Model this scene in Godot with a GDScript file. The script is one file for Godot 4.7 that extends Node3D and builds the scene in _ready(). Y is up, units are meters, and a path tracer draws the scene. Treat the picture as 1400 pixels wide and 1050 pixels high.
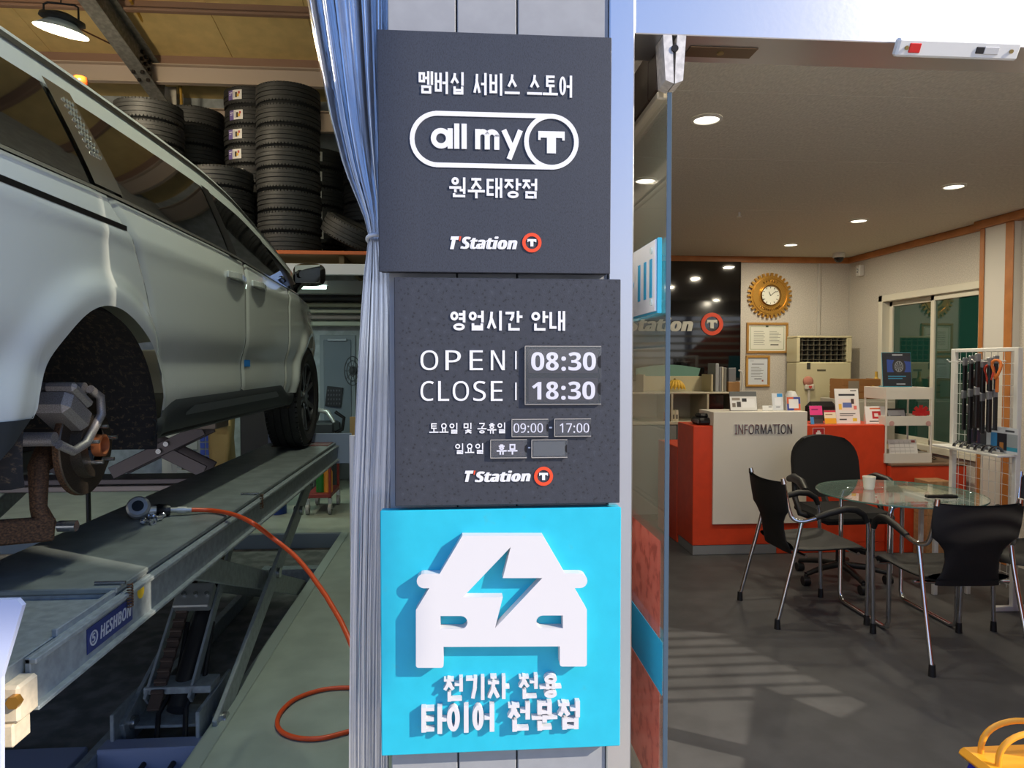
extends Node3D

# ---------------------------------------------------------------- mesh builder
class MB:
	var v := PackedVector3Array()
	var n := PackedVector3Array()
	var uv := PackedVector2Array()
	var xf := Transform3D()

	func tri(a, b, c, na, nb, nc, ua = Vector2.ZERO, ub = Vector2.ZERO, uc = Vector2.ZERO):
		a = xf * a; b = xf * b; c = xf * c
		var nx = xf.basis
		na = (nx * na).normalized(); nb = (nx * nb).normalized(); nc = (nx * nc).normalized()
		if (b - a).cross(c - a).dot(na + nb + nc) > 0.0:
			v.append(a); v.append(c); v.append(b)
			n.append(na); n.append(nc); n.append(nb)
			uv.append(ua); uv.append(uc); uv.append(ub)
		else:
			v.append(a); v.append(b); v.append(c)
			n.append(na); n.append(nb); n.append(nc)
			uv.append(ua); uv.append(ub); uv.append(uc)

	func quad(a, b, c, d, nn = null):
		var m = nn if nn != null else (b - a).cross(c - a).normalized()
		tri(a, b, c, m, m, m, Vector2(0, 1), Vector2(1, 1), Vector2(1, 0))
		tri(a, c, d, m, m, m, Vector2(0, 1), Vector2(1, 0), Vector2(0, 0))

	# chamfered box about c
	func box(c, s, ch = 0.0, bs = Basis()):
		var h = s * 0.5
		ch = min(ch, min(h.x, min(h.y, h.z)) * 0.9)
		var ax = [Vector3.RIGHT, Vector3.UP, Vector3.BACK]
		for i in 3:
			var j = (i + 1) % 3
			var k = (i + 2) % 3
			for sg in [-1.0, 1.0]:
				var o = ax[i] * h[i] * sg
				var p = ax[j] * (h[j] - ch)
				var q = ax[k] * (h[k] - ch)
				quad(c + bs * (o - p - q), c + bs * (o + p - q), c + bs * (o + p + q), c + bs * (o - p + q), bs * ax[i] * sg)
		if ch <= 0.0:
			return
		for i in 3:
			var j = (i + 1) % 3
			var k = (i + 2) % 3
			for sj in [-1.0, 1.0]:
				for sk in [-1.0, 1.0]:
					var a = ax[j] * h[j] * sj + ax[k] * (h[k] - ch) * sk
					var b = ax[j] * (h[j] - ch) * sj + ax[k] * h[k] * sk
					var e = ax[i] * (h[i] - ch)
					quad(c + bs * (a - e), c + bs * (a + e), c + bs * (b + e), c + bs * (b - e), bs * (ax[j] * sj + ax[k] * sk).normalized())
		for sx in [-1.0, 1.0]:
			for sy in [-1.0, 1.0]:
				for sz in [-1.0, 1.0]:
					var g = Vector3(sx, sy, sz)
					var a = Vector3(h.x, h.y - ch, h.z - ch) * g
					var b = Vector3(h.x - ch, h.y, h.z - ch) * g
					var d = Vector3(h.x - ch, h.y - ch, h.z) * g
					var m = bs * g.normalized()
					tri(c + bs * a, c + bs * b, c + bs * d, m, m, m)

	# box between two corners
	func bx(a, b, ch = 0.0):
		box((a + b) * 0.5, (b - a).abs(), ch)

	# flat bar from p to q: width w along side vector, thickness t
	func bar(p, q, w, t, up = Vector3.UP, ch = 0.0):
		var y = (q - p).normalized()
		var x = up.cross(y)
		if x.length() < 0.01:
			x = Vector3.RIGHT.cross(y)
		x = x.normalized()
		var z = x.cross(y).normalized()
		box((p + q) * 0.5, Vector3(w, (q - p).length(), t), ch, Basis(x, y, z))

	static func frame(d):
		var y = d.normalized()
		var r = Vector3.UP if abs(y.y) < 0.9 else Vector3.RIGHT
		var x = r.cross(y).normalized()
		return Basis(x, y, x.cross(y).normalized())

	func cyl(p, q, r, r2 = -1.0, seg = 14, caps = true):
		if r2 < 0.0:
			r2 = r
		lathe([Vector2(r, 0), Vector2(r2, (q - p).length())], p, q - p, seg, false)
		if caps:
			var b = MB.frame(q - p)
			for i in seg:
				var a0 = TAU * i / seg
				var a1 = TAU * (i + 1) / seg
				var u0 = b.x * cos(a0) + b.z * sin(a0)
				var u1 = b.x * cos(a1) + b.z * sin(a1)
				tri(p, p + u0 * r, p + u1 * r, -b.y, -b.y, -b.y)
				tri(q, q + u0 * r2, q + u1 * r2, b.y, b.y, b.y)

	# profile: Vector2(radius, height) list along axis d from o; smooth round, sharp between profile legs unless soft
	func lathe(prof, o, d, seg = 24, soft = false, a_from = 0.0, a_to = TAU):
		var b = MB.frame(d)
		var pn = []
		for i in prof.size() - 1:
			var e = prof[i + 1] - prof[i]
			pn.append(Vector2(e.y, -e.x).normalized())
		for i in prof.size() - 1:
			var m0 = pn[i]
			var m1 = pn[i]
			if soft:
				if i > 0: m0 = (pn[i - 1] + pn[i]).normalized()
				if i < pn.size() - 1: m1 = (pn[i] + pn[i + 1]).normalized()
			var p = prof[i]
			var q = prof[i + 1]
			for k in seg:
				var t0 = lerp(a_from, a_to, float(k) / seg)
				var t1 = lerp(a_from, a_to, float(k + 1) / seg)
				var u0 = b.x * cos(t0) + b.z * sin(t0)
				var u1 = b.x * cos(t1) + b.z * sin(t1)
				var A = o + u0 * p.x + b.y * p.y
				var B = o + u1 * p.x + b.y * p.y
				var C = o + u1 * q.x + b.y * q.y
				var D = o + u0 * q.x + b.y * q.y
				var nA = u0 * m0.x + b.y * m0.y
				var nB = u1 * m0.x + b.y * m0.y
				var nC = u1 * m1.x + b.y * m1.y
				var nD = u0 * m1.x + b.y * m1.y
				if p.x > 1e-6:
					tri(A, B, C, nA, nB, nC)
				if q.x > 1e-6:
					tri(A, C, D, nA, nC, nD)

	# round tube along points
	func tube(pts, r, seg = 8, closed = false):
		var N = pts.size()
		var rings = []
		var prev = Vector3.ZERO
		for i in N:
			var d
			if closed:
				d = (pts[(i + 1) % N] - pts[(i - 1 + N) % N]).normalized()
			elif i == 0:
				d = (pts[1] - pts[0]).normalized()
			elif i == N - 1:
				d = (pts[N - 1] - pts[N - 2]).normalized()
			else:
				d = ((pts[i + 1] - pts[i]).normalized() + (pts[i] - pts[i - 1]).normalized()).normalized()
			var x
			if prev == Vector3.ZERO:
				x = MB.frame(d).x
			else:
				x = (prev - d * prev.dot(d)).normalized()
			prev = x
			var z = x.cross(d)
			var ring = []
			var rr = r[i] if r is Array else r
			for k in seg:
				var u = x * cos(TAU * k / seg) + z * sin(TAU * k / seg)
				ring.append([pts[i] + u * rr, u])
			rings.append(ring)
		for i in (N if closed else N - 1):
			var A = rings[i]
			var B = rings[(i + 1) % N]
			for k in seg:
				var j = (k + 1) % seg
				tri(A[k][0], A[j][0], B[j][0], A[k][1], A[j][1], B[j][1])
				tri(A[k][0], B[j][0], B[k][0], A[k][1], B[j][1], B[k][1])
		if not closed:
			for e in [0, N - 1]:
				var d = (pts[0] - pts[1]).normalized() if e == 0 else (pts[N - 1] - pts[N - 2]).normalized()
				for k in seg:
					tri(pts[e], rings[e][k][0], rings[e][(k + 1) % seg][0], d, d, d)

	# extruded polygon: outline in x/y at z0..z1 (within xf)
	func prism(poly, z0, z1, smooth = false):
		var pp = PackedVector2Array(poly)
		var ix = Geometry2D.triangulate_polygon(pp)
		for i in range(0, ix.size(), 3):
			for zz in [z0, z1]:
				var m = Vector3(0, 0, 1 if zz == max(z0, z1) else -1)
				tri(Vector3(pp[ix[i]].x, pp[ix[i]].y, zz), Vector3(pp[ix[i + 1]].x, pp[ix[i + 1]].y, zz), Vector3(pp[ix[i + 2]].x, pp[ix[i + 2]].y, zz), m, m, m)
		var N = pp.size()
		var sg = -1.0 if Geometry2D.is_polygon_clockwise(pp) else 1.0
		for i in N:
			var a = pp[i]
			var b = pp[(i + 1) % N]
			var e = (b - a).normalized()
			var m = Vector3(e.y, -e.x, 0) * sg
			var m0 = m
			var m1 = m
			if smooth:
				var ep = (a - pp[(i - 1 + N) % N]).normalized()
				var en = (pp[(i + 2) % N] - b).normalized()
				m0 = (m + Vector3(ep.y, -ep.x, 0) * sg).normalized()
				m1 = (m + Vector3(en.y, -en.x, 0) * sg).normalized()
			var A = Vector3(a.x, a.y, z0)
			var B = Vector3(b.x, b.y, z0)
			var C = Vector3(b.x, b.y, z1)
			var D = Vector3(a.x, a.y, z1)
			tri(A, B, C, m0, m1, m1)
			tri(A, C, D, m0, m1, m0)

	# smooth sheet through a grid of points; rows of equal length; out = rough outward direction
	func sheet(g, out, closed = false):
		var R = g.size()
		var Cn = g[0].size()
		var nn = []
		for i in R:
			var row = []
			for j in Cn:
				var du = g[min(i + 1, R - 1)][j] - g[max(i - 1, 0)][j]
				var jl = (j - 1 + Cn) % Cn if closed else max(j - 1, 0)
				var jr = (j + 1) % Cn if closed else min(j + 1, Cn - 1)
				var dv = g[i][jr] - g[i][jl]
				var m = du.cross(dv)
				if m.length() < 1e-12:
					m = out if out is Vector3 else Vector3.UP
				m = m.normalized()
				if out is Vector3:
					if m.dot(out) < 0.0: m = -m
				elif out is float and out < 0.0:
					m = -m
				row.append(m)
			nn.append(row)
		for i in R - 1:
			for j in (Cn if closed else Cn - 1):
				var k = (j + 1) % Cn
				var u0 = Vector2(float(j) / (Cn - 1), float(i) / (R - 1))
				var u1 = Vector2(float(j + 1) / (Cn - 1), float(i) / (R - 1))
				var u2 = Vector2(float(j + 1) / (Cn - 1), float(i + 1) / (R - 1))
				var u3 = Vector2(float(j) / (Cn - 1), float(i + 1) / (R - 1))
				tri(g[i][j], g[i][k], g[i + 1][k], nn[i][j], nn[i][k], nn[i + 1][k], u0, u1, u2)
				tri(g[i][j], g[i + 1][k], g[i + 1][j], nn[i][j], nn[i + 1][k], nn[i + 1][j], u0, u2, u3)

	func mesh(off = Vector3.ZERO):
		var vv = v
		if off != Vector3.ZERO:
			vv = Transform3D(Basis(), -off) * v
		var a = []
		a.resize(Mesh.ARRAY_MAX)
		a[Mesh.ARRAY_VERTEX] = vv
		a[Mesh.ARRAY_NORMAL] = n
		a[Mesh.ARRAY_TEX_UV] = uv
		var m = ArrayMesh.new()
		m.add_surface_from_arrays(Mesh.PRIMITIVE_TRIANGLES, a)
		return m

# ---------------------------------------------------------------- nodes, names, labels
var taken := {}
var origin := {}

func numbered(called):
	if not taken.has(called):
		taken[called] = 0
		return called
	taken[called] += 1
	return "%s_%03d" % [called, taken[called]]

func tag(o, label, category, group = ""):
	o.set_meta("label", label)
	o.set_meta("category", category)
	if group:
		o.set_meta("group", group)
	return o

# a thing with parts; world = its parts are given in world coordinates
func thing(called, label, category, at, group = "", world = true):
	var o = Node3D.new()
	o.name = numbered(called)
	add_child(o)
	o.position = at
	origin[o] = at if world else Vector3.ZERO
	return tag(o, label, category, group)

func obj(called, mb, m, parent = null):
	var o = MeshInstance3D.new()
	var off = Vector3.ZERO
	if parent != null:
		off = origin.get(parent, Vector3.ZERO)
		o.name = called
	else:
		o.name = numbered(called)
	o.mesh = mb.mesh(off) if mb is MB else mb
	o.material_override = null
	for s in o.mesh.get_surface_count():
		o.set_surface_override_material(s, m)
	if parent != null:
		parent.add_child(o, true)
	else:
		add_child(o)
	origin[o] = off
	return o

func one(called, mb, m, label, category, group = ""):
	return tag(obj(called, mb, m), label, category, group)

func struct(called, mb, m, label = ""):
	var o = obj(called, mb, m)
	o.set_meta("kind", "structure")
	if label: o.set_meta("label", label)
	return o

func dup(root, at, turn, label = "", called = ""):
	var r = root.duplicate()
	r.name = numbered(called if called else String(root.name))
	add_child(r)
	r.position = at
	r.rotation.y = turn
	if label: r.set_meta("label", label)
	return r

func part_box(called, a, b, m, parent, ch = 0.004):
	var mb = MB.new()
	mb.bx(a, b, ch)
	return obj(called, mb, m, parent)

# ---------------------------------------------------------------- pixels to places (photo 1400 x 1050)
const FPX := 970.0
const EYE := Vector3(0, 1.47, 0)
var cam_basis: Basis

func ray(px, py):
	return cam_basis * Vector3((px - 700.0) / FPX, -(py - 525.0) / FPX, -1.0)

func pz(px, py, z):
	var d = ray(px, py)
	return EYE + d * (z / d.z)

func py_(px, py, y):
	var d = ray(px, py)
	return EYE + d * ((y - EYE.y) / d.y)

func px_(px, py, x):
	var d = ray(px, py)
	return EYE + d * (x / d.x)

# ---------------------------------------------------------------- materials
var mats := {}
var noise_tex := {}

func ntex(key, freq, cols, normal = false, seedn = 1, oct = 4, size = 512, type = FastNoiseLite.TYPE_SIMPLEX_SMOOTH, strength = 4.0):
	if noise_tex.has(key):
		return noise_tex[key]
	var f = FastNoiseLite.new()
	f.seed = seedn
	f.noise_type = type
	f.frequency = freq
	f.fractal_octaves = oct
	var t = NoiseTexture2D.new()
	t.width = size
	t.height = size
	t.seamless = true
	t.noise = f
	if normal:
		t.as_normal_map = true
		t.bump_strength = strength
	elif cols:
		var g = Gradient.new()
		g.offsets = PackedFloat32Array(cols.map(func(c): return c[0]))
		g.colors = PackedColorArray(cols.map(func(c): return c[1]))
		t.color_ramp = g
	noise_tex[key] = t
	return t

func mat(key, col, rough = 0.6, metal = 0.0, opt = {}):
	if mats.has(key):
		return mats[key]
	var m = StandardMaterial3D.new()
	m.resource_name = key
	m.albedo_color = col
	m.roughness = rough
	m.metallic = metal
	m.cull_mode = BaseMaterial3D.CULL_DISABLED
	if opt.has("tex"):
		m.albedo_texture = opt.tex
		m.uv1_triplanar = not opt.get("uv", false)
		m.uv1_world_triplanar = not opt.get("uv", false)
		m.uv1_scale = Vector3.ONE * opt.get("scale", 1.0) if not opt.get("scale", 1.0) is Vector3 else opt.scale
	if opt.has("nrm"):
		m.normal_enabled = true
		m.normal_texture = opt.nrm
		m.normal_scale = opt.get("ns", 0.5)
		if not opt.has("tex"):
			m.uv1_triplanar = true
			m.uv1_world_triplanar = true
			m.uv1_scale = Vector3.ONE * opt.get("scale", 1.0)
	if opt.has("coat"):
		m.clearcoat_enabled = true
		m.clearcoat = opt.coat
		m.clearcoat_roughness = opt.get("coat_r", 0.03)
	if opt.has("alpha"):
		m.transparency = BaseMaterial3D.TRANSPARENCY_ALPHA
		m.albedo_color.a = opt.alpha
	if opt.has("emit"):
		m.emission_enabled = true
		m.emission = opt.emit
		m.emission_energy_multiplier = opt.get("power", 1.0)
	if opt.has("back"):
		m.backlight_enabled = true
		m.backlight = opt.back
	if opt.has("rim"):
		m.rim_enabled = true
		m.rim = opt.rim
	if opt.has("spec"):
		m.metallic_specular = opt.spec
	mats[key] = m
	return m

func c8(r, g, b):
	return Color8(r, g, b)

# speckled variant of a colour: grain that belongs to the surface
func grain(key, col, amp, freq = 0.05, sd = 1, oct = 4):
	var lo = Color(col.r * (1.0 - amp), col.g * (1.0 - amp), col.b * (1.0 - amp))
	var hi = Color(min(1, col.r * (1.0 + amp)), min(1, col.g * (1.0 + amp)), min(1, col.b * (1.0 + amp)))
	return ntex(key, freq, [[0.25, lo], [0.75, hi]], false, sd, oct)

# ---------------------------------------------------------------- lettering
var fonts := {}
func font(called, w):
	var k = called + str(w)
	if not fonts.has(k):
		var f = SystemFont.new()
		f.font_names = PackedStringArray([called])
		f.font_weight = w
		fonts[k] = f
	return fonts[k]

# lettering scaled into a rectangle (x0,y0)-(x1,y1) at z..z+depth, within mb.xf; slant leans it
func letters(mb, text, x0, y0, x1, y1, z, depth, w = 700, slant = 0.0, fname = "Droid Sans"):
	var t = TextMesh.new()
	t.text = text
	t.font = font(fname, w)
	t.font_size = 64
	t.pixel_size = 0.01
	t.depth = 0.1
	t.curve_step = 2.0
	var a = t.get_mesh_arrays()
	var V = a[Mesh.ARRAY_VERTEX]
	var I = a[Mesh.ARRAY_INDEX]
	var lo = Vector3(1e9, 1e9, 1e9)
	var hi = -lo
	for p in V:
		lo = lo.min(p); hi = hi.max(p)
	var out = PackedVector3Array()
	var sl = slant * (y1 - y0)
	for p in V:
		var q = (p - lo) / (hi - lo)
		var yy = lerp(y0, y1, q.y)
		out.append(Vector3(lerp(x0, x1 - sl, q.x) + sl * q.y, yy, z + depth * q.z))
	var cnt = I.size() if I and I.size() else out.size()
	for i in range(0, cnt, 3):
		var ia = I[i] if I and I.size() else i
		var ib = I[i + 1] if I and I.size() else i + 1
		var ic = I[i + 2] if I and I.size() else i + 2
		var m = -(out[ib] - out[ia]).cross(out[ic] - out[ia])
		if m.length() < 1e-14: continue
		m = m.normalized()
		mb.tri(out[ia], out[ib], out[ic], m, m, m)

var lift_k := 0
# each stroke stands a hair prouder than the last so that crossings have one top face
var thin := 1.0
func proud():
	lift_k = (lift_k + 1) % 11
	return lift_k * 0.00009

# one stroke of a letter: a flat bar with square ends
func stroke(mb, a, b, t, z, depth):
	var e = (b - a)
	if e.length() < 1e-6: return
	e = e.normalized() * t * 0.5
	var s = Vector2(-e.y, e.x) * lerp(1.0, thin, pow(abs(e.normalized().x), 2.0))
	e *= 0.965
	var k = proud()
	mb.prism([a - e - s, b + e - s, b + e + s, a - e + s], z, z + depth + k)

func ring(mb, c, rx, ry, t, z, depth, seg = 28):
	depth += proud()
	for i in seg:
		var a0 = TAU * i / seg
		var a1 = TAU * (i + 1) / seg
		var o0 = c + Vector2(cos(a0) * (rx + t / 2), sin(a0) * (ry + t / 2))
		var o1 = c + Vector2(cos(a1) * (rx + t / 2), sin(a1) * (ry + t / 2))
		var i0 = c + Vector2(cos(a0) * (rx - t / 2), sin(a0) * (ry - t / 2))
		var i1 = c + Vector2(cos(a1) * (rx - t / 2), sin(a1) * (ry - t / 2))
		for zz in [z, z + depth]:
			mb.quad(Vector3(o0.x, o0.y, zz), Vector3(o1.x, o1.y, zz), Vector3(i1.x, i1.y, zz), Vector3(i0.x, i0.y, zz), Vector3(0, 0, 1 if zz > z else -1))
		var no = Vector3(cos((a0 + a1) / 2), sin((a0 + a1) / 2), 0)
		mb.quad(Vector3(o0.x, o0.y, z), Vector3(o1.x, o1.y, z), Vector3(o1.x, o1.y, z + depth), Vector3(o0.x, o0.y, z + depth), no)
		mb.quad(Vector3(i0.x, i0.y, z), Vector3(i1.x, i1.y, z), Vector3(i1.x, i1.y, z + depth), Vector3(i0.x, i0.y, z + depth), -no)

# strokes of the Korean consonants in a unit box, y up; a ring is [cx, cy, rx, ry]
const CONS := {
	0: [[[0, 1], [1, 1], [0.92, 0.45], [0.7, 0]]],
	2: [[[0, 1], [0, 0], [1, 0]]],
	3: [[[1, 1], [0, 1], [0, 0], [1, 0]]],
	5: [[[0, 1], [1, 1], [1, 0.5], [0, 0.5], [0, 0], [1, 0]]],
	6: [[[0, 1], [1, 1], [1, 0], [0, 0], [0, 1]]],
	7: [[[0, 1], [0, 0], [1, 0], [1, 1]], [[0, 0.55], [1, 0.55]]],
	9: [[[0.5, 1], [0.42, 0.55], [0, 0]], [[0.47, 0.62], [1, 0]]],
	11: [[0.5, 0.5, 0.5, 0.5]],
	12: [[[0, 1], [1, 1]], [[0.5, 1], [0.4, 0.5], [0, 0]], [[0.47, 0.58], [1, 0]]],
	14: [[[0.32, 1.08], [0.68, 1.08]], [[0, 0.76], [1, 0.76]], [[0.5, 0.76], [0.4, 0.4], [0, 0]], [[0.47, 0.45], [1, 0]]],
	16: [[[1, 1], [0, 1], [0, 0], [1, 0]], [[0, 0.5], [0.95, 0.5]]],
	18: [[[0.3, 1.08], [0.7, 1.08]], [[0, 0.78], [1, 0.78]], [0.5, 0.25, 0.38, 0.27]],
}
const TAILS := {1: 0, 4: 2, 8: 5, 16: 6, 17: 7, 21: 11, 23: 14}

func put_cons(mb, code, x0, y0, x1, y1, t, z, d):
	for s in CONS[code]:
		if not s[0] is Array:
			ring(mb, Vector2(lerp(x0, x1, s[0]), lerp(y0, y1, s[1])), (x1 - x0) * s[2], (y1 - y0) * s[3], t, z, d)
			continue
		for i in s.size() - 1:
			stroke(mb, Vector2(lerp(x0, x1, s[i][0]), lerp(y0, y1, s[i][1])), Vector2(lerp(x0, x1, s[i + 1][0]), lerp(y0, y1, s[i + 1][1])), t, z, d)

# one Korean syllable in the rectangle, t = stroke weight
func syllable(mb, ch, X0, Y0, X1, Y1, t, z, d):
	var n = ch.unicode_at(0) - 0xAC00
	var L = n / 588
	var V = (n / 28) % 21
	var T = n % 28
	var h = t / 2.0
	var k = h * thin
	var W = X1 - X0
	var H = Y1 - Y0
	var fx = func(a): return X0 + a * W
	var fy = func(a): return Y0 + a * H
	var tail = T > 0
	var S = func(ax, ay, bx, by): stroke(mb, Vector2(fx.call(ax), fy.call(ay)), Vector2(fx.call(bx), fy.call(by)), t, z, d)
	var tx = t / W
	var ty = t / H
	if V in [0, 1, 4, 5, 6, 20]:
		var wide = V in [1, 5]
		var xr = 0.46 if wide else (0.50 if V in [4, 6] else 0.56)
		var yb = (0.5 if tail else 0.1)
		put_cons(mb, L, fx.call(0.03) + h, fy.call(yb) + k, fx.call(xr) - h, fy.call(0.95) - k, t, z, d)
		var v0 = (0.40 if tail else 0.0) + ty / 2
		var v1 = 1.0 - ty / 2
		var mid = (v0 + v1) / 2
		match V:
			0:
				S.call(0.78, v0, 0.78, v1); S.call(0.78, mid, 0.97, mid)
			1:
				S.call(0.63, v0, 0.63, v1); S.call(0.90, v0, 0.90, v1); S.call(0.63, mid, 0.90, mid)
			4:
				S.call(0.84, v0, 0.84, v1); S.call(0.62, mid, 0.84, mid)
			5:
				S.call(0.68, v0, 0.68, v1); S.call(0.92, v0, 0.92, v1); S.call(0.52, mid, 0.68, mid)
			6:
				S.call(0.84, v0, 0.84, v1); S.call(0.60, mid + 0.11, 0.84, mid + 0.11); S.call(0.60, mid - 0.11, 0.84, mid - 0.11)
			20:
				S.call(0.82, v0, 0.82, v1)
		if tail:
			put_cons(mb, TAILS[T], fx.call(0.20) + h, fy.call(0.0) + k, fx.call(0.88) - h, fy.call(0.36) - k, t, z, d)
	elif V == 14:
		put_cons(mb, L, fx.call(0.10) + h, fy.call(0.62) + k, fx.call(0.54) - h, fy.call(1.0) - k, t, z, d)
		S.call(0.04, 0.48, 0.62, 0.48); S.call(0.33, 0.48, 0.33, 0.30)
		S.call(0.86, 0.24, 0.86, 1.0 - ty / 2); S.call(0.66, 0.36, 0.86, 0.36)
		if tail:
			put_cons(mb, TAILS[T], fx.call(0.18) + h, fy.call(0.0) + k, fx.call(0.92) - h, fy.call(0.20) - k, t, z, d)
	else:
		var yl = 0.62 if tail else 0.46
		var top = 0.92 if L in [14, 18] else 0.98
		var vb = 0.43 if tail else (0.14 if V in [8, 12, 18] else 0.32)
		put_cons(mb, L, fx.call(0.2) + h, fy.call(yl if V in [8, 12] else yl - 0.04) + k, fx.call(0.8) - h, fy.call(top) - k, t, z, d)
		S.call(0.06, vb, 0.94, vb)
		var up = yl - 0.02
		match V:
			8: S.call(0.5, vb, 0.5, up)
			12:
				S.call(0.36, vb, 0.36, up); S.call(0.64, vb, 0.64, up)
			13: S.call(0.5, vb, 0.5, vb - (0.09 if tail else 0.30))
			17:
				S.call(0.36, vb, 0.36, vb - 0.30); S.call(0.64, vb, 0.64, vb - 0.30)
		if tail:
			put_cons(mb, TAILS[T], fx.call(0.2) + h, fy.call(0.0) + k, fx.call(0.8) - h, fy.call(0.29) - k, t, z, d)

# a line of Korean in the rectangle; spaces take half a cell
func korean(mb, text, x0, y0, x1, y1, t, z, d, gap = 0.10):
	var units = 0.0
	for ch in text:
		units += 0.42 if ch == " " else 1.0
	units -= gap
	var cell = (x1 - x0) / units
	var x = x0
	for ch in text:
		if ch == " ":
			x += cell * 0.42
			continue
		syllable(mb, ch, x, y0, x + cell * (1.0 - gap), y1, t, z, d)
		x += cell

# the round T mark: orange ring and white T
func t_mark(parent, c, r, z, d, m_ring, m_t):
	var mb = MB.new()
	ring(mb, c, r * 0.83, r * 0.83, r * 0.34, z, d, 36)
	obj("logo_ring", mb, m_ring, parent)
	var tb = MB.new()
	big_t(tb, c, r * 0.92, z, d)
	obj("logo_letter", tb, m_t, parent)

func big_t(mb, c, s, z, d):
	var w = s * 0.5
	var poly = [[-1, 0.78], [1, 0.78], [1, 0.12], [0.82, 0.12], [0.82, 0.3], [0.34, 0.3], [0.34, -0.85], [-0.34, -0.85], [-0.34, 0.3], [-0.82, 0.3], [-0.82, 0.12], [-1, 0.12]]
	mb.prism(poly.map(func(p): return c + Vector2(p[0] * w, p[1] * w)), z, z + d)

# ================================================================ the scene
const ZF := -1.70        # front of the signs
const ZC := -1.745       # front of the pillar cladding
const ZW := -7.0         # back wall of the office
const XW := 4.0          # right wall of the office
const CEIL := 2.53
var SUN := Vector3(-0.060, -0.040, -0.036).normalized()

func _ready():
	cam_basis = Basis(Vector3.UP, deg_to_rad(-4.4)) * Basis(Vector3.RIGHT, deg_to_rad(-1.8))
	var cam = Camera3D.new()
	cam.name = "camera"
	add_child(cam)
	cam.transform = Transform3D(cam_basis, EYE)
	cam.fov = rad_to_deg(2.0 * atan(525.0 / FPX))
	cam.near = 0.05
	cam.far = 200.0
	cam.current = true

	var env = Environment.new()
	env.background_mode = Environment.BG_SKY
	var sky = Sky.new()
	var sm = ProceduralSkyMaterial.new()
	sm.sky_top_color = Color(0.36, 0.55, 0.84)
	sm.sky_horizon_color = Color(0.93, 0.93, 0.92)
	sm.sky_curve = 0.12
	sm.ground_bottom_color = Color(0.35, 0.33, 0.30)
	sm.ground_horizon_color = Color(0.60, 0.60, 0.60)
	sm.sky_energy_multiplier = 1.25
	sky.sky_material = sm
	env.sky = sky
	env.tonemap_mode = Environment.TONE_MAPPER_LINEAR
	env.tonemap_exposure = 1.0
	env.sdfgi_enabled = true
	env.ssao_enabled = true
	env.ssil_enabled = true
	var we = WorldEnvironment.new()
	we.name = "environment"
	we.environment = env
	add_child(we)

	var sun = DirectionalLight3D.new()
	sun.name = "sun"
	add_child(sun)
	sun.look_at_from_position(Vector3.ZERO, SUN, Vector3.UP)
	sun.light_color = Color(1.0, 0.95, 0.87)
	sun.light_energy = 1.9
	sun.light_angular_distance = 0.5
	sun.shadow_enabled = true
	sun.sky_mode = DirectionalLight3D.SKY_MODE_LIGHT_ONLY

	shell()
	facade()
	signs()
	curtain()
	glass_leaf()
	forecourt()
	garage()
	van()
	lift()
	garage_things()
	office()
	office_things()

func lamp_area(called, at, size, energy, col, down = Vector3.DOWN):
	var l = AreaLight3D.new()
	l.name = called
	add_child(l)
	l.area_size = size
	l.light_energy = energy
	l.light_color = col
	l.shadow_enabled = true
	l.area_range = 20.0
	l.look_at_from_position(at, at + down, Vector3.FORWARD if abs(down.y) > 0.9 else Vector3.UP)
	return l

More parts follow.
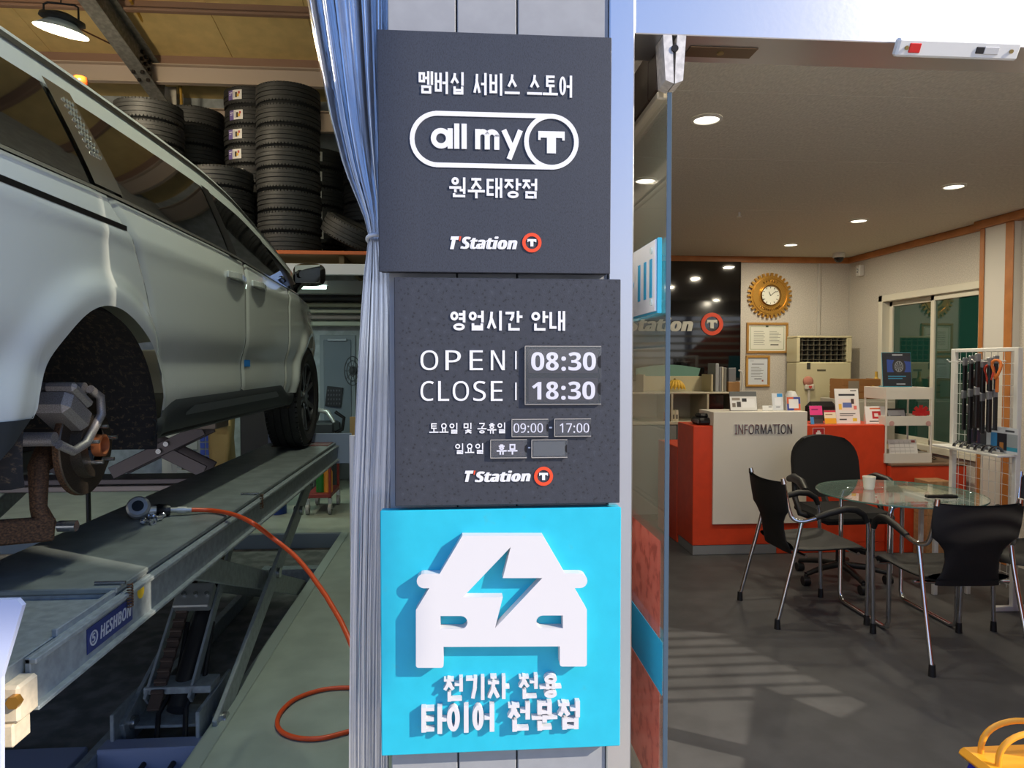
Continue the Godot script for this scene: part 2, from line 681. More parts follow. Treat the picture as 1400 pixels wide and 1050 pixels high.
# ---------------------------------------------------------------- ground, floors, walls, roofs
func shell():
	var paving = mat("paving", Color.WHITE, 0.9, 0.0, {"tex": grain("paving_t", c8(188, 180, 166), 0.16, 0.03, 3), "scale": 0.6})
	var office_floor = mat("office_floor", Color.WHITE, 0.5, 0.0, {"spec": 0.28, "tex": grain("office_floor_t", c8(74, 74, 75), 0.05, 0.012, 5), "scale": 0.7, "nrm": ntex("floor_n", 0.02, null, true, 9, 3, 512, FastNoiseLite.TYPE_SIMPLEX_SMOOTH, 1.0), "ns": 0.06})
	var epoxy = mat("green_epoxy", Color.WHITE, 0.35, 0.0, {"tex": grain("epoxy_t", c8(158, 168, 156), 0.04, 0.012, 7), "scale": 0.5})
	var pit_floor = mat("pit_concrete", Color.WHITE, 0.7, 0.0, {"tex": grain("pit_t", c8(122, 120, 114), 0.14, 0.015, 8), "scale": 0.8})
	var wall_paper = mat("wall_paper", Color.WHITE, 0.85, 0.0, {"tex": grain("wallp_t", c8(196, 190, 180), 0.05, 0.12, 11), "scale": 1.2, "nrm": ntex("wallp_n", 0.2, null, true, 12), "ns": 0.12})
	var ceil_paint = mat("ceiling_paper", Color.WHITE, 0.9, 0.0, {"tex": grain("ceil_t", c8(200, 194, 178), 0.04, 0.08, 13), "scale": Vector3(2.5, 2.5, 0.7), "nrm": ntex("ceil_n", 0.06, null, true, 14), "ns": 0.25})
	var panel_grey = mat("panel_grey", Color.WHITE, 0.6, 0.0, {"tex": grain("panelg_t", c8(170, 176, 176), 0.06, 0.02, 15), "scale": 0.7})
	var sheet = mat("roof_foam", Color.WHITE, 0.8, 0.0, {"tex": grain("roof_t", c8(214, 186, 124), 0.03, 0.01, 16), "scale": 0.8})
	var purlin = mat("red_primer_purlin", c8(150, 118, 98), 0.6)

	var mb = MB.new()
	mb.bx(Vector3(-14, -0.3, -1.55), Vector3(16, -0.004, 22))
	struct("ground", mb, paving, "sunlit concrete forecourt in front of the workshop")
	mb = MB.new()
	mb.bx(Vector3(0.2, -0.3, -7.2), Vector3(6.3, 0.0, -1.55))
	struct("floor", mb, office_floor, "dark grey smooth floor of the office")
	# workshop floor: green epoxy round a shallow pit
	mb = MB.new()
	mb.bx(Vector3(-0.985, -0.3, -8.9), Vector3(0.2, 0.0, -1.55))
	struct("floor", mb, epoxy, "pale green epoxy floor beside the lift pit")
	mb = MB.new()
	mb.bx(Vector3(-7.0, -0.3, -8.9), Vector3(-0.985, 0.0, -6.15))
	struct("floor", mb, epoxy, "pale green epoxy floor behind the lift pit")
	mb = MB.new()
	mb.bx(Vector3(-7.0, -0.4, -6.15), Vector3(-0.985, -0.12, -1.55))
	struct("floor", mb, pit_floor, "stained dark concrete floor of the lift pit")
	var st = MB.new()
	st.bx(Vector3(-1.0, -0.12, -6.15), Vector3(-0.93, 0.006, -1.6), 0.003)
	struct("trim_1", st, mat("pit_edge_steel", c8(168, 180, 172), 0.4, 0.3), "painted steel edge strip along the lift pit")
	st = MB.new()
	st.bx(Vector3(-7.0, -0.12, -6.17), Vector3(-0.99, 0.004, -6.12), 0.003)
	struct("trim_2", st, mat("pit_end_steel", c8(120, 132, 140), 0.4, 0.4), "blue grey steel edge at the end of the lift pit")

	# office walls
	mb = MB.new()
	mb.bx(Vector3(0.25, 0, ZW - 0.2), Vector3(XW + 0.3, 2.75, ZW))
	struct("wall_back", mb, wall_paper, "grey papered back wall of the office")
	mb = MB.new()   # right wall with a window opening
	var wz0 = px_(1205, 405, XW).z
	var wz1 = px_(1352, 383, XW).z
	var wy1 = 2.09
	var wy0 = 0.70
	mb.bx(Vector3(XW, 0, ZW), Vector3(XW + 0.2, wy0, -4.3))
	mb.bx(Vector3(XW, wy1, ZW), Vector3(XW + 0.2, 2.75, -4.3))
	mb.bx(Vector3(XW + 0.2, 0, -4.5), Vector3(6.3, 2.75, -4.3))
	mb.bx(Vector3(6.1, 0, -4.3), Vector3(6.3, 2.75, -1.75))
	mb.bx(Vector3(XW, wy0, ZW), Vector3(XW + 0.2, wy1, wz0))
	mb.bx(Vector3(XW, wy0, wz1), Vector3(XW + 0.2, wy1, -4.3))
	struct("wall_right", mb, wall_paper, "grey papered right wall of the office")
	mb = MB.new()
	mb.bx(Vector3(0.17, 0, -8.9), Vector3(0.42, 2.75, -2.1))
	var wl = struct("wall_left", mb, mat("partition", c8(58, 50, 44), 0.7), "partition wall between workshop and office")
	for i in 10:
		for k in 4:
			var pl = MB.new()
			var z0 = -7.0 + k * 1.23 + (0.3 if i % 2 and k else 0.0)
			var z1 = -7.0 + (k + 1) * 1.23 + (0.3 if i % 2 and k < 3 else 0.0)
			if k == 3: z1 = -2.1
			pl.bx(Vector3(0.4195, i * 0.253 + 0.003, z0 + 0.003), Vector3(0.434, (i + 1) * 0.253 - 0.003, z1 - 0.003), 0.003)
			obj("wall_board", pl, mat("brown_board_%d" % ((i + k) % 3), [c8(92, 76, 62), c8(84, 70, 58), c8(98, 82, 68)][(i + k) % 3], 0.5), wl)
	# ceiling: paper sheets with joints
	mb = MB.new()
	mb.bx(Vector3(0.2, CEIL + 0.012, -7.2), Vector3(6.2, 2.75, -1.7))
	var ce = struct("ceiling", mb, ceil_paint, "grey beige papered ceiling of the office")
	var zs = [-7.0, -6.05, -4.85, -3.65, -2.75, -1.8]
	for i in zs.size() - 1:
		for k in 2:
			var cp = MB.new()
			var x0 = 0.42 + k * 1.9 + (0.3 if i % 2 and k else 0.0)
			var x1 = 2.32 + (0.3 if i % 2 else 0.0) if k == 0 else (XW if i < 2 else 6.1)
			cp.bx(Vector3(x0, CEIL, zs[i] + 0.002), Vector3(x1, CEIL + 0.012, zs[i + 1] - 0.002), 0.001)
			obj("ceiling_panel", cp, ceil_paint, ce)
	# roof over the office so that daylight enters by the front only
	# wood crown along the top of the office walls
	var wood = mat("wood_trim", Color.WHITE, 0.45, 0.0, {"tex": ntex("wood_t", 0.012, [[0.2, c8(164, 102, 50)], [0.5, c8(172, 109, 55)], [0.8, c8(180, 117, 61)]], false, 20), "scale": Vector3(0.8, 0.8, 0.8)})
	mb = MB.new()
	mb.bx(Vector3(0.42, 2.47, ZW), Vector3(XW, 2.53, ZW + 0.03), 0.006)
	struct("trim_3", mb, wood, "brown wood crown strip along the back wall")
	mb = MB.new()
	mb.bx(Vector3(XW - 0.03, 2.47, ZW + 0.03), Vector3(XW, 2.53, -4.3), 0.006)
	struct("trim_4", mb, wood, "brown wood crown strip along the right wall")

	# workshop walls and roof
	mb = MB.new()
	mb.bx(Vector3(-7.2, 0, -9.1), Vector3(0.2, 5.6, -8.9))
	struct("wall_far", mb, panel_grey, "grey panel rear wall of the workshop")
	mb = MB.new()
	mb.bx(Vector3(-7.2, -0.3, -9.1), Vector3(-7.0, 7.2, -1.75))
	struct("wall_side", mb, panel_grey, "grey panel left wall of the workshop")
	mb = MB.new()
	mb.bx(Vector3(0.17, 2.75, -8.9), Vector3(0.42, 7.2, -1.9))
	struct("wall_upper", mb, panel_grey, "upper panel wall above the office partition")
	mb = MB.new()
	mb.bx(Vector3(0.2, 2.75, -9.1), Vector3(6.4, 2.9, -1.9))
	struct("roof_office", mb, panel_grey, "flat roof above the office")
	# sloping roof made of foam backed sheets
	var rf = MB.new()
	var ry = func(z): return 4.67 + (z + 8.5) * 0.21
	rf.prism([Vector2(-9.2, ry.call(-9.2) + 0.06), Vector2(-1.0, ry.call(-1.0) + 0.06), Vector2(-1.0, ry.call(-1.0) + 0.12), Vector2(-9.2, ry.call(-9.2) + 0.12)], -7.3, 0.6)
	var rot = Transform3D(Basis(Vector3(0, 0, -1), Vector3.UP, Vector3.RIGHT), Vector3.ZERO)
	var m2 = MB.new()
	m2.xf = Transform3D(Basis(Vector3(0, 0, 1), Vector3(0, 1, 0), Vector3(1, 0, 0)), Vector3.ZERO)
	m2.prism([Vector2(-9.2, ry.call(-9.2) + 0.065), Vector2(-1.0, ry.call(-1.0) + 0.065), Vector2(-1.0, ry.call(-1.0) + 0.14), Vector2(-9.2, ry.call(-9.2) + 0.14)], -7.3, 0.6)
	var roof = struct("roof_workshop", m2, sheet, "ochre foam backed roof of the workshop")
	for k in 8:
		var p = MB.new()
		p.xf = m2.xf
		var x0 = -7.2 + k * 0.95
		p.prism([Vector2(-9.1, ry.call(-9.1) + 0.05), Vector2(-1.1, ry.call(-1.1) + 0.05), Vector2(-1.1, ry.call(-1.1) + 0.065), Vector2(-9.1, ry.call(-9.1) + 0.065)], x0 + 0.004, x0 + 0.946)
		obj("roof_sheet", p, sheet, roof)
	for k in 9:
		var z = -8.09 + k * 0.84
		var y = ry.call(z)
		var p = MB.new()   # C-shaped purlin
		p.bx(Vector3(-7.0, y - 0.07, z - 0.02), Vector3(0.17, y + 0.05, z - 0.012), 0.002)
		p.bx(Vector3(-7.0, y - 0.07, z - 0.02), Vector3(0.17, y - 0.062, z + 0.04), 0.002)
		p.bx(Vector3(-7.0, y - 0.062, z + 0.032), Vector3(0.17, y - 0.045, z + 0.04), 0.002)
		obj("purlin", p, purlin, roof)
	# steel rafter with bolted splice, post below
	var steel = mat("grey_steel_beam", Color.WHITE, 0.5, 0.2, {"tex": grain("beam_t", c8(120, 118, 112), 0.12, 0.03, 22), "scale": 1.0})
	var bolt = mat("dark_bolt", c8(52, 46, 42), 0.5, 0.5)
	var raf = thing("roof_rafter", "grey steel rafter with bolted splice below the ochre roof", "beam", Vector3(-3.3, 4.4, -8.3))
	for wx in [-3.28, 0.1, -6.6]:
		pass
	var a = Vector3(-3.28, ry.call(-8.35) - 0.22, -8.35)
	var b = Vector3(-3.28, ry.call(-1.9) - 0.22, -1.9)
	var dirv = (b - a).normalized()
	var upv = Vector3.RIGHT.cross(dirv).normalized()
	if upv.y < 0: upv = -upv
	for e in [["web", 0.0, 0.010, 0.28], ["flange", 0.14, 0.16, 0.012], ["flange", -0.14, 0.16, 0.012]]:
		var p = MB.new()
		p.box((a + b) / 2 + upv * e[1], Vector3(e[2], e[3], (b - a).length()), 0.002, Basis(Vector3.RIGHT, upv, dirv * 1.0) if Vector3.RIGHT.cross(upv).dot(dirv) > 0 else Basis(Vector3.RIGHT, upv, -dirv))
		obj(e[0], p, steel, raf)
	for sx in [-1, 1]:
		for i in 3:
			for j in 3:
				var p = MB.new()
				var c = a + dirv * (0.45 + i * 0.09) + upv * (-0.08 + j * 0.08) + Vector3(0.012 * sx, 0, 0)
				p.cyl(c, c + Vector3(0.03 * sx, 0, 0), 0.02, -1, 6)
				obj("bolt", p, bolt, raf)
	for sx in [-1, 1]:
		for i in 2:
			var p = MB.new()
			var c = a + dirv * (0.5 + i * 0.14) - upv * 0.146 + Vector3(0.045 * sx, 0, 0)
			p.cyl(c, c - upv * 0.025, 0.02, -1, 6)
			obj("bolt", p, bolt, raf)
	var post = MB.new()
	post.bx(Vector3(-3.39, 0, -8.62), Vector3(-3.17, a.y + 0.1, -8.608), 0.003)
	post.bx(Vector3(-3.39, 0, -8.42), Vector3(-3.17, a.y + 0.1, -8.408), 0.003)
	post.bx(Vector3(-3.285, 0, -8.62), Vector3(-3.275, a.y + 0.1, -8.408), 0.0)
	one("steel_post", post, mat("cream_steel", c8(205, 198, 182), 0.5), "cream painted steel post against the rear workshop wall", "post")
	# eaves beam and girts
	for e in [[4.46, 0.20, -8.02, "cream eaves beam along the top of the rear wall"], [4.16, 0.24, -8.6, "cream wall girt behind the tyre stacks"]]:
		var p = MB.new()
		p.bx(Vector3(-7.0, e[0], e[2] - 0.01), Vector3(0.17, e[0] + e[1], e[2]), 0.003)
		p.bx(Vector3(-7.0, e[0], e[2]), Vector3(0.17, e[0] + 0.012, e[2] + 0.07), 0.003)
		p.bx(Vector3(-7.0, e[0] + e[1] - 0.012, e[2]), Vector3(0.17, e[0] + e[1], e[2] + 0.07), 0.003)
		one("wall_beam", p, mat("pink_primer", c8(186, 168, 150), 0.6), e[3], "beam")
	# yellow gas hose over the rafter
	var hose = MB.new()
	hose.tube([pz(178, 0, -7.2), pz(196, 30, -7.6), pz(214, 60, -8.0), pz(232, 82, -8.25), pz(246, 105, -8.3), pz(248, 140, -8.3), pz(248, 200, -8.3)], 0.016, 8)
	one("roof_cable", hose, mat("yellow_cable", c8(176, 136, 48), 0.5), "yellow cable running down along the steel rafter", "cable")
	var rod = MB.new()
	rod.tube([pz(35, 0, -7.3), pz(110, 40, -7.7), pz(205, 86, -8.2)], 0.008, 6)
	one("brace_rod", rod, mat("brace_rust", c8(96, 64, 44), 0.6, 0.4), "thin rusty brace rod running diagonally beneath the roof", "rod")
	rod = MB.new()
	rod.tube([pz(243, 0, -7.6), pz(228, 80, -8.2)], 0.007, 6)
	one("brace_rod", rod, mats["brace_rust"], "thin upright hanging wire beside the steel rafter", "wire")

# ---------------------------------------------------------------- front of the building
func facade():
	var steel = mat("stainless", c8(214, 214, 216), 0.3, 0.95, {"nrm": ntex("brush_n", 0.03, null, true, 31), "ns": 0.03, "scale": 3.0})
	var clad = mat("pillar_cladding", Color.WHITE, 0.55, 0.0, {"tex": grain("clad_t", c8(150, 152, 156), 0.015, 0.03, 30), "scale": 1.0})
	var xl = pz(530, 20, ZC).x
	var xr = pz(832, 20, ZC).x
	var pil = MB.new()
	pil.bx(Vector3(xl + 0.012, 0, -2.1), Vector3(xr, 4.2, ZC - 0.012), 0.0)
	var p = struct("pillar", pil, mat("joint_dark", c8(60, 62, 66), 0.8), "grey panel clad pillar between workshop and office")
	var js = [xl, pz(624, 20, ZC).x, pz(707, 20, ZC).x, xr]
	for i in 3:
		var q = MB.new()
		q.bx(Vector3(js[i] + (0.002 if i else 0.0), 0.0, -1.80), Vector3(js[i + 1] - (0.002 if i < 2 else 0.0), 4.2, ZC), 0.002)
		obj("cladding_panel", q, clad, p)
	var q2 = MB.new()
	q2.bx(Vector3(xl, 0, -2.1), Vector3(xl + 0.012, 4.2, -1.80), 0.0)
	obj("side_panel", q2, clad, p)
	# stainless jamb and header
	var jm = MB.new()
	jm.bx(Vector3(xr + 0.001, 0, -2.1), Vector3(xr + 0.064, 2.75, ZC + 0.008), 0.003)
	struct("door_jamb", jm, steel, "stainless steel jamb beside the pillar")
	var hd = MB.new()
	var hx = xr + 0.066
	hd.bx(Vector3(hx, 2.278, -1.90), Vector3(6.3, 3.6, ZC), 0.002)
	struct("door_header", hd, steel, "stainless steel header over the office entrance")
	var up = MB.new()
	up.bx(Vector3(-7.2, 4.2, -2.1), Vector3(xr + 0.1, 6.4, ZC - 0.03), 0.0)
	struct("wall_front", up, mats["pillar_cladding"], "panel wall above the workshop opening")
	up = MB.new()
	up.bx(Vector3(xr + 0.1, 3.6, -2.0), Vector3(6.3, 6.4, ZC - 0.03), 0.0)
	struct("wall_front_upper", up, mats["pillar_cladding"], "panel wall above the office entrance")
	# door sensor bar under the header
	var white = mat("white_plastic", c8(226, 226, 222), 0.4)
	var sa = pz(1230, 74, ZC + 0.03)
	var sb = pz(1398, 80, ZC + 0.03)
	var sen = thing("door_sensor", "long white automatic door sensor bar mounted under the steel header", "sensor", Vector3((sa.x + sb.x) / 2, 2.25, ZC + 0.02))
	var mb = MB.new()
	mb.xf = Transform3D(Basis(Vector3.RIGHT, deg_to_rad(28)), Vector3((sa.x + sb.x) / 2, 2.262, ZC + 0.012))
	mb.box(Vector3.ZERO, Vector3(sb.x - sa.x, 0.042, 0.022), 0.005)
	obj("housing", mb, white, sen)
	for e in [[-0.118, 0.03, 0.022, "red_sticker", c8(208, 36, 30)], [0.055, 0.022, 0.016, "lens", c8(30, 28, 30)], [0.085, 0.04, 0.018, "cover", c8(200, 200, 198)]]:
		var s = MB.new()
		s.xf = mb.xf
		s.box(Vector3(e[0], 0.0, 0.0115), Vector3(e[1], e[2], 0.004), 0.0015)
		obj(e[3], s, mat("sensor_" + e[3], e[4], 0.3), sen)
	for x in [-0.14, 0.138]:
		var s = MB.new()
		s.xf = mb.xf
		s.cyl(Vector3(x, 0, 0.011), Vector3(x, 0, 0.0145), 0.005, -1, 10)
		obj("screw", s, mat("brass_screw", c8(160, 140, 90), 0.3, 0.8), sen)
	# lock plate inset in the underside of the header
	var lk = thing("door_lock_plate", "small steel lock plate let into the underside of the header", "lock plate", pz(985, 58, -1.83))
	var lp = pz(985, 58, -1.83)
	lp.y = 2.278
	part_box("plate", lp + Vector3(-0.09, -0.003, -0.03), lp + Vector3(0.09, -0.0003, 0.03), mat("bronze_plate", c8(120, 100, 78), 0.35, 0.8), lk, 0.001)
	var s2 = MB.new()
	s2.cyl(lp + Vector3(0.0, -0.003, 0), lp + Vector3(0, -0.006, 0), 0.009, -1, 12)
	obj("screw", s2, mats["brass_screw"], lk)
	# added out of view: window, blind and film shaping the floor's sun patch
	var fr = MB.new()
	fr.bx(Vector3(2.28, 0, -1.86), Vector3(2.34, 2.278, -1.78), 0.003)
	fr.bx(Vector3(6.04, 0, -1.86), Vector3(6.1, 2.278, -1.78), 0.003)
	fr.bx(Vector3(2.34, 0, -1.86), Vector3(6.04, 0.06, -1.78), 0.003)
	var w2 = struct("added_window_2", fr, steel, "added unseen steel framed shop window shaping the sunlight on the office floor")
	var gl = MB.new()
	gl.quad(Vector3(2.34, 0.06, -1.82), Vector3(6.04, 0.06, -1.82), Vector3(6.04, 2.278, -1.82), Vector3(2.34, 2.278, -1.82))
	obj("pane", gl, mat("clear_glass", Color(0.8, 0.95, 0.9), 0.02, 0.0, {"alpha": 0.06}), w2)
	# edges of the added sun-blocking film, found by following the sun back from the lit patch on the floor
	var bp = func(qx, qy):
		var f = py_(qx, qy, 0.0)
		var k = (-1.815 - f.z) / -SUN.z
		return Vector2(f.x - SUN.x * k, -SUN.y * k)
	var film = MB.new()
	film.prism([bp.call(1012, 1070), bp.call(1032, 934), bp.call(1150, 982), bp.call(1185, 963), bp.call(985, 868), Vector2(6.04, 2.27), Vector2(6.04, 0.06), Vector2(2.34, 0.06)], -1.816, -1.814)
	obj("sun_mask_film", film, mat("sun_mask_film", c8(200, 80, 40), 0.5), w2)
	var bl = thing("added_stripe_blind", "added unseen slat blind that stripes the sunlight on the office floor", "blind", Vector3(3.6, 2.27, -1.9))  # added slats, placed to cut stripes into the sun patch
	for k in 9:
		var y = 1.16 + k * 0.125
		var sl = MB.new()
		sl.box(Vector3(4.19, y, -1.925), Vector3(3.66, 0.042, 0.004), 0.001, Basis(Vector3.RIGHT, 0.12))
		obj("slat", sl, mat("blind_slat", c8(190, 186, 176), 0.5), bl)
	part_box("head_rail", Vector3(2.36, 2.25, -1.945), Vector3(6.02, 2.277, -1.905), mats["blind_slat"], bl)
	for x in [2.7, 4.2, 5.7]:
		var sc = MB.new()
		sc.tube([Vector3(x, 1.1, -1.925), Vector3(x, 2.26, -1.925)], 0.0015, 5)
		obj("cord", sc, mats["blind_slat"], bl)

# ---------------------------------------------------------------- the three signs on the pillar
func rct(a, b, c, d, z):
	var p = pz((a + c) * 0.5, b, z)
	var q = pz((a + c) * 0.5, d, z)
	return [pz(a, (b + d) * 0.5, z).x, q.y, pz(c, (b + d) * 0.5, z).x, p.y]

func k_line(parent, text, a, b, c, d, z, depth, t, m, gap = 0.08):
	var r = rct(a, b, c, d, z + (depth if depth > 0.01 else 0.0))
	var mb = MB.new()
	korean(mb, text, r[0], r[1], r[2], r[3], t, z, depth, gap)
	return obj("lettering", mb, m, parent)

func l_line(parent, text, a, b, c, d, z, depth, m, w = 700, slant = 0.0, fname = "Droid Sans"):
	var r = rct(a, b, c, d, z)
	var mb = MB.new()
	letters(mb, text, r[0], r[1], r[2], r[3], z, depth, w, slant, fname)
	return obj("lettering", mb, m, parent)

func station(parent, a, b, c, d, z, depth, m, mo, cx, cy, r):
	var r3 = rct(a, b, a + (c - a) * 0.155, d, z)
	var tt = MB.new()
	var th = r3[3] - r3[1]
	var sl = 0.22 * th
	tt.prism([Vector2(r3[0] + sl - th * 0.06, r3[3] - th * 0.26), Vector2(r3[0] + sl, r3[3]), Vector2(r3[2], r3[3]), Vector2(r3[2] - th * 0.06, r3[3] - th * 0.26)], z, z + depth)
	var mx = (r3[0] + sl + r3[2]) / 2
	tt.prism([Vector2(mx - sl - th * 0.19, r3[1]), Vector2(mx - sl + th * 0.10, r3[1]), Vector2(mx - sl * 0.2 + th * 0.10, r3[3] - th * 0.2), Vector2(mx - sl * 0.2 - th * 0.19, r3[3] - th * 0.2)], z, z + depth * 0.9)
	obj("lettering", tt, m, parent)
	var q = rct(a + (c - a) * 0.155, b, a + (c - a) * 0.185, b + (d - b) * 0.35, z)
	var ap = MB.new()
	ap.prism([Vector2(q[0], q[1]), Vector2((q[0] + q[2]) / 2, q[1]), Vector2(q[2], q[3]), Vector2(q[0] + 0.001, q[3])], z, z + depth)
	obj("apostrophe", ap, mo, parent)
	var o = l_line(parent, "Station", a + (c - a) * 0.18, b, c, d, z, depth, m, 700, 0.22)
	# heavier strokes: the same word again shifted by a hair
	var r2 = rct(a + (c - a) * 0.18, b, c, d, z)
	var dx = (r2[2] - r2[0]) * 0.012
	var mb = MB.new()
	for k in [-1, 1]:
		letters(mb, "Station", r2[0] + dx * k, r2[1], r2[2] + dx * k, r2[3], z, depth + 0.0002 * k, 700, 0.22)
	o.mesh = mb.mesh(origin[parent])
	var cc = pz(cx, cy, z)
	t_mark(parent, Vector2(cc.x, cc.y), r / FPX * abs(z) * 1.0, z, depth, mo, m)

func signs():
	var dirt = ntex("sign_dirt", 0.05, [[0.0, c8(46, 48, 57)], [0.4, c8(57, 59, 69)], [0.56, c8(66, 70, 83)], [0.68, c8(55, 57, 67)], [0.8, c8(64, 67, 78)], [0.95, c8(40, 42, 49)]], false, 41, 5, 1024)
	var spots = ntex("sign_spots", 0.02, [[0.0, c8(34, 35, 40)], [0.2, c8(42, 44, 50)], [0.27, c8(62, 64, 74)], [0.7, c8(66, 68, 79)], [1.0, c8(80, 84, 95)]], false, 43, 5, 1024, FastNoiseLite.TYPE_CELLULAR)
	var nrm = ntex("sign_n", 0.15, null, true, 44, 4, 512, FastNoiseLite.TYPE_SIMPLEX_SMOOTH, 2.0)
	var dark = mat("charcoal_sign", Color(0.90, 0.91, 0.90), 0.5, 0.0, {"tex": dirt, "scale": Vector3(5.0, 2.2, 5.0), "nrm": nrm, "ns": 0.15})
	var dark2 = mat("charcoal_sign_spotted", Color(0.84, 0.85, 0.84), 0.5, 0.0, {"tex": spots, "scale": 3.2, "nrm": nrm, "ns": 0.15})
	var white = mat("sign_white", c8(226, 226, 230), 0.5)
	var orange = mat("sign_orange", c8(226, 72, 32), 0.5)
	var edge = mat("sign_edge", c8(38, 38, 44), 0.5, 0.2)
	var z = ZF
	var D = 0.0025
	# --- membership sign
	var r = rct(517, 47, 835, 373, z)
	var s = thing("wall_sign", "charcoal square membership sign with white pill outline, topmost on the pillar", "sign", Vector3((r[0] + r[2]) / 2, r[1], z))
	part_box("panel", Vector3(r[0], r[1], z - 0.006), Vector3(r[2], r[3], z), dark, s, 0.0015)
	part_box("return_frame", Vector3(r[0] + 0.002, r[1] + 0.002, ZC + 0.0005), Vector3(r[2] - 0.002, r[3] - 0.002, z - 0.0062), edge, s, 0.001)
	k_line(s, "멤버십 서비스 스토어", 572, 102, 783, 132, z, D, 0.0056, white)
	k_line(s, "원주태장점", 615, 244, 736, 271, z, D, 0.0058, white)
	# pill outline with the round T
	var o = pz(676.5, 193, z)
	var sc = abs(z) / FPX * 1.005
	var pill = MB.new()
	var rr = 34.0 * sc
	var xa = o.x - 113.5 * sc + 37.0 * sc
	var xb = o.x + 113.5 * sc - 37.0 * sc
	var t = 6.2 * sc
	stroke(pill, Vector2(xa, o.y + rr), Vector2(xb, o.y + rr), t, z, D)
	stroke(pill, Vector2(xa, o.y - rr), Vector2(xb, o.y - rr), t, z, D)
	for k in 18:
		var a0 = PI / 2 + PI * k / 18
		var a1 = PI / 2 + PI * (k + 1) / 18
		var P = func(a, q): return Vector2(xa + cos(a) * q, o.y + sin(a) * q)
		pill.prism([P.call(a0, rr - t / 2), P.call(a1, rr - t / 2), P.call(a1, rr + t / 2), P.call(a0, rr + t / 2)], z, z + D)
	ring(pill, Vector2(xb, o.y), rr, rr, t, z, D, 44)
	obj("pill_outline", pill, white, s)
	var bt = MB.new()
	big_t(bt, Vector2(xb, o.y), 36.0 * sc, z, D)
	obj("logo_letter", bt, white, s)
	# "all my" in round geometric letters
	var am = MB.new()
	var w = 6.9 * sc
	var base = pz(650, 205, z).y
	var X = func(q): return pz(q, 193, z).x
	var xh = 27.0 * sc
	var ro = (xh - w) / 2
	ring(am, Vector2(X.call(603), base + xh / 2), ro, ro, w, z, D)
	stroke(am, Vector2(X.call(615.5), base + w / 2), Vector2(X.call(615.5), base + xh - w / 2), w, z, D)
	for q in [624.5, 634.5]:
		stroke(am, Vector2(X.call(q), base + w / 2), Vector2(X.call(q), base + 33.5 * sc - w / 2), w, z, D)
	for q in [653.0, 666.0, 679.0]:
		stroke(am, Vector2(X.call(q), base + w / 2), Vector2(X.call(q), base + xh * 0.62), w, z, D)
	for q in [659.5, 672.5]:
		for k in 10:
			var a0 = PI * k / 10
			var a1 = PI * (k + 1) / 10
			var c = Vector2(X.call(q), base + xh - 6.5 * sc - w / 2)
			var e = 6.5 * sc
			am.prism([c + Vector2(cos(a0), sin(a0)) * (e - w / 2), c + Vector2(cos(a1), sin(a1)) * (e - w / 2), c + Vector2(cos(a1), sin(a1)) * (e + w / 2), c + Vector2(cos(a0), sin(a0)) * (e + w / 2)], z, z + D)
	stroke(am, Vector2(X.call(653), base + xh * 0.5), Vector2(X.call(653), base + xh - w / 2), w, z, D)
	stroke(am, Vector2(X.call(690), base + xh - w / 2), Vector2(X.call(699.5), base + w / 2), w, z, D)
	stroke(am, Vector2(X.call(710), base + xh - w / 2), Vector2(X.call(697), base - 9.0 * sc), w, z, D)
	obj("lettering", am, white, s)
	station(s, 613, 323.5, 708, 341, z, D, white, orange, 727, 332, 13.2)
	s.rotation.x = deg_to_rad(0.6)

	# --- opening hours sign
	r = rct(539.5, 380.5, 848, 690, z)
	s = thing("wall_sign", "charcoal opening hours sign with clear plastic time holders, between the other two pillar signs", "sign", Vector3((r[0] + r[2]) / 2, r[1], z))
	part_box("panel", Vector3(r[0], r[1], z - 0.006), Vector3(r[2], r[3], z), dark2, s, 0.0015)
	part_box("return_frame", Vector3(r[0] + 0.002, r[1] + 0.002, ZC + 0.0085), Vector3(r[2] - 0.002, r[3] - 0.002, z - 0.0062), edge, s, 0.001)
	k_line(s, "영업시간 안내", 615, 425, 773, 452, z, D, 0.0062, white)
	# OPEN is letter-spaced, CLOSE close set
	var spans = [[575, 599], [609, 630], [642, 660], [671, 690]]
	for i in 4:
		l_line(s, "OPEN"[i], spans[i][0], 479, spans[i][1], 506, z, D, white, 400)
	spans = [[575, 593], [599, 614], [619, 641], [647, 664], [671, 687]]
	for i in 5:
		l_line(s, "CLOSE"[i], spans[i][0], 521, spans[i][1], 548, z, D, white, 400)
	for e in [[480, 505], [523, 547]]:
		var q = rct(704.2, e[0], 706.2, e[1], z)
		part_box("divider", Vector3(q[0], q[1], z), Vector3(q[2], q[3], z + D), white, s, 0.0003)
	k_line(s, "토요일 및 공휴일", 587, 578, 692, 592.5, z, D, 0.0026, white)
	k_line(s, "일요일", 622, 606, 662, 620.5, z, D, 0.0026, white)
	for e in [[751, 754.5, 584.5], [722, 725, 612]]:
		var q = rct(e[0], e[2] - 1, e[1], e[2] + 1, z)
		part_box("dash", Vector3(q[0], q[1], z), Vector3(q[2], q[3], z + D), white, s, 0.0003)
	station(s, 633, 643.5, 726, 658.5, z, D, white, orange, 743, 651, 13.2)
	# clear holders with dark cards
	var acry = mat("clear_acrylic", Color(0.9, 0.95, 1.0), 0.03, 0.0, {"alpha": 0.05})
	var card = mat("time_card", c8(44, 38, 42), 0.35)
	var card_b = mat("time_card_blank", c8(66, 68, 70), 0.4)
	var rim = mat("acrylic_rim", c8(168, 160, 150), 0.2)
	var blk = mat("holder_black", c8(20, 19, 22), 0.25)
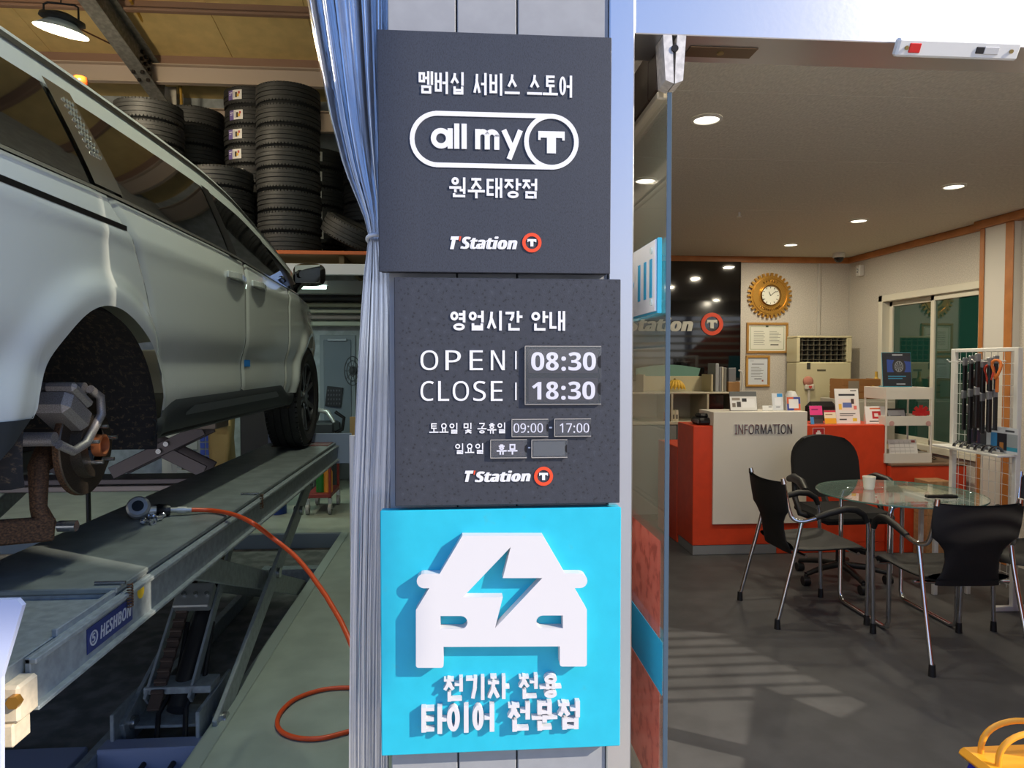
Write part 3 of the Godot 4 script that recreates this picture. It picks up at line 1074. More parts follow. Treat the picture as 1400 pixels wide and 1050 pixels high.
	var holders = [
		[717, 473, 821, 553, [[722, 477, 817, 510, "08:30", 726, 481.5, 814, 507], [722, 517, 817, 549, "18:30", 727, 521.5, 813, 546.5]], true],
		[699, 572.5, 749, 597, [[701, 575, 747, 594, "09:00", 702, 578.5, 742, 591.5]], false],
		[757, 572, 807, 596.5, [[759, 574.5, 805, 593.5, "17:00", 765, 578.5, 805, 591.5]], false],
		[670, 600.5, 720, 626, [[673, 603, 717, 623.5, "휴무", 679, 606.5, 707, 620.5]], false],
		[726, 600.5, 775, 625.5, [[729, 603, 772, 623, "", 0, 0, 0, 0]], false]]
	for h in holders:
		var q = rct(h[0], h[1], h[2], h[3], z)
		var ho = part_box("time_holder", Vector3(q[0], q[1], z), Vector3(q[2], q[3], z + 0.003), blk, s, 0.001)
		for c in h[4]:
			var cq = rct(c[0], c[1], c[2], c[3], z)
			part_box("time_card", Vector3(cq[0], cq[1], z + 0.003), Vector3(cq[2], cq[3], z + 0.0045), card if c[4] else card_b, ho, 0.0004)
			var tq = rct(c[5], c[6], c[7], c[8], z)
			var mb = MB.new()
			if c[4] == "휴무":
				korean(mb, c[4], tq[0], tq[1], tq[2], tq[3], 0.0034, z + 0.0045, 0.001)
			elif c[4]:
				letters(mb, c[4], tq[0], tq[1], tq[2], tq[3], z + 0.0045, 0.001, 700 if h[5] else 400)
			if mb.v.size():
				obj("lettering", mb, mat("time_white", c8(222, 220, 232), 0.5), ho)
		var e = MB.new()
		var tt = 0.0016
		e.bx(Vector3(q[0], q[3] - tt, z + 0.003), Vector3(q[2], q[3], z + 0.0085), 0.0003)
		e.bx(Vector3(q[0], q[1], z + 0.003), Vector3(q[2], q[1] + tt, z + 0.0085), 0.0003)
		e.bx(Vector3(q[0], q[1], z + 0.003), Vector3(q[0] + tt, q[3], z + 0.0085), 0.0003)
		obj("rim", e, rim, ho)
		# clear cover with a thumb notch on the right
		var cov = MB.new()
		var rad = (q[3] - q[1]) * (0.11 if h[5] else 0.22)
		var pts = [Vector2(q[0], q[1]), Vector2(q[2], q[1])]
		for cy in ([0.27, 0.73] if h[5] else [0.5]):
			var yy = lerp(q[1], q[3], cy)
			for k in 9:
				var a = -PI / 2 - PI * k / 8
				pts.append(Vector2(q[2] + cos(a) * rad * 0.7, yy + sin(a) * rad))
		pts.append(Vector2(q[2], q[3]))
		pts.append(Vector2(q[0], q[3]))
		var ix = Geometry2D.triangulate_polygon(PackedVector2Array(pts))
		for i in range(0, ix.size(), 3):
			var V = func(k): return Vector3(pts[ix[i + k]].x, pts[ix[i + k]].y, z + 0.0088)
			cov.tri(V.call(0), V.call(1), V.call(2), Vector3.BACK, Vector3.BACK, Vector3.BACK)
		obj("clear_cover", cov, acry, ho)

	# --- electric car sign
	var cyan = mat("cyan_sign", Color.WHITE, 0.42, 0.0, {"tex": ntex("cyan_t", 0.02, [[0.0, c8(30, 178, 204)], [0.8, c8(34, 184, 210)], [1.0, c8(54, 178, 200)]], false, 51), "scale": 1.5})
	var foam = mat("white_foam", c8(214, 211, 212), 0.6)
	r = rct(520.5, 696, 848.5, 1027, z)
	s = thing("wall_sign", "bright cyan sign with raised white electric car pictogram, lowest on the pillar", "sign", Vector3((r[0] + r[2]) / 2, r[1], z))
	part_box("panel", Vector3(r[0], r[1], z - 0.006), Vector3(r[2], r[3], z), cyan, s, 0.002)
	part_box("return_frame", Vector3(r[0] + 0.001, r[1] + 0.001, ZC + 0.0085), Vector3(r[2] - 0.001, r[3] - 0.001, z - 0.0062), cyan, s, 0.001)
	var DP = 0.030
	var Q = func(u, v):
		var p = pz(470.0 + u * 0.3524, 680.0 + v * 0.3524, z + DP)
		return Vector2(p.x, p.y)
	var arc = func(list, cu, cv, rad, d0, d1):
		for k in 9:
			var a = deg_to_rad(lerp(float(d0), float(d1), k / 8.0))
			list.append(Q.call(cu + cos(a) * rad, cv - sin(a) * rad))
	var body = []
	for e in [[460, 149], [773, 149], [858, 295]]: body.append(Q.call(e[0], e[1]))
	arc.call(body, 917, 323.5, 28, 90, -90)
	for e in [[895, 352], [943, 435]]: body.append(Q.call(e[0], e[1]))
	arc.call(body, 933, 646, 10, 0, -90)
	arc.call(body, 848, 646, 10, -90, -180)
	for e in [[838, 578], [387, 580]]: body.append(Q.call(e[0], e[1]))
	arc.call(body, 377, 651, 10, 0, -90)
	arc.call(body, 290, 651, 10, -90, -180)
	for e in [[280, 437], [332, 352]]: body.append(Q.call(e[0], e[1]))
	arc.call(body, 311, 324.5, 28, 270, 90)
	body.append(Q.call(372, 297))
	var bolt = []
	for e in [[648, 192], [617, 313], [770, 313], [587, 507], [617, 387], [462, 387]]: bolt.append(Q.call(e[0], e[1]))
	var hl = [Q.call(375, 510), Q.call(375, 460)]
	arc.call(hl, 455, 485, 25, 90, -90)
	var hr = [Q.call(850, 458), Q.call(850, 508)]
	arc.call(hr, 772, 483, 25, 270, 90)
	var cs = CSGPolygon3D.new()
	cs.name = "car_pictogram"
	cs.polygon = PackedVector2Array(body)
	cs.mode = CSGPolygon3D.MODE_DEPTH
	cs.depth = DP
	cs.material = foam
	s.add_child(cs)
	cs.position = -origin[s] + Vector3(0, 0, z + DP + 0.0004)
	for h in [["bolt_cut", bolt], ["headlight_cut", hl], ["headlight_cut", hr]]:
		var c = CSGPolygon3D.new()
		c.name = h[0]
		c.polygon = PackedVector2Array(h[1])
		c.depth = DP + 0.02
		c.position = Vector3(0, 0, 0.01)
		c.operation = CSGShape3D.OPERATION_SUBTRACTION
		c.material = foam
		cs.add_child(c, true)
	thin = 0.66
	k_line(s, "전기차 전용", 606, 924.5, 767, 956, z + 0.0004, 0.017, 0.0086, foam, 0.04)
	k_line(s, "타이어 전문점", 575, 962.5, 795, 1000, z + 0.0004, 0.017, 0.0112, foam, 0.04)
	thin = 1.0

# ---------------------------------------------------------------- gathered clear vinyl curtain
func curtain():
	var vinyl = mat("clear_vinyl", c8(232, 234, 238), 0.16, 0.8, {"alpha": 0.75, "coat": 1.0, "coat_r": 0.05})
	var z = -1.83
	var rows = [[-60, 400, 534], [0, 418, 534], [60, 430, 533], [120, 442, 532], [180, 455, 531], [240, 472, 530], [285, 491, 528], [312, 502, 524], [325, 504, 522], [338, 503, 524], [370, 498, 534], [420, 494, 538], [500, 489, 539], [600, 484, 538], [700, 480, 534], [850, 478, 531], [1000, 477, 530], [1120, 477, 530]]
	var base = pz(500, 1400, z)
	var t = thing("vinyl_curtain", "clear vinyl curtain gathered and tied beside the pillar", "curtain", Vector3(-0.25, 0.02, z))
	var rng = RandomNumberGenerator.new()
	rng.seed = 12
	var ph = []
	for k in 40: ph.append(rng.randf() * TAU)
	var cols = 150
	for layer in 2:
		var g = []
		for i in 90:
			var yy = lerp(4.15, 0.03, i / 89.0)
			# find the pixel row of this height
			var prow = (EYE.y - yy) / abs(z) * FPX + 494.5
			var l = 0.0
			var r = 0.0
			var k = 0
			while k < rows.size() - 2 and rows[k + 1][0] < prow: k += 1
			var f = clamp((prow - rows[k][0]) / (rows[k + 1][0] - rows[k][0]), -8.0, 1.0)
			l = lerp(float(rows[k][1]), float(rows[k + 1][1]), f)
			r = lerp(float(rows[k][2]), float(rows[k + 1][2]), f)
			l = max(l, 300.0)
			var wl = pz(l, clamp(prow, 0, 1050), z).x
			var wr = pz(r, clamp(prow, 0, 1050), z).x
			var w = wr - wl
			var amp = clamp(w * 0.28, 0.012, 0.045) * lerp(0.4, 1.0, smoothstep(1.5, 2.2, yy))
			var row = []
			for j in cols:
				var s = float(j) / (cols - 1)
				var x = wl + w * (s + 0.018 * sin(s * 47.0 + yy * 2.1 + ph[layer]))
				var zz = z - layer * 0.035 + amp * (0.62 * sin(s * TAU * 6.0 + ph[2] + layer * 1.7 + 0.5 * sin(yy * 1.3)) + 0.22 * sin(s * TAU * 15.0 + ph[3] + yy * 0.8) + 0.06 * sin(s * TAU * 29.0 + ph[4] - yy * 1.7))
				row.append(Vector3(x, yy, zz))
			g.append(row)
		var mb = MB.new()
		mb.sheet(g, Vector3(0, 0, 1))
		obj("vinyl_sheet", mb, vinyl, t)
	var tie = MB.new()
	var c = pz(513, 326, z)
	var pts = []
	for k in 20:
		var a = TAU * k / 20
		pts.append(c + Vector3(cos(a) * 0.021, 0.004 * sin(a + 0.6), -0.015 + sin(a) * 0.05))
	tie.tube(pts, 0.005, 8, true)
	obj("cord_tie", tie, mat("white_cord", c8(226, 228, 232), 0.5), t)
	# plastic pole at the edge of the curtain
	var p0 = pz(485, 860, z - 0.02)
	var po = thing("edge_pole", "slim cream plastic pole standing at the foot of the vinyl curtain", "pole", Vector3(p0.x, 0, p0.z))
	var m1 = MB.new()
	m1.cyl(Vector3(p0.x, 0.0, p0.z), Vector3(p0.x, 1.28, p0.z), 0.0105, -1, 14)
	obj("tube", m1, mat("cream_plastic", c8(214, 204, 190), 0.45), po)
	var m2 = MB.new()
	m2.cyl(Vector3(p0.x, 0.50, p0.z), Vector3(p0.x, 0.66, p0.z), 0.0122, -1, 14)
	obj("sleeve", m2, mat("dark_sleeve", c8(70, 72, 86), 0.5), po)

# ---------------------------------------------------------------- unseen board added behind the camera to shade the van
func forecourt():
	var t = thing("added_shade_board", "added unseen board on two posts behind the viewer that shades the van", "shade board", Vector3(4.6, 0, 2.95))
	part_box("board", Vector3(3.0, 5.8, 2.9), Vector3(7.5, 8.8, 3.0), mat("shade_board_grey", c8(120, 122, 128), 0.5), t, 0.02)
	for x in [3.6, 5.6]:
		var m = MB.new()
		m.cyl(Vector3(x, 0, 2.95), Vector3(x, 5.85, 2.95), 0.09, -1, 20)
		obj("post", m, mats["shade_board_grey"], t)

# ---------------------------------------------------------------- glass leaf inside the entrance
func glass_leaf():
	var x = 0.536
	var z0 = -1.78
	var z1 = -2.80
	var steel = mats["stainless"]
	var brown = mat("brown_transom", c8(70, 56, 46), 0.4, 0.2)
	var leaf = thing("glass_door_leaf", "frameless glass door leaf standing edge on with stickers", "glass door", Vector3(x, 0.01, (z0 + z1) / 2))
	var g = MB.new()
	for sx in [-0.006, 0.006]:
		g.quad(Vector3(x + sx, 0.02, z0), Vector3(x + sx, 0.02, z1), Vector3(x + sx, 2.15, z1), Vector3(x + sx, 2.15, z0))
	obj("pane", g, mat("door_glass", Color(0.55, 0.68, 0.62), 0.02, 0.0, {"alpha": 0.07}), leaf)
	var e = MB.new()
	e.bx(Vector3(x - 0.0062, 0.02, z0), Vector3(x + 0.0062, 2.15, z0 + 0.003), 0.001)
	obj("glass_edge", e, mat("glass_edge", c8(66, 84, 100), 0.3, 0.0), leaf)
	part_box("top_rail", Vector3(x - 0.018, 2.15, z1), Vector3(x + 0.018, 2.172, z0 - 0.045), mat("cream_rail", c8(196, 184, 158), 0.4, 0.3), leaf)
	part_box("bottom_rail", Vector3(x - 0.018, 0.006, z1), Vector3(x + 0.018, 0.06, z0), steel, leaf)
	# sticker band low on the pane: cyan stripe over faded red print, ON
	var st = MB.new()
	var yb0 = 0.62
	st.quad(Vector3(x - 0.0075, 0.60, z0 - 0.004), Vector3(x - 0.0075, 0.60, z1), Vector3(x - 0.0075, 0.74, z1), Vector3(x - 0.0075, 0.74, z0 - 0.004))
	obj("sticker_band", st, mat("cyan_film", c8(30, 160, 205), 0.4), leaf)
	var fd = mat("faded_red_film", Color(0.72, 0.36, 0.30), 0.6, 0.0, {"alpha": 0.72, "tex": ntex("fade_t", 0.03, [[0.0, c8(255, 255, 255)], [0.55, c8(245, 225, 220)], [0.75, c8(200, 150, 140)]], false, 61)})
	for yy in [[0.30, 0.598], [0.742, 1.0]]:
		var fm = MB.new()
		fm.quad(Vector3(x - 0.0075, yy[0], z0 - 0.03), Vector3(x - 0.0075, yy[0], z1), Vector3(x - 0.0075, yy[1], z1), Vector3(x - 0.0075, yy[1], z0 - 0.03))
		obj("sticker_film", fm, fd, leaf)
	var tx = MB.new()
	tx.xf = Transform3D(Basis(Vector3(0, 0, 1), Vector3.UP, Vector3(-1, 0, 0)), Vector3(x - 0.0085, 0, 0))
	letters(tx, "ON", -2.42, 0.635, -2.12, 0.705, 0.0, 0.0006, 700)
	obj("lettering", tx, mat("film_white", c8(214, 224, 228), 0.5), leaf)
	# clamp at the top corner
	var cl = thing("glass_clamp", "worn white metal clamp joining glass edge and steel header", "clamp", Vector3(0.537, 2.15, -1.76))
	var c0 = Vector3(0.537, 0, -1.76)
	for sx in [-1, 1]:
		var m = MB.new()
		m.xf = Transform3D(Basis(), Vector3(c0.x, 0, c0.z))
		m.prism([Vector2(0.0015 * sx, 2.158), Vector2(0.022 * sx, 2.166), Vector2(0.029 * sx, 2.276), Vector2(0.007 * sx, 2.276), Vector2(0.004 * sx, 2.24)], -0.05, 0.018)
		obj("jaw", m, mat("worn_white_metal", Color.WHITE, 0.4, 0.3, {"tex": grain("wornw_t", c8(206, 200, 192), 0.07, 0.03, 63), "scale": 3.0}), cl)
	var scw = MB.new()
	scw.cyl(Vector3(c0.x, 2.243, c0.z + 0.017), Vector3(c0.x, 2.243, c0.z + 0.022), 0.009, -1, 12)
	obj("screw", scw, mat("dark_screw", c8(40, 36, 34), 0.4, 0.6), cl)
	# transom beam above the leaf
	var tb = MB.new()
	tb.bx(Vector3(x - 0.02, 2.175, z1), Vector3(x + 0.03, 2.31, -1.91), 0.003)
	tb.bx(Vector3(x - 0.02, 2.175, -1.91), Vector3(x + 0.03, 2.277, z0 - 0.05), 0.003)
	one("transom_beam", tb, brown, "dark brown transom beam running inward above the glass leaf", "beam")
	# white acrylic sign screwed to the leaf, three cyan bars
	var a = px_(903, 325, x - 0.012)
	var b = px_(840, 350, x - 0.012)
	var y0 = px_(903, 425, x - 0.012).y
	var y1 = px_(903, 327, x - 0.012).y
	var sg = thing("glass_door_sign", "white acrylic plate with three cyan bars fixed to the glass leaf", "sign", Vector3(x - 0.015, y0, (a.z + b.z) / 2))
	var zz0 = a.z
	var zz1 = -2.4
	part_box("plate", Vector3(x - 0.026, y0, zz1), Vector3(x - 0.021, y1, zz0), mat("white_acrylic", c8(236, 238, 242), 0.2), sg, 0.001)
	part_box("back_plate", Vector3(x - 0.0205, y0 - 0.006, zz1), Vector3(x - 0.009, y1 + 0.004, zz0 + 0.004), mat("cyan_acrylic", c8(60, 170, 205), 0.15), sg, 0.001)
	var zb = [px_(890, 380, x - 0.026).z, px_(882, 380, x - 0.026).z, px_(874, 380, x - 0.026).z]
	for q in zb:
		part_box("bar", Vector3(x - 0.0272, lerp(y0, y1, 0.2), q - 0.012), Vector3(x - 0.026, lerp(y0, y1, 0.75), q + 0.012), mats["cyan_film"], sg, 0.0003)
	var qm = MB.new()
	qm.xf = Transform3D(Basis(Vector3(0, 0, 1), Vector3.UP, Vector3(-1, 0, 0)), Vector3(x - 0.026, 0, 0))
	letters(qm, "?", px_(862, 380, x - 0.026).z - 0.02, lerp(y0, y1, 0.2), px_(862, 380, x - 0.026).z + 0.04, lerp(y0, y1, 0.58), 0.0, 0.001, 700)
	obj("lettering", qm, mats["cyan_film"], sg)
	for yv in [y0 + 0.025, y1 - 0.025]:
		var s = MB.new()
		s.cyl(Vector3(x - 0.030, yv, zz0 - 0.03), Vector3(x - 0.004, yv, zz0 - 0.03), 0.009, -1, 14)
		obj("stud", s, mat("clear_stud", c8(214, 232, 228), 0.1), sg)

# ---------------------------------------------------------------- workshop: tyre loft, rear wall, lamps
func tyre_mesh(R, W, rin, seg = 44):
	var mb = MB.new()
	var h = W / 2
	var pr = []
	pr.append(Vector2(rin, -h * 0.72))
	pr.append(Vector2(rin + 0.03, -h * 0.98))
	pr.append(Vector2((rin + R) / 2 + 0.01, -h * 1.04))
	pr.append(Vector2(R - 0.03, -h * 0.92))
	pr.append(Vector2(R - 0.008, -h * 0.76))
	var ribs = [[-0.76, -0.46], [-0.40, -0.06], [0.06, 0.40], [0.46, 0.76]]
	for i in ribs.size():
		pr.append(Vector2(R - (0.004 if i in [0, 3] else 0.0), h * ribs[i][0]))
		pr.append(Vector2(R - (0.004 if i in [0, 3] else 0.0), h * ribs[i][1]))
		if i < 3:
			pr.append(Vector2(R - 0.011, h * (ribs[i][1] + 0.012)))
			pr.append(Vector2(R - 0.011, h * (ribs[i + 1][0] - 0.012)))
	pr.append(Vector2(R - 0.008, h * 0.76))
	pr.append(Vector2(R - 0.03, h * 0.92))
	pr.append(Vector2((rin + R) / 2 + 0.01, h * 1.04))
	pr.append(Vector2(rin + 0.03, h * 0.98))
	pr.append(Vector2(rin, h * 0.72))
	pr.append(Vector2(rin + 0.025, h * 0.6))
	pr.append(Vector2(R - 0.03, 0.0))
	pr.append(Vector2(rin + 0.025, -h * 0.6))
	pr.append(Vector2(rin, -h * 0.72))
	mb.lathe(pr, Vector3.ZERO, Vector3.UP, seg, false)
	# shoulder lugs
	for k in 60:
		var a = TAU * k / 60
		var u = Vector3(cos(a), 0, sin(a))
		var b = Basis(u, Vector3.UP, u.cross(Vector3.UP))
		for s in [-1, 1]:
			mb.box(u * (R - 0.010) + Vector3.UP * s * h * 0.83, Vector3(0.013, h * 0.13, 0.022), 0.0, b)
	return mb

func garage():
	var rubber = mat("tyre_rubber", Color.WHITE, 0.62, 0.0, {"tex": grain("rubber_t", c8(40, 40, 39), 0.14, 0.05, 71), "scale": 2.0})
	var sh = -6.95
	var top = 2.53
	# loft
	var deck = thing("tyre_loft", "high loft deck with orange edge carrying the tyre stacks", "loft", Vector3(-3, top - 0.3, -7.8))
	part_box("deck_board", Vector3(-6.9, top - 0.03, -8.395), Vector3(0.15, top - 0.001, sh), mat("loft_ply", c8(140, 104, 66), 0.7), deck)
	part_box("edge_board", Vector3(-6.9, top - 0.035, sh), Vector3(0.15, top, sh + 0.02), mat("orange_edge", c8(190, 96, 40), 0.55), deck)
	for k in 9:
		part_box("joist", Vector3(-6.6 + k * 0.78, top - 0.12, -8.395), Vector3(-6.55 + k * 0.78, top - 0.031, sh - 0.05), mat("joist_wood", c8(110, 92, 58), 0.7), deck)
	part_box("front_beam", Vector3(-6.9, top - 0.225, sh - 0.06), Vector3(0.15, top - 0.121, sh), mat("white_beam", c8(206, 208, 210), 0.45), deck)
	part_box("support_beam", Vector3(-6.9, top - 0.34, -7.75), Vector3(0.15, top - 0.2, -7.65), mat("grey_beam", c8(128, 126, 120), 0.5), deck)
	# tyres
	var R = 0.314
	var W = 0.198
	var proto_mesh = tyre_mesh(R, W, 0.205).mesh()
	var lab = ImageTexture.create_from_image(label_image())
	var labm = mat("tyre_label", Color.WHITE, 0.4, 0.0, {"tex": lab, "uv": true})
	# label patch bent over the tread
	var lm = MB.new()
	var g = []
	for i in 2:
		var row = []
		for j in 9:
			var a = lerp(-0.27, 0.27, j / 8.0)
			row.append(Vector3(sin(a) * (R + 0.002), (0.05 if i == 0 else -0.05), cos(a) * (R + 0.002)))
		g.append(row)
	lm.sheet(g, Vector3(0, 0, 1))
	var lmesh = lm.mesh()
	var proto: MeshInstance3D = null
	var rng = RandomNumberGenerator.new()
	rng.seed = 5
	var stacks = [
		[396.0, -7.38, 8, -1, "worn black tyre, %s of the tallest stack at the loft edge", "tyres in the tallest stack", 0.0],
		[303.0, -7.31, 4, -1, "black tyre, %s of the low stack before the labelled tyres", "tyres in the low stack", 0.0],
		[350.0, -8.08, 9, 0.42, "new black tyre with paper tread label, %s of its tall stack", "labelled tyres in the tall loft stack", 0.0],
		[207.0, -7.31, 7, -1, "black tyre, %s of the stack rising above the van roof", "tyres in the stack above the van roof", 0.0],
		[268.0, -8.1, 8, -1, "black tyre, %s of the shaded stack by the steel post", "tyres in the shaded stack by the post", 0.0],
		[434.0, -8.12, 6, -0.12, "labelled black tyre, %s of the shaded stack behind the tallest one", "labelled tyres behind the tallest stack", 0.0],
		[510.0, -7.9, 6, -1, "black tyre, %s of the dark stack beside the curtain", "tyres in the dark stack beside the curtain", 0.0],
	]
	for s in stacks:
		var c = pz(s[0], 340, s[1])
		c.y = top
		var ords = ["lowest", "second from the bottom", "third from the bottom", "fourth from the bottom", "fifth from the bottom", "sixth from the bottom", "seventh from the bottom", "eighth from the bottom"]
		for k in s[2]:
			var t = thing("tyre", s[4] % ("topmost" if k == s[2] - 1 else ords[k]), "tyre", Vector3(c.x + rng.randf_range(-0.008, 0.008), top + W * 0.53 + k * W * 1.045, c.z + rng.randf_range(-0.008, 0.008)), s[5], false)
			var o = MeshInstance3D.new()
			o.name = "casing"
			o.mesh = proto_mesh
			o.set_surface_override_material(0, rubber)
			t.add_child(o)
			if s[3] > -1:
				var l = MeshInstance3D.new()
				l.name = "paper_label"
				l.mesh = lmesh
				l.set_surface_override_material(0, labm)
				t.add_child(l)
			t.rotation.y = -s[3] + rng.randf_range(-0.06, 0.06) if s[3] > -1 else rng.randf() * 6.0
	var lean = thing("tyre", "single black tyre lying tilted on the loft beside the tallest stack", "tyre", Vector3(0, 0, 0), "", false)
	var o2 = MeshInstance3D.new()
	o2.name = "casing"
	o2.mesh = proto_mesh
	o2.set_surface_override_material(0, rubber)
	lean.add_child(o2)
	var lc = pz(466, 322, -7.32)
	lean.position = Vector3(-1.04, top + 0.225, -7.285)
	lean.rotation = Vector3(deg_to_rad(12), 0, deg_to_rad(-26))

	# high bay lamp on its bracket
	var lz = -5.9
	var L = pz(84, 40, lz)
	var la = thing("high_bay_lamp", "round black and white high bay lamp hanging under the roof", "lamp", L)
	var mb = MB.new()
	var ax = Vector3(0.18, 1, 0.12).normalized()
	mb.lathe([Vector2(0.0, 0.125), Vector2(0.06, 0.12), Vector2(0.155, 0.085), Vector2(0.16, 0.06), Vector2(0.10, 0.055)], L, ax, 32, false)
	obj("heat_sink", mb, mat("lamp_black", c8(34, 34, 36), 0.5), la)
	mb = MB.new()
	mb.lathe([Vector2(0.10, 0.055), Vector2(0.13, 0.03), Vector2(0.195, -0.015), Vector2(0.19, -0.018), Vector2(0.12, 0.025), Vector2(0.09, 0.05)], L, ax, 32, true)
	obj("reflector", mb, mat("lamp_reflector", c8(216, 226, 226), 0.3, 0.2), la)
	mb = MB.new()
	mb.cyl(L + ax * 0.052, L + ax * 0.024, 0.088, 0.118, 28)
	obj("lamp_lens", mb, mat("lamp_glow", c8(255, 246, 226), 0.4, 0.0, {"emit": Color(1.0, 0.95, 0.85), "power": 2.5}), la)
	mb = MB.new()
	mb.tube([L + Vector3(-0.13, 0.08, 0), L + Vector3(-0.13, 0.19, 0), L + Vector3(-0.10, 0.205, 0), L + Vector3(0.10, 0.19, 0), L + Vector3(0.13, 0.17, 0), L + Vector3(0.13, 0.06, 0)], 0.008, 8)
	mb.tube([L + Vector3(0, 0.20, 0), L + Vector3(0.0, 0.30, 0), L + Vector3(0.02, 0.34, 0), L + Vector3(0.0, 1.05, 0)], 0.005, 6)
	obj("bracket", mb, mats["lamp_black"], la)
	var ol = OmniLight3D.new()
	ol.name = "high_bay_light"
	add_child(ol)
	ol.position = L - ax * 0.06
	ol.light_energy = 3.2
	ol.light_size = 0.12
	ol.light_color = Color(1.0, 0.93, 0.80)
	ol.omni_range = 20.0
	ol.omni_attenuation = 2.0
	ol.shadow_enabled = true
	# a second lamp of the kind further left over the van, out of the picture
	# fluorescent batten below the loft
	var fa = pz(345, 392, -7.3)
	var fb = pz(446, 392, -7.3)
	var fl = thing("fluorescent_light", "lit white fluorescent batten below the loft beam", "light", Vector3((fa.x + fb.x) / 2, fa.y, -7.3))
	part_box("housing", Vector3(fa.x - 0.5, fa.y + 0.02, -7.33), Vector3(fb.x + 0.02, fa.y + 0.06, -7.27), mat("batten_white", c8(220, 224, 222), 0.5), fl)
	mb = MB.new()
	mb.cyl(Vector3(fa.x - 0.48, fa.y, -7.3), Vector3(fb.x, fa.y, -7.3), 0.019, -1, 12)
	obj("tube_light", mb, mat("tube_glow", c8(235, 255, 250), 0.4, 0.0, {"emit": Color(0.86, 1.0, 0.95), "power": 3.0}), fl)
	lamp_area("batten_light", Vector3((fa.x + fb.x) / 2 - 0.2, fa.y - 0.03, -7.3), Vector2(1.2, 0.04), 1.3, Color(0.88, 1.0, 0.94))
	for e in [[-3.0, "twin tube fluorescent batten hanging over the aisle beside the raised van"]]:
		var bx = -0.35
		var by = 4.4
		var ba = thing("aisle_light", e[1], "light", Vector3(bx, by, e[0]))
		part_box("housing", Vector3(bx - 0.06, by, e[0] - 0.62), Vector3(bx + 0.06, by + 0.05, e[0] + 0.62), mats["batten_white"], ba)
		for q in [-0.03, 0.03]:
			mb = MB.new()
			mb.cyl(Vector3(bx + q, by - 0.02, e[0] - 0.6), Vector3(bx + q, by - 0.02, e[0] + 0.6), 0.014, -1, 12)
			obj("tube_light", mb, mats["tube_glow"], ba)
		for q in [-0.4, 0.4]:
			mb = MB.new()
			mb.cyl(Vector3(bx, by + 0.05, e[0] + q), Vector3(bx, 4.67 + (e[0] + q + 8.5) * 0.21, e[0] + q), 0.004, -1, 6)
			obj("hanger", mb, mats["lamp_black"], ba)
		lamp_area("aisle_batten_light", Vector3(bx, by - 0.045, e[0]), Vector2(0.1, 1.2), 5.0, Color(0.98, 1.0, 0.90))
	# rolled door box, ducts and rails on the rear wall under the loft
	var gal = mat("galvanised", c8(176, 184, 178), 0.35, 0.6)
	var pale = mat("pale_green_rail", c8(196, 204, 188), 0.45)
	var e = [[402, 412, "dark_duct", c8(62, 64, 64), "dark round duct along the rear wall under the batten"], [414, 419, "rail", c8(170, 172, 150), "thin cream rail under the dark duct"], [423, 427, "rail", c8(214, 212, 190), "bright cream rail above the lower conduit run"], [430, 436, "conduit", c8(178, 164, 158), "pinkish conduit pipe between two cream rails"], [439, 445, "rail", c8(196, 200, 178), "broad cream rail above the grey rear door"]]
	for k in e:
		var p = pz(460, k[0], -8.6)
		var q = pz(460, k[1], -8.6)
		var b = MB.new()
		if k[2] == "rail":
			b.bx(Vector3(-6.9, q.y, -8.80), Vector3(0.15, p.y, -8.66), 0.006)
		else:
			var rr = (p.y - q.y) / 2
			b.cyl(Vector3(-6.9, (p.y + q.y) / 2, -8.73), Vector3(0.15, (p.y + q.y) / 2, -8.73), rr, -1, 16)
		one({"dark_duct": "air_duct", "rail": "wall_rail", "conduit": "conduit_pipe"}[k[2]], b, mat("run_" + str(k[0]), k[3], 0.5), k[4], {"dark_duct": "duct", "rail": "rail", "conduit": "pipe"}[k[2]])
	# grey door in the rear wall
	var d0 = pz(437, 458, -8.88)
	var d1 = pz(487, 640, -8.88)
	var dr = MB.new()
	dr.bx(Vector3(d0.x, 0, -8.9), Vector3(d1.x, d0.y, -8.87), 0.004)
	var dn = struct("door_1", dr, mat("door_frame_grey", c8(140, 148, 152), 0.5), "grey steel door in the rear workshop wall")
	part_box("door_leaf", Vector3(d0.x + 0.05, 0.02, -8.88), Vector3(d1.x - 0.05, d0.y - 0.06, -8.855), mat("door_leaf_grey", c8(112, 122, 130), 0.5), dn)
	part_box("door_closer", Vector3(d0.x + 0.1, d0.y - 0.075, -8.855), Vector3(d1.x - 0.1, d0.y - 0.045, -8.83), mat("closer_grey", c8(150, 154, 156), 0.4, 0.4), dn)
	# two panel seams of the rear wall
	# ventilation fan guard beside the door
	var fc = pz(483, 507, -8.5)
	var fan = thing("wall_fan", "dark wall fan with round guard beside the rear door", "fan", fc)
	mb = MB.new()
	for rr in [0.17, 0.12, 0.06]:
		var pts = []
		for k in 24: pts.append(fc + Vector3(cos(TAU * k / 24) * rr * 0.55, sin(TAU * k / 24) * rr, 0.05 + 0.02 * (1 - rr / 0.17)))
		mb.tube(pts, 0.006, 5, true)
	for k in 10:
		var a = TAU * k / 10
		mb.tube([fc + Vector3(0, 0, 0.07), fc + Vector3(cos(a) * 0.094, sin(a) * 0.17, 0.05)], 0.004, 5)
	obj("guard", mb, mat("fan_dark", c8(60, 62, 66), 0.5), fan)
	mb = MB.new()
	mb.cyl(fc + Vector3(0, 0, -0.35), fc + Vector3(0, 0, 0.02), 0.05, -1, 14)
	obj("motor", mb, mats["fan_dark"], fan)
	for k in 3:
		var bl = MB.new()
		var a = TAU * k / 3
		bl.bar(fc + Vector3(0, 0, 0.03), fc + Vector3(cos(a) * 0.085, sin(a) * 0.15, 0.035), 0.05, 0.004)
		obj("blade", bl, mat("fan_blade", c8(150, 156, 160), 0.4), fan)

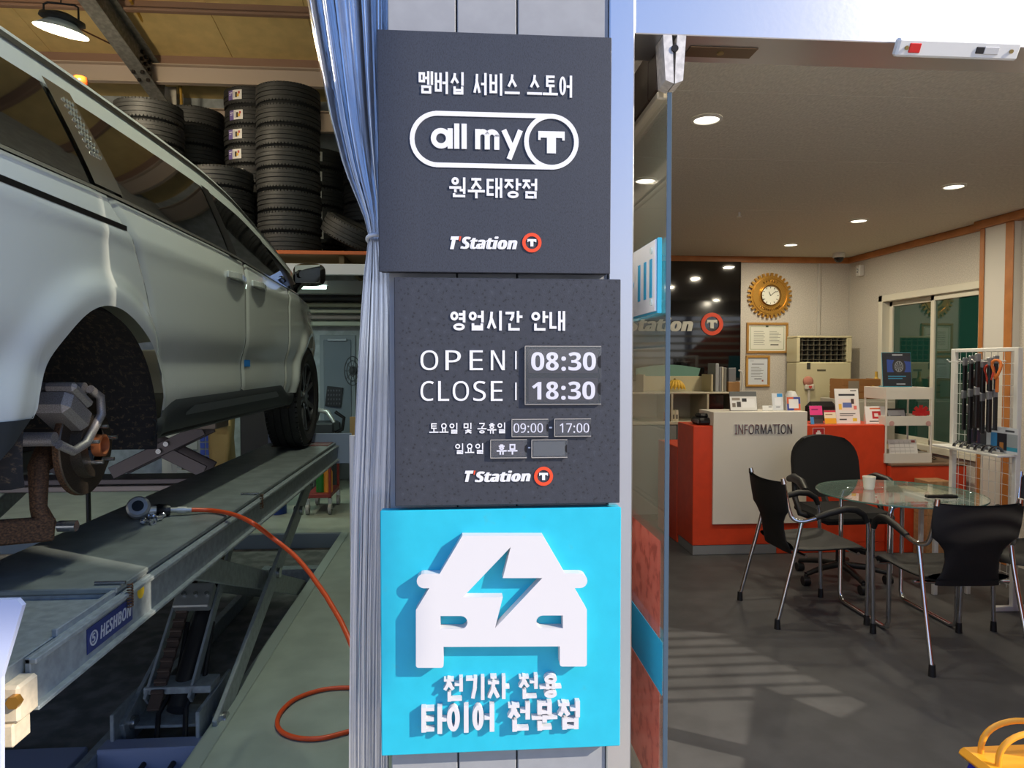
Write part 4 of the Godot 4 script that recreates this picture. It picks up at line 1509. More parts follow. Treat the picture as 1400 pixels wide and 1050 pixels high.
func label_image():
	var im = Image.create(96, 48, false, Image.FORMAT_RGBA8)
	im.fill(c8(226, 222, 216))
	im.fill_rect(Rect2i(0, 0, 34, 48), c8(112, 96, 158))
	im.fill_rect(Rect2i(5, 10, 24, 5), c8(226, 222, 230))
	im.fill_rect(Rect2i(5, 20, 18, 4), c8(210, 205, 222))
	im.fill_rect(Rect2i(52, 12, 14, 26), c8(60, 54, 50))
	im.fill_rect(Rect2i(64, 20, 14, 14), c8(222, 176, 60))
	im.fill_rect(Rect2i(72, 8, 12, 12), c8(190, 70, 60))
	im.fill_rect(Rect2i(40, 6, 8, 34), c8(190, 188, 186))
	return im

# ---------------------------------------------------------------- white minivan on the lift
const VC := -2.05   # centre line of the van

func tab(t, x):
	# piecewise linear table [[x, y], ...] with falling x (z runs from tail to nose)
	if x >= t[0][0]: return t[0][1]
	for i in t.size() - 1:
		if x >= t[i + 1][0]:
			var f = (x - t[i][0]) / (t[i + 1][0] - t[i][0])
			return lerp(float(t[i][1]), float(t[i + 1][1]), f)
	return t[t.size() - 1][1]

func tabs(t, x):
	# smoothed table
	var s = 0.0
	for k in [-2, -1, 0, 1, 2]:
		s += tab(t, x + k * 0.05)
	return s / 5.0

func belt_y(z):
	return tabs([[-1.0, 1.94], [-1.75, 1.957], [-2.3, 1.968], [-3.2, 1.963], [-3.45, 1.957], [-4.4, 1.915], [-4.75, 1.90], [-5.1, 1.855], [-5.45, 1.79], [-5.8, 1.69], [-6.1, 1.55]], z)

func roof_y(z):
	return tabs([[-1.0, 2.27], [-1.3, 2.32], [-2.03, 2.352], [-2.44, 2.367], [-3.0, 2.377], [-3.45, 2.376], [-3.85, 2.345], [-4.37, 2.215], [-4.92, 2.02], [-5.1, 1.93]], z)

# half width of the body side at height y, station z
func half_w(z, y):
	var x = 0.0
	if y < 1.35: x = lerp(0.955, 0.995, clamp((y - 1.18) / 0.17, 0.0, 1.0))
	elif y < 1.62: x = lerp(0.995, 1.020, smoothstep(1.35, 1.62, y))
	elif y < 1.86: x = 1.020
	else: x = 1.020 - 0.6 * pow(max(0.0, y - 1.86), 1.6)
	x -= 0.012 * exp(-pow((y - 1.47) / 0.06, 2.0))
	x += 0.006 * exp(-pow((y - 1.855) / 0.02, 2.0))
	# flares round the wheels
	for w in [[-2.165, 1.24], [-5.13, 1.24]]:
		var d = Vector2(z - w[0], y - w[1]).length()
		x += 0.016 * exp(-pow((d - 0.44) / 0.045, 2.0)) + 0.02 * (1.0 - smoothstep(0.36, 0.52, d))
	# plan shape
	if z < -4.7: x -= 0.20 * pow((-4.7 - z) / 1.4, 2.0)
	if z > -1.6: x -= 0.07 * pow((z + 1.6) / 0.6, 2.0)
	return x

func glass_w(z, f, yb, yt):
	# upper side: f 0 at the belt, 1 at the roof edge
	var y = lerp(yb, yt, f)
	var base = half_w(z, yb)
	return base - 0.155 * pow(max(0.0, (y - yb) / 0.41), 1.12)

func arch_y(z):
	var y = 1.205
	for w in [[-2.172, 1.235, 0.362, 0.398], [-5.13, 1.235, 0.375, 0.415]]:
		var d = (z - w[0]) / w[2]
		if abs(d) < 1.0:
			y = max(y, w[1] + w[3] * sqrt(1.0 - d * d))
	return y

const GAPA := [[1.95, -2.235], [1.865, -2.347], [1.81, -2.396], [1.70, -2.463], [1.61, -2.494], [1.507, -2.568], [1.40, -2.614], [1.278, -2.655], [1.2, -2.66]]
func gap_a(y): return tab(GAPA, y)

func van_panel(s, z0, z1, y_low, y_high, cols, rows, inset = 0.0):
	# z0, z1: Callables of y; y_low, y_high: Callables of z
	var g = []
	for i in rows + 1:
		g.append([])
	for j in cols + 1:
		var u = float(j) / cols
		var zm = lerp(float(z0.call(1.6)), float(z1.call(1.6)), u)
		var yl = y_low.call(zm)
		var yh = y_high.call(zm)
		for i in rows + 1:
			var f = float(i) / rows
			var y = lerp(float(yl), float(yh), f)
			var z = lerp(float(z0.call(y)), float(z1.call(y)), u)
			var wq = pow(u, 4.0)
			var wp = pow(1.0 - u, 4.0)
			z = zm + (float(z1.call(y)) - float(z1.call(1.6))) * wq + (float(z0.call(y)) - float(z0.call(1.6))) * wp
			# edges turn in a little so that the gaps read
			var e = min(u, 1.0 - u) * abs(float(z1.call(y)) - float(z0.call(y)))
			var tuck = 0.006 * (1.0 - smoothstep(0.0, 0.012, e))
			g[i].append(Vector3(VC + s * (half_w(z, y) - tuck - inset), y, z))
	var mb = MB.new()
	mb.sheet(g, Vector3(s, 0, 0))
	return mb

func van():
	var paint = mat("white_paint", c8(214, 218, 210), 0.25, 0.0, {"coat": 1.0, "coat_r": 0.03})
	var clad = mat("van_cladding", c8(50, 54, 56), 0.5)
	var tint = mat("tinted_glass", c8(14, 15, 14), 0.03, 0.0, {"coat": 1.0, "spec": 0.7})
	var black = mat("van_black", c8(14, 14, 15), 0.35)
	var chrome = mat("satin_chrome", c8(188, 186, 180), 0.2, 0.95)
	var v = thing("minivan", "white minivan raised on the lift with its rear wheel removed", "van", Vector3(VC, 0.86, -3.6))
	var cst = func(c): return func(_y): return c
	for s in [1, -1]:
		var lowq = func(z): return max(arch_y(z), 1.335 if z > -2.17 + 0.0 else 1.205)
		# quarter panel: above the bumper behind the wheel, along the arch before it
		obj("rear_quarter_panel", van_panel(s, cst.call(-1.08), func(y): return gap_a(y), func(z): return arch_y(z) if z < -1.82 else 1.33, belt_y, 120, 26), paint, v)
		obj("sliding_door", van_panel(s, func(y): return gap_a(y) - 0.008, cst.call(-3.583), func(z): return 1.325 if z < -2.75 else lerp(1.26, 1.325, clamp((-2.66 - z) / 0.09, 0.0, 1.0)), belt_y, 50, 26), paint, v)
		obj("front_door", van_panel(s, cst.call(-3.591), cst.call(-4.47), func(z): return 1.325 - 0.03 * smoothstep(-4.2, -4.47, z), belt_y, 40, 26), paint, v)
		obj("front_fender", van_panel(s, cst.call(-4.478), cst.call(-6.05), func(z): return max(arch_y(z), 1.27 if z > -4.76 else 1.22), belt_y, 110, 26), paint, v)
		# dark sill cladding, proud of the body
		var g = []
		for i in 7:
			var row = []
			for j in 60:
				var z = lerp(-2.55, -4.66, j / 59.0)
				var yt = 1.335 - 0.06 * smoothstep(-4.35, -4.6, z) - 0.075 * (1.0 - smoothstep(-2.56, -2.78, z))
				if z > -2.62: yt = 1.27
				var y = lerp(1.19, yt, i / 6.0)
				row.append(Vector3(VC + s * (half_w(z, y) + [0.0, 0.010, 0.013, 0.013, 0.012, 0.010, -0.004][i]), y, z))
			g.append(row)
		var mb = MB.new()
		mb.sheet(g, Vector3(s, 0, 0))
		obj("sill_cladding", mb, clad, v)
		# bright strip in the sill
		mb = MB.new()
		g = []
		for i in 2:
			var row = []
			for j in 20:
				var z = lerp(-2.86, -4.30, j / 19.0)
				var y = 1.262 + i * (0.035 if j > 0 and j < 19 else 0.01)
				row.append(Vector3(VC + s * (half_w(z, y) + 0.016), y, z))
			g.append(row)
		mb.sheet(g, Vector3(s, 0, 0))
		obj("sill_strip", mb, mat("sill_grey", c8(96, 100, 100), 0.35), v)
		# rear bumper corner: white upper part ends, dark lower part
		g = []
		for i in 9:
			var row = []
			for j in 24:
				var z = lerp(-1.08, -1.815, j / 23.0)
				var yl = 1.06 + 0.28 * pow(j / 23.0, 3.0)
				var y = lerp(yl, 1.332, i / 8.0)
				row.append(Vector3(VC + s * (half_w(z, y) + 0.004), y, z))
			g.append(row)
		mb = MB.new()
		mb.sheet(g, Vector3(s, 0, 0))
		obj("rear_bumper_side", mb, clad, v)
		# upper side: continuous white frame, windows set in it
		var up = func(z, f): return Vector3(VC + s * glass_w(z, f, belt_y(z), roof_y(z)), lerp(belt_y(z), roof_y(z), f), z)
		var strip = func(za, zb, fa, fb, off, m, called, nz = 24, nf = 8):
			var gg = []
			for i in nf + 1:
				var row = []
				for j in nz + 1:
					var uf = float(i) / nf
					var f0 = lerp(fa.call(float(j) / nz), fb.call(float(j) / nz), uf)
					var z = lerp(za.call(f0), zb.call(f0), float(j) / nz)
					row.append(up.call(z, f0) + Vector3(s * off, 0, 0))
				gg.append(row)
			var b = MB.new()
			b.sheet(gg, Vector3(s, 0.3, 0))
			return obj(called, b, m, v)
		var k0 = func(c): return func(_q): return c
		strip.call(k0.call(-1.08), k0.call(-4.86), k0.call(0.70), k0.call(1.0), 0.0, paint, "roof_side_frame", 60, 6)
		strip.call(k0.call(-1.08), k0.call(-4.80), k0.call(0.0), k0.call(0.74), -0.010, black, "window_surround", 60, 8)
		strip.call(k0.call(-1.08), k0.call(-4.80), k0.call(0.90), k0.call(0.955), 0.006, black, "roof_rail_strip", 60, 2)
		# quarter window, chrome pillar, sliding door window, front window
		strip.call(k0.call(-1.30), func(f): return -2.05 - 0.10 * (1.0 - f), k0.call(0.04), k0.call(0.71), 0.004, tint, "window_glass", 24, 8)
		strip.call(func(f): return -2.05 - 0.10 * (1.0 - f) - 0.004, func(f): return -2.19 - 0.14 * (1.0 - f), k0.call(0.05), k0.call(0.76), 0.011, chrome, "pillar_garnish", 8, 8)
		strip.call(func(f): return -2.20 - 0.14 * (1.0 - f), func(f): return -3.30 - 0.06 * (1.0 - f), k0.call(0.03), k0.call(0.72), 0.003, tint, "window_glass", 30, 8)
		strip.call(func(f): return -3.305 - 0.06 * (1.0 - f), func(f): return -3.40 - 0.08 * (1.0 - f), k0.call(0.0), k0.call(0.74), 0.006, black, "door_pillar", 4, 8)
		strip.call(func(f): return -3.405 - 0.08 * (1.0 - f), func(f): return -4.62 + 0.62 * f, k0.call(0.02), k0.call(0.72), 0.003, tint, "window_glass", 30, 8)
		strip.call(k0.call(-1.3), k0.call(-4.70), k0.call(0.0), k0.call(0.028), 0.010, chrome, "belt_moulding", 60, 2)
		# dimpled pattern studs on the chrome pillar
		var dp = MB.new()
		for a in 4:
			for b in 9:
				var f = 0.30 + b * 0.045
				var z = lerp(-2.07 - 0.10 * (1.0 - f), -2.17 - 0.14 * (1.0 - f), 0.45 + 0.14 * a)
				var c = up.call(z, f) + Vector3(s * 0.0125, 0, 0)
				dp.box(c, Vector3(0.004, 0.010, 0.010), 0.0, Basis(Vector3.RIGHT, 0.78))
		obj("garnish_relief", dp, mat("garnish_shine", c8(220, 220, 214), 0.12, 0.95), v)
		# sliding door rail slot
		g = []
		for i in 2:
			var row = []
			for j in 30:
				var z = lerp(-1.25, -2.315, j / 29.0)
				row.append(Vector3(VC + s * (half_w(z, 1.885) + 0.0035), 1.877 + i * 0.016, z))
			g.append(row)
		mb = MB.new()
		mb.sheet(g, Vector3(s, 0, 0))
		obj("slide_rail_slot", mb, black, v)
		# handles
		for z in [[-3.27, -3.53], [-3.65, -3.90]]:
			var h = MB.new()
			var yh = 1.862
			var pts = []
			for k in 9:
				var f = k / 8.0
				pts.append(Vector3(VC + s * (half_w(lerp(z[0], z[1], f), yh) + 0.004 + 0.013 * sin(PI * clamp(f * 1.1 - 0.05, 0, 1))), yh + 0.004 * sin(PI * f), lerp(z[0], z[1], f)))
			for k in 8:
				var p = pts[k]
				var q = pts[k + 1]
				h.box((p + q) / 2, Vector3(0.010, 0.030, (q - p).length() + 0.004), 0.003, Basis(Vector3.UP, atan2(q.x - p.x, q.z - p.z)))
			var hh = obj("door_handle", h, paint, v)
			var rc = MB.new()  # grey block: shade under the handle put in as colour
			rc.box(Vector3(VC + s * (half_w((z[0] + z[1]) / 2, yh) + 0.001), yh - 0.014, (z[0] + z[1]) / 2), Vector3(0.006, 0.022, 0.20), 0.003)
			obj("handle_shade", rc, mat("handle_shade_grey", c8(150, 152, 148), 0.4), hh)
		# mirror
		var mz = -4.68
		var mx = VC + s * 0.985
		var mir = MB.new()
		var gg2 = []
		for i in 9:
			var t = i / 8.0
			var row = []
			var rad = sin(PI * clamp(t * 0.92 + 0.04, 0, 1))
			for k in 20:
				var a = TAU * k / 20
				var cx = sign(cos(a)) * pow(abs(cos(a)), 0.6)
				var sy = sign(sin(a)) * pow(abs(sin(a)), 0.6)
				row.append(Vector3(mx + s * (0.105 + cx * 0.105), 2.035 + sy * 0.075 * (0.75 + 0.25 * rad), mz - 0.10 * t) + Vector3(s * -cx * 0.10 * (1 - pow(rad, 0.3)), -sy * 0.07 * (1 - pow(rad, 0.3)), 0))
			gg2.append(row)
		mir.sheet(gg2, 1.0, true)
		mir.tube([Vector3(VC + s * 0.95, 1.935, mz - 0.08), Vector3(mx + s * 0.02, 1.95, mz - 0.06), Vector3(mx + s * 0.06, 1.985, mz - 0.05)], [0.035, 0.028, 0.022], 8)
		var mo = obj("door_mirror", mir, mat("mirror_black", c8(12, 12, 13), 0.08, 0.0, {"coat": 1.0}), v)
		var mg = MB.new()
		mg.box(Vector3(mx + s * 0.105, 2.035, mz + 0.006), Vector3(0.17, 0.115, 0.003), 0.001, Basis(Vector3.UP, -s * 0.2))
		obj("mirror_glass", mg, mat("mirror_silver", c8(225, 225, 230), 0.02, 1.0), mo)
		# wheel house
		for wz in [-2.17, -5.13]:
			var wl = MB.new()
			wl.lathe([Vector2(0.385, -0.022 if wz > -3.0 else 0.03), Vector2(0.402, 0.0 if wz > -3.0 else 0.05), Vector2(0.41, 0.12), Vector2(0.405, 0.46), Vector2(0.30, 0.52), Vector2(0.0, 0.53)], Vector3(VC + s * 0.985, 1.235, wz), Vector3(-s, 0, 0), 40, true, -PI / 2 - 1.75, -PI / 2 + 1.75)
			obj("wheel_liner", wl, mat("wheel_liner", Color.WHITE, 0.85, 0.0, {"tex": ntex("mud_t", 0.03, [[0.0, c8(30, 28, 27)], [0.62, c8(34, 32, 30)], [0.70, c8(74, 62, 48)], [0.76, c8(110, 90, 64)], [0.8, c8(36, 33, 31)]], false, 81, 5), "scale": 2.5}), v)
	# roof, bonnet, windscreen, tail
	var g = []
	for i in 40:
		var z = lerp(-1.08, -4.05, i / 39.0)
		var row = []
		var hw = glass_w(z, 1.0, belt_y(z), roof_y(z))
		for j in 21:
			var u = lerp(-1.0, 1.0, j / 20.0)
			row.append(Vector3(VC + u * hw, roof_y(z) + 0.055 * (1.0 - pow(abs(u), 2.4)), z))
		g.append(row)
	var mb = MB.new()
	mb.sheet(g, Vector3.UP)
	obj("roof_panel", mb, paint, v)
	g = []
	for i in 24:
		var f = i / 23.0
		var z = lerp(-4.03, -5.02, f)
		var row = []
		var hw = glass_w(z, 1.0, belt_y(z), max(roof_y(z), belt_y(z)))
		for j in 21:
			var u = lerp(-1.0, 1.0, j / 20.0)
			row.append(Vector3(VC + u * hw, max(roof_y(z), belt_y(z)) + 0.055 * (1.0 - pow(abs(u), 2.4)), z - 0.16 * (1.0 - u * u) * f))
		g.append(row)
	mb = MB.new()
	mb.sheet(g, Vector3(0, 1, -1))
	obj("windscreen", mb, tint, v)
	g = []
	for i in 30:
		var z = lerp(-4.80, -6.05, i / 29.0)
		var row = []
		for j in 21:
			var u = lerp(-1.0, 1.0, j / 20.0)
			row.append(Vector3(VC + u * half_w(z, belt_y(z)), belt_y(z) + 0.075 * (1.0 - pow(abs(u), 2.2)), z))
		g.append(row)
	mb = MB.new()
	mb.sheet(g, Vector3.UP)
	obj("bonnet", mb, paint, v)
	g = []
	for i in 12:
		var row = []
		for j in 21:
			var u = lerp(-1.0, 1.0, j / 20.0)
			var y = lerp(1.1, 1.57, i / 11.0)
			row.append(Vector3(VC + u * (half_w(-6.05, y)), y, -6.05 - 0.12 * (1.0 - u * u)))
		g.append(row)
	mb = MB.new()
	mb.sheet(g, Vector3(0, 0, -1))
	obj("front_bumper", mb, paint, v)
	g = []
	for i in 20:
		var row = []
		for j in 21:
			var u = lerp(-1.0, 1.0, j / 20.0)
			var y = lerp(1.08, 2.30, i / 19.0)
			var hw = half_w(-1.08, y) if y < 1.95 else glass_w(-1.08, (y - 1.95) / 0.35, 1.95, 2.30)
			row.append(Vector3(VC + u * hw, y, -1.08 + 0.06 * (1.0 - u * u) * (1.0 if y < 1.95 else 0.4)))
		g.append(row)
	mb = MB.new()
	mb.sheet(g, Vector3(0, 0, 1))
	obj("tailgate", mb, paint, v)
	part_box("tailgate_glass", Vector3(VC - 0.72, 1.97, -1.062), Vector3(VC + 0.72, 2.24, -1.045), tint, v)
	for s in [-1, 1]:
		part_box("tail_lamp", Vector3(VC + s * 0.86 - 0.05, 1.55, -1.075), Vector3(VC + s * 0.86 + 0.05, 1.95, -1.05), mat("tail_lamp_red", c8(150, 20, 24), 0.15), v, 0.01)
	part_box("underbody", Vector3(VC - 0.5, 1.14, -5.9), Vector3(VC + 0.5, 1.22, -1.2), black, v)
	part_box("floor_pan", Vector3(VC - 0.97, 1.195, -4.62), Vector3(VC + 0.97, 1.24, -2.62), black, v)
	# blue tape on the front door
	var tp = px_(345, 495.5, VC + 1.02)
	mb = MB.new()
	mb.box(Vector3(VC + half_w(tp.z, tp.y) + 0.002, tp.y, tp.z), Vector3(0.001, 0.042, 0.10), 0.0)
	obj("tape_patch", mb, mat("blue_tape", c8(24, 122, 205), 0.5), v)
	# small orange marker on the roof behind
	# wheels
	var wheel_mesh = tyre_mesh(0.355, 0.235, 0.235, 48)
	wheel_mesh.xf = Transform3D()
	var wm = MB.new()
	var turn = Transform3D(Basis(Vector3(0, 0, 1), -PI / 2), Vector3.ZERO)
	for i in wheel_mesh.v.size():
		wm.v.append(turn * wheel_mesh.v[i]); wm.n.append(turn.basis * wheel_mesh.n[i]); wm.uv.append(Vector2.ZERO)
	var tm = wm.mesh()
	for e in [[1, -5.13], [-1, -5.13], [-1, -2.17]]:
		var c = Vector3(VC + e[0] * 0.885, 1.222, e[1])
		var o = MeshInstance3D.new()
		o.name = "wheel"
		o.mesh = tm
		o.set_surface_override_material(0, mats["tyre_rubber"])
		v.add_child(o, true)
		o.position = c - origin[v]
		origin[o] = c
		var rim = MB.new()
		var X = Vector3(e[0], 0, 0)
		rim.lathe([Vector2(0.238, 0.10), Vector2(0.228, 0.10), Vector2(0.215, 0.06), Vector2(0.205, -0.05), Vector2(0.0, -0.05)], c, X, 36, false)
		obj("rim_barrel", rim, mat("rim_dark", c8(40, 40, 42), 0.3, 0.7), o)
		for k in 5:
			for d in [-0.13, 0.13]:
				var a = TAU * k / 5 + d * 0.6
				var a2 = TAU * k / 5 + d * 1.9
				var sp = MB.new()
				sp.bar(c + X * 0.075 + Vector3(0, sin(a) * 0.05, cos(a) * 0.05), c + X * 0.09 + Vector3(0, sin(a2) * 0.225, cos(a2) * 0.225), 0.034, 0.018, X, 0.004)
				obj("spoke", sp, mat("rim_grey", c8(96, 97, 99), 0.3, 0.8), o)
		var hubc = MB.new()
		hubc.cyl(c + X * 0.06, c + X * 0.095, 0.06, 0.045, 18)
		obj("hub_cap", hubc, mats["rim_grey"], o)
		for k in 5:
			var a = TAU * (k + 0.5) / 5
			var nt = MB.new()
			nt.cyl(c + X * 0.06 + Vector3(0, sin(a) * 0.085, cos(a) * 0.085), c + X * 0.09 + Vector3(0, sin(a) * 0.085, cos(a) * 0.085), 0.011, -1, 6)
			obj("wheel_nut", nt, mat("nut_chrome", c8(190, 192, 196), 0.15, 1.0), o)
	# exposed rear brake
	var rust = mat("rusty_iron", Color.WHITE, 0.7, 0.5, {"tex": ntex("rust_t", 0.05, [[0.0, c8(52, 42, 36)], [0.45, c8(96, 72, 54)], [0.7, c8(132, 96, 66)], [1.0, c8(158, 120, 88)]], false, 83), "scale": 5.0})
	var disc_m = mat("brake_disc", Color.WHITE, 0.4, 0.7, {"tex": ntex("disc_t", 0.06, [[0.0, c8(70, 62, 54)], [1.0, c8(112, 100, 86)]], false, 84), "scale": 6.0})
	var alu = mat("cast_alloy", Color.WHITE, 0.5, 0.5, {"tex": grain("alu_t", c8(158, 152, 148), 0.14, 0.06, 85), "scale": 8.0})
	var hc = Vector3(-1.135, 1.213, -2.265)
	var X = Vector3.RIGHT
	var dk = MB.new()
	dk.lathe([Vector2(0.055, 0.03), Vector2(0.095, 0.03), Vector2(0.10, 0.0), Vector2(0.112, 0.0), Vector2(0.147, 0.0), Vector2(0.150, -0.004), Vector2(0.150, -0.02), Vector2(0.10, -0.022)], hc, X, 48, false)
	var dd = obj("brake_disc", dk, disc_m, v)
	var de = MB.new()
	de.lathe([Vector2(0.1505, -0.003), Vector2(0.1515, -0.006), Vector2(0.1515, -0.018), Vector2(0.1505, -0.021)], hc, X, 48, false)
	obj("rusted_edge", de, rust, dd)
	var hb = MB.new()
	hb.lathe([Vector2(0.034, 0.028), Vector2(0.034, 0.052), Vector2(0.027, 0.054), Vector2(0.024, 0.03), Vector2(0.0, 0.03)], hc, X, 24, false)
	obj("hub", hb, mat("hub_rust", c8(176, 104, 62), 0.6, 0.5), dd)
	for k in 5:
		var a = TAU * k / 5 + 0.3
		var sd = MB.new()
		var p = hc + Vector3(0.03, sin(a) * 0.058, cos(a) * 0.058)
		sd.cyl(p, p + X * 0.034, 0.006, -1, 10)
		obj("wheel_stud", sd, mat("stud_zinc", c8(196, 198, 196), 0.25, 0.9), dd)
	# caliper over the rear of the disc
	var cal = MB.new()
	var cc = hc + Vector3(-0.01, 0.115, 0.115)
	cal.box(cc, Vector3(0.11, 0.075, 0.15), 0.018, Basis(X, -0.55))
	cal.box(cc + Vector3(0.02, 0.045, 0.0), Vector3(0.09, 0.03, 0.12), 0.01, Basis(X, -0.55))
	cal.cyl(cc + Vector3(-0.12, 0.06, -0.07), cc + Vector3(0.03, 0.06, -0.07), 0.020, -1, 16)
	cal.cyl(cc + Vector3(-0.12, -0.075, 0.075), cc + Vector3(0.02, -0.075, 0.075), 0.020, -1, 16)
	var ca = obj("brake_caliper", cal, alu, v)
	var car = MB.new()
	car.tube([cc + Vector3(0.045, 0.06, -0.07), cc + Vector3(0.05, 0.035, -0.12), cc + Vector3(0.05, -0.02, -0.125), cc + Vector3(0.05, -0.10, -0.03), cc + Vector3(0.045, -0.115, 0.03), cc + Vector3(0.03, -0.09, 0.075)], 0.013, 10)
	obj("caliper_bracket", car, alu, ca)
	var wn = MB.new()
	wn.box(cc + Vector3(0.02, 0.045, 0.0) + Basis(X, -0.55) * Vector3(0.0, 0.012, 0.0), Vector3(0.05, 0.012, 0.055), 0.002, Basis(X, -0.55))
	obj("caliper_window", wn, black, ca)
	# knuckle, lower arm, spring, exhaust
	var kn = MB.new()
	kn.tube([hc + Vector3(-0.08, 0.0, 0.02), hc + Vector3(-0.07, -0.05, 0.13), hc + Vector3(-0.06, -0.16, 0.15), hc + Vector3(-0.05, -0.22, 0.135)], [0.05, 0.028, 0.022, 0.03], 12)
	obj("knuckle", kn, mats["rusty_iron"], v)
	var ar = MB.new()
	ar.bar(hc + Vector3(-0.03, -0.225, 0.13), hc + Vector3(-0.25, -0.20, 0.34), 0.03, 0.07, Vector3.UP, 0.006)
	ar.bar(hc + Vector3(-0.25, -0.20, 0.34), hc + Vector3(-0.55, -0.17, 0.40), 0.03, 0.07, Vector3.UP, 0.006)
	var arm = obj("suspension_arm", ar, mats["rusty_iron"], v)
	var bo = MB.new()
	bo.cyl(hc + Vector3(-0.02, -0.22, 0.125), hc + Vector3(0.03, -0.22, 0.125), 0.017, -1, 6)
	obj("arm_bolt", bo, mats["stud_zinc"], arm)
	var sp = MB.new()
	var pts = []
	for k in 90:
		var a = TAU * k / 15.0
		pts.append(Vector3(-1.42 + cos(a) * 0.055, 1.02 + 0.0035 * k, -2.02 + sin(a) * 0.055))
	sp.tube(pts, 0.008, 6)
	obj("coil_spring", sp, black, v)
	var ex = MB.new()
	ex.cyl(Vector3(-1.75, 1.12, -3.3), Vector3(-1.75, 1.12, -2.3), 0.10, -1, 18)
	obj("exhaust_silencer", ex, mat("silencer_grey", c8(110, 110, 108), 0.4, 0.7), v)

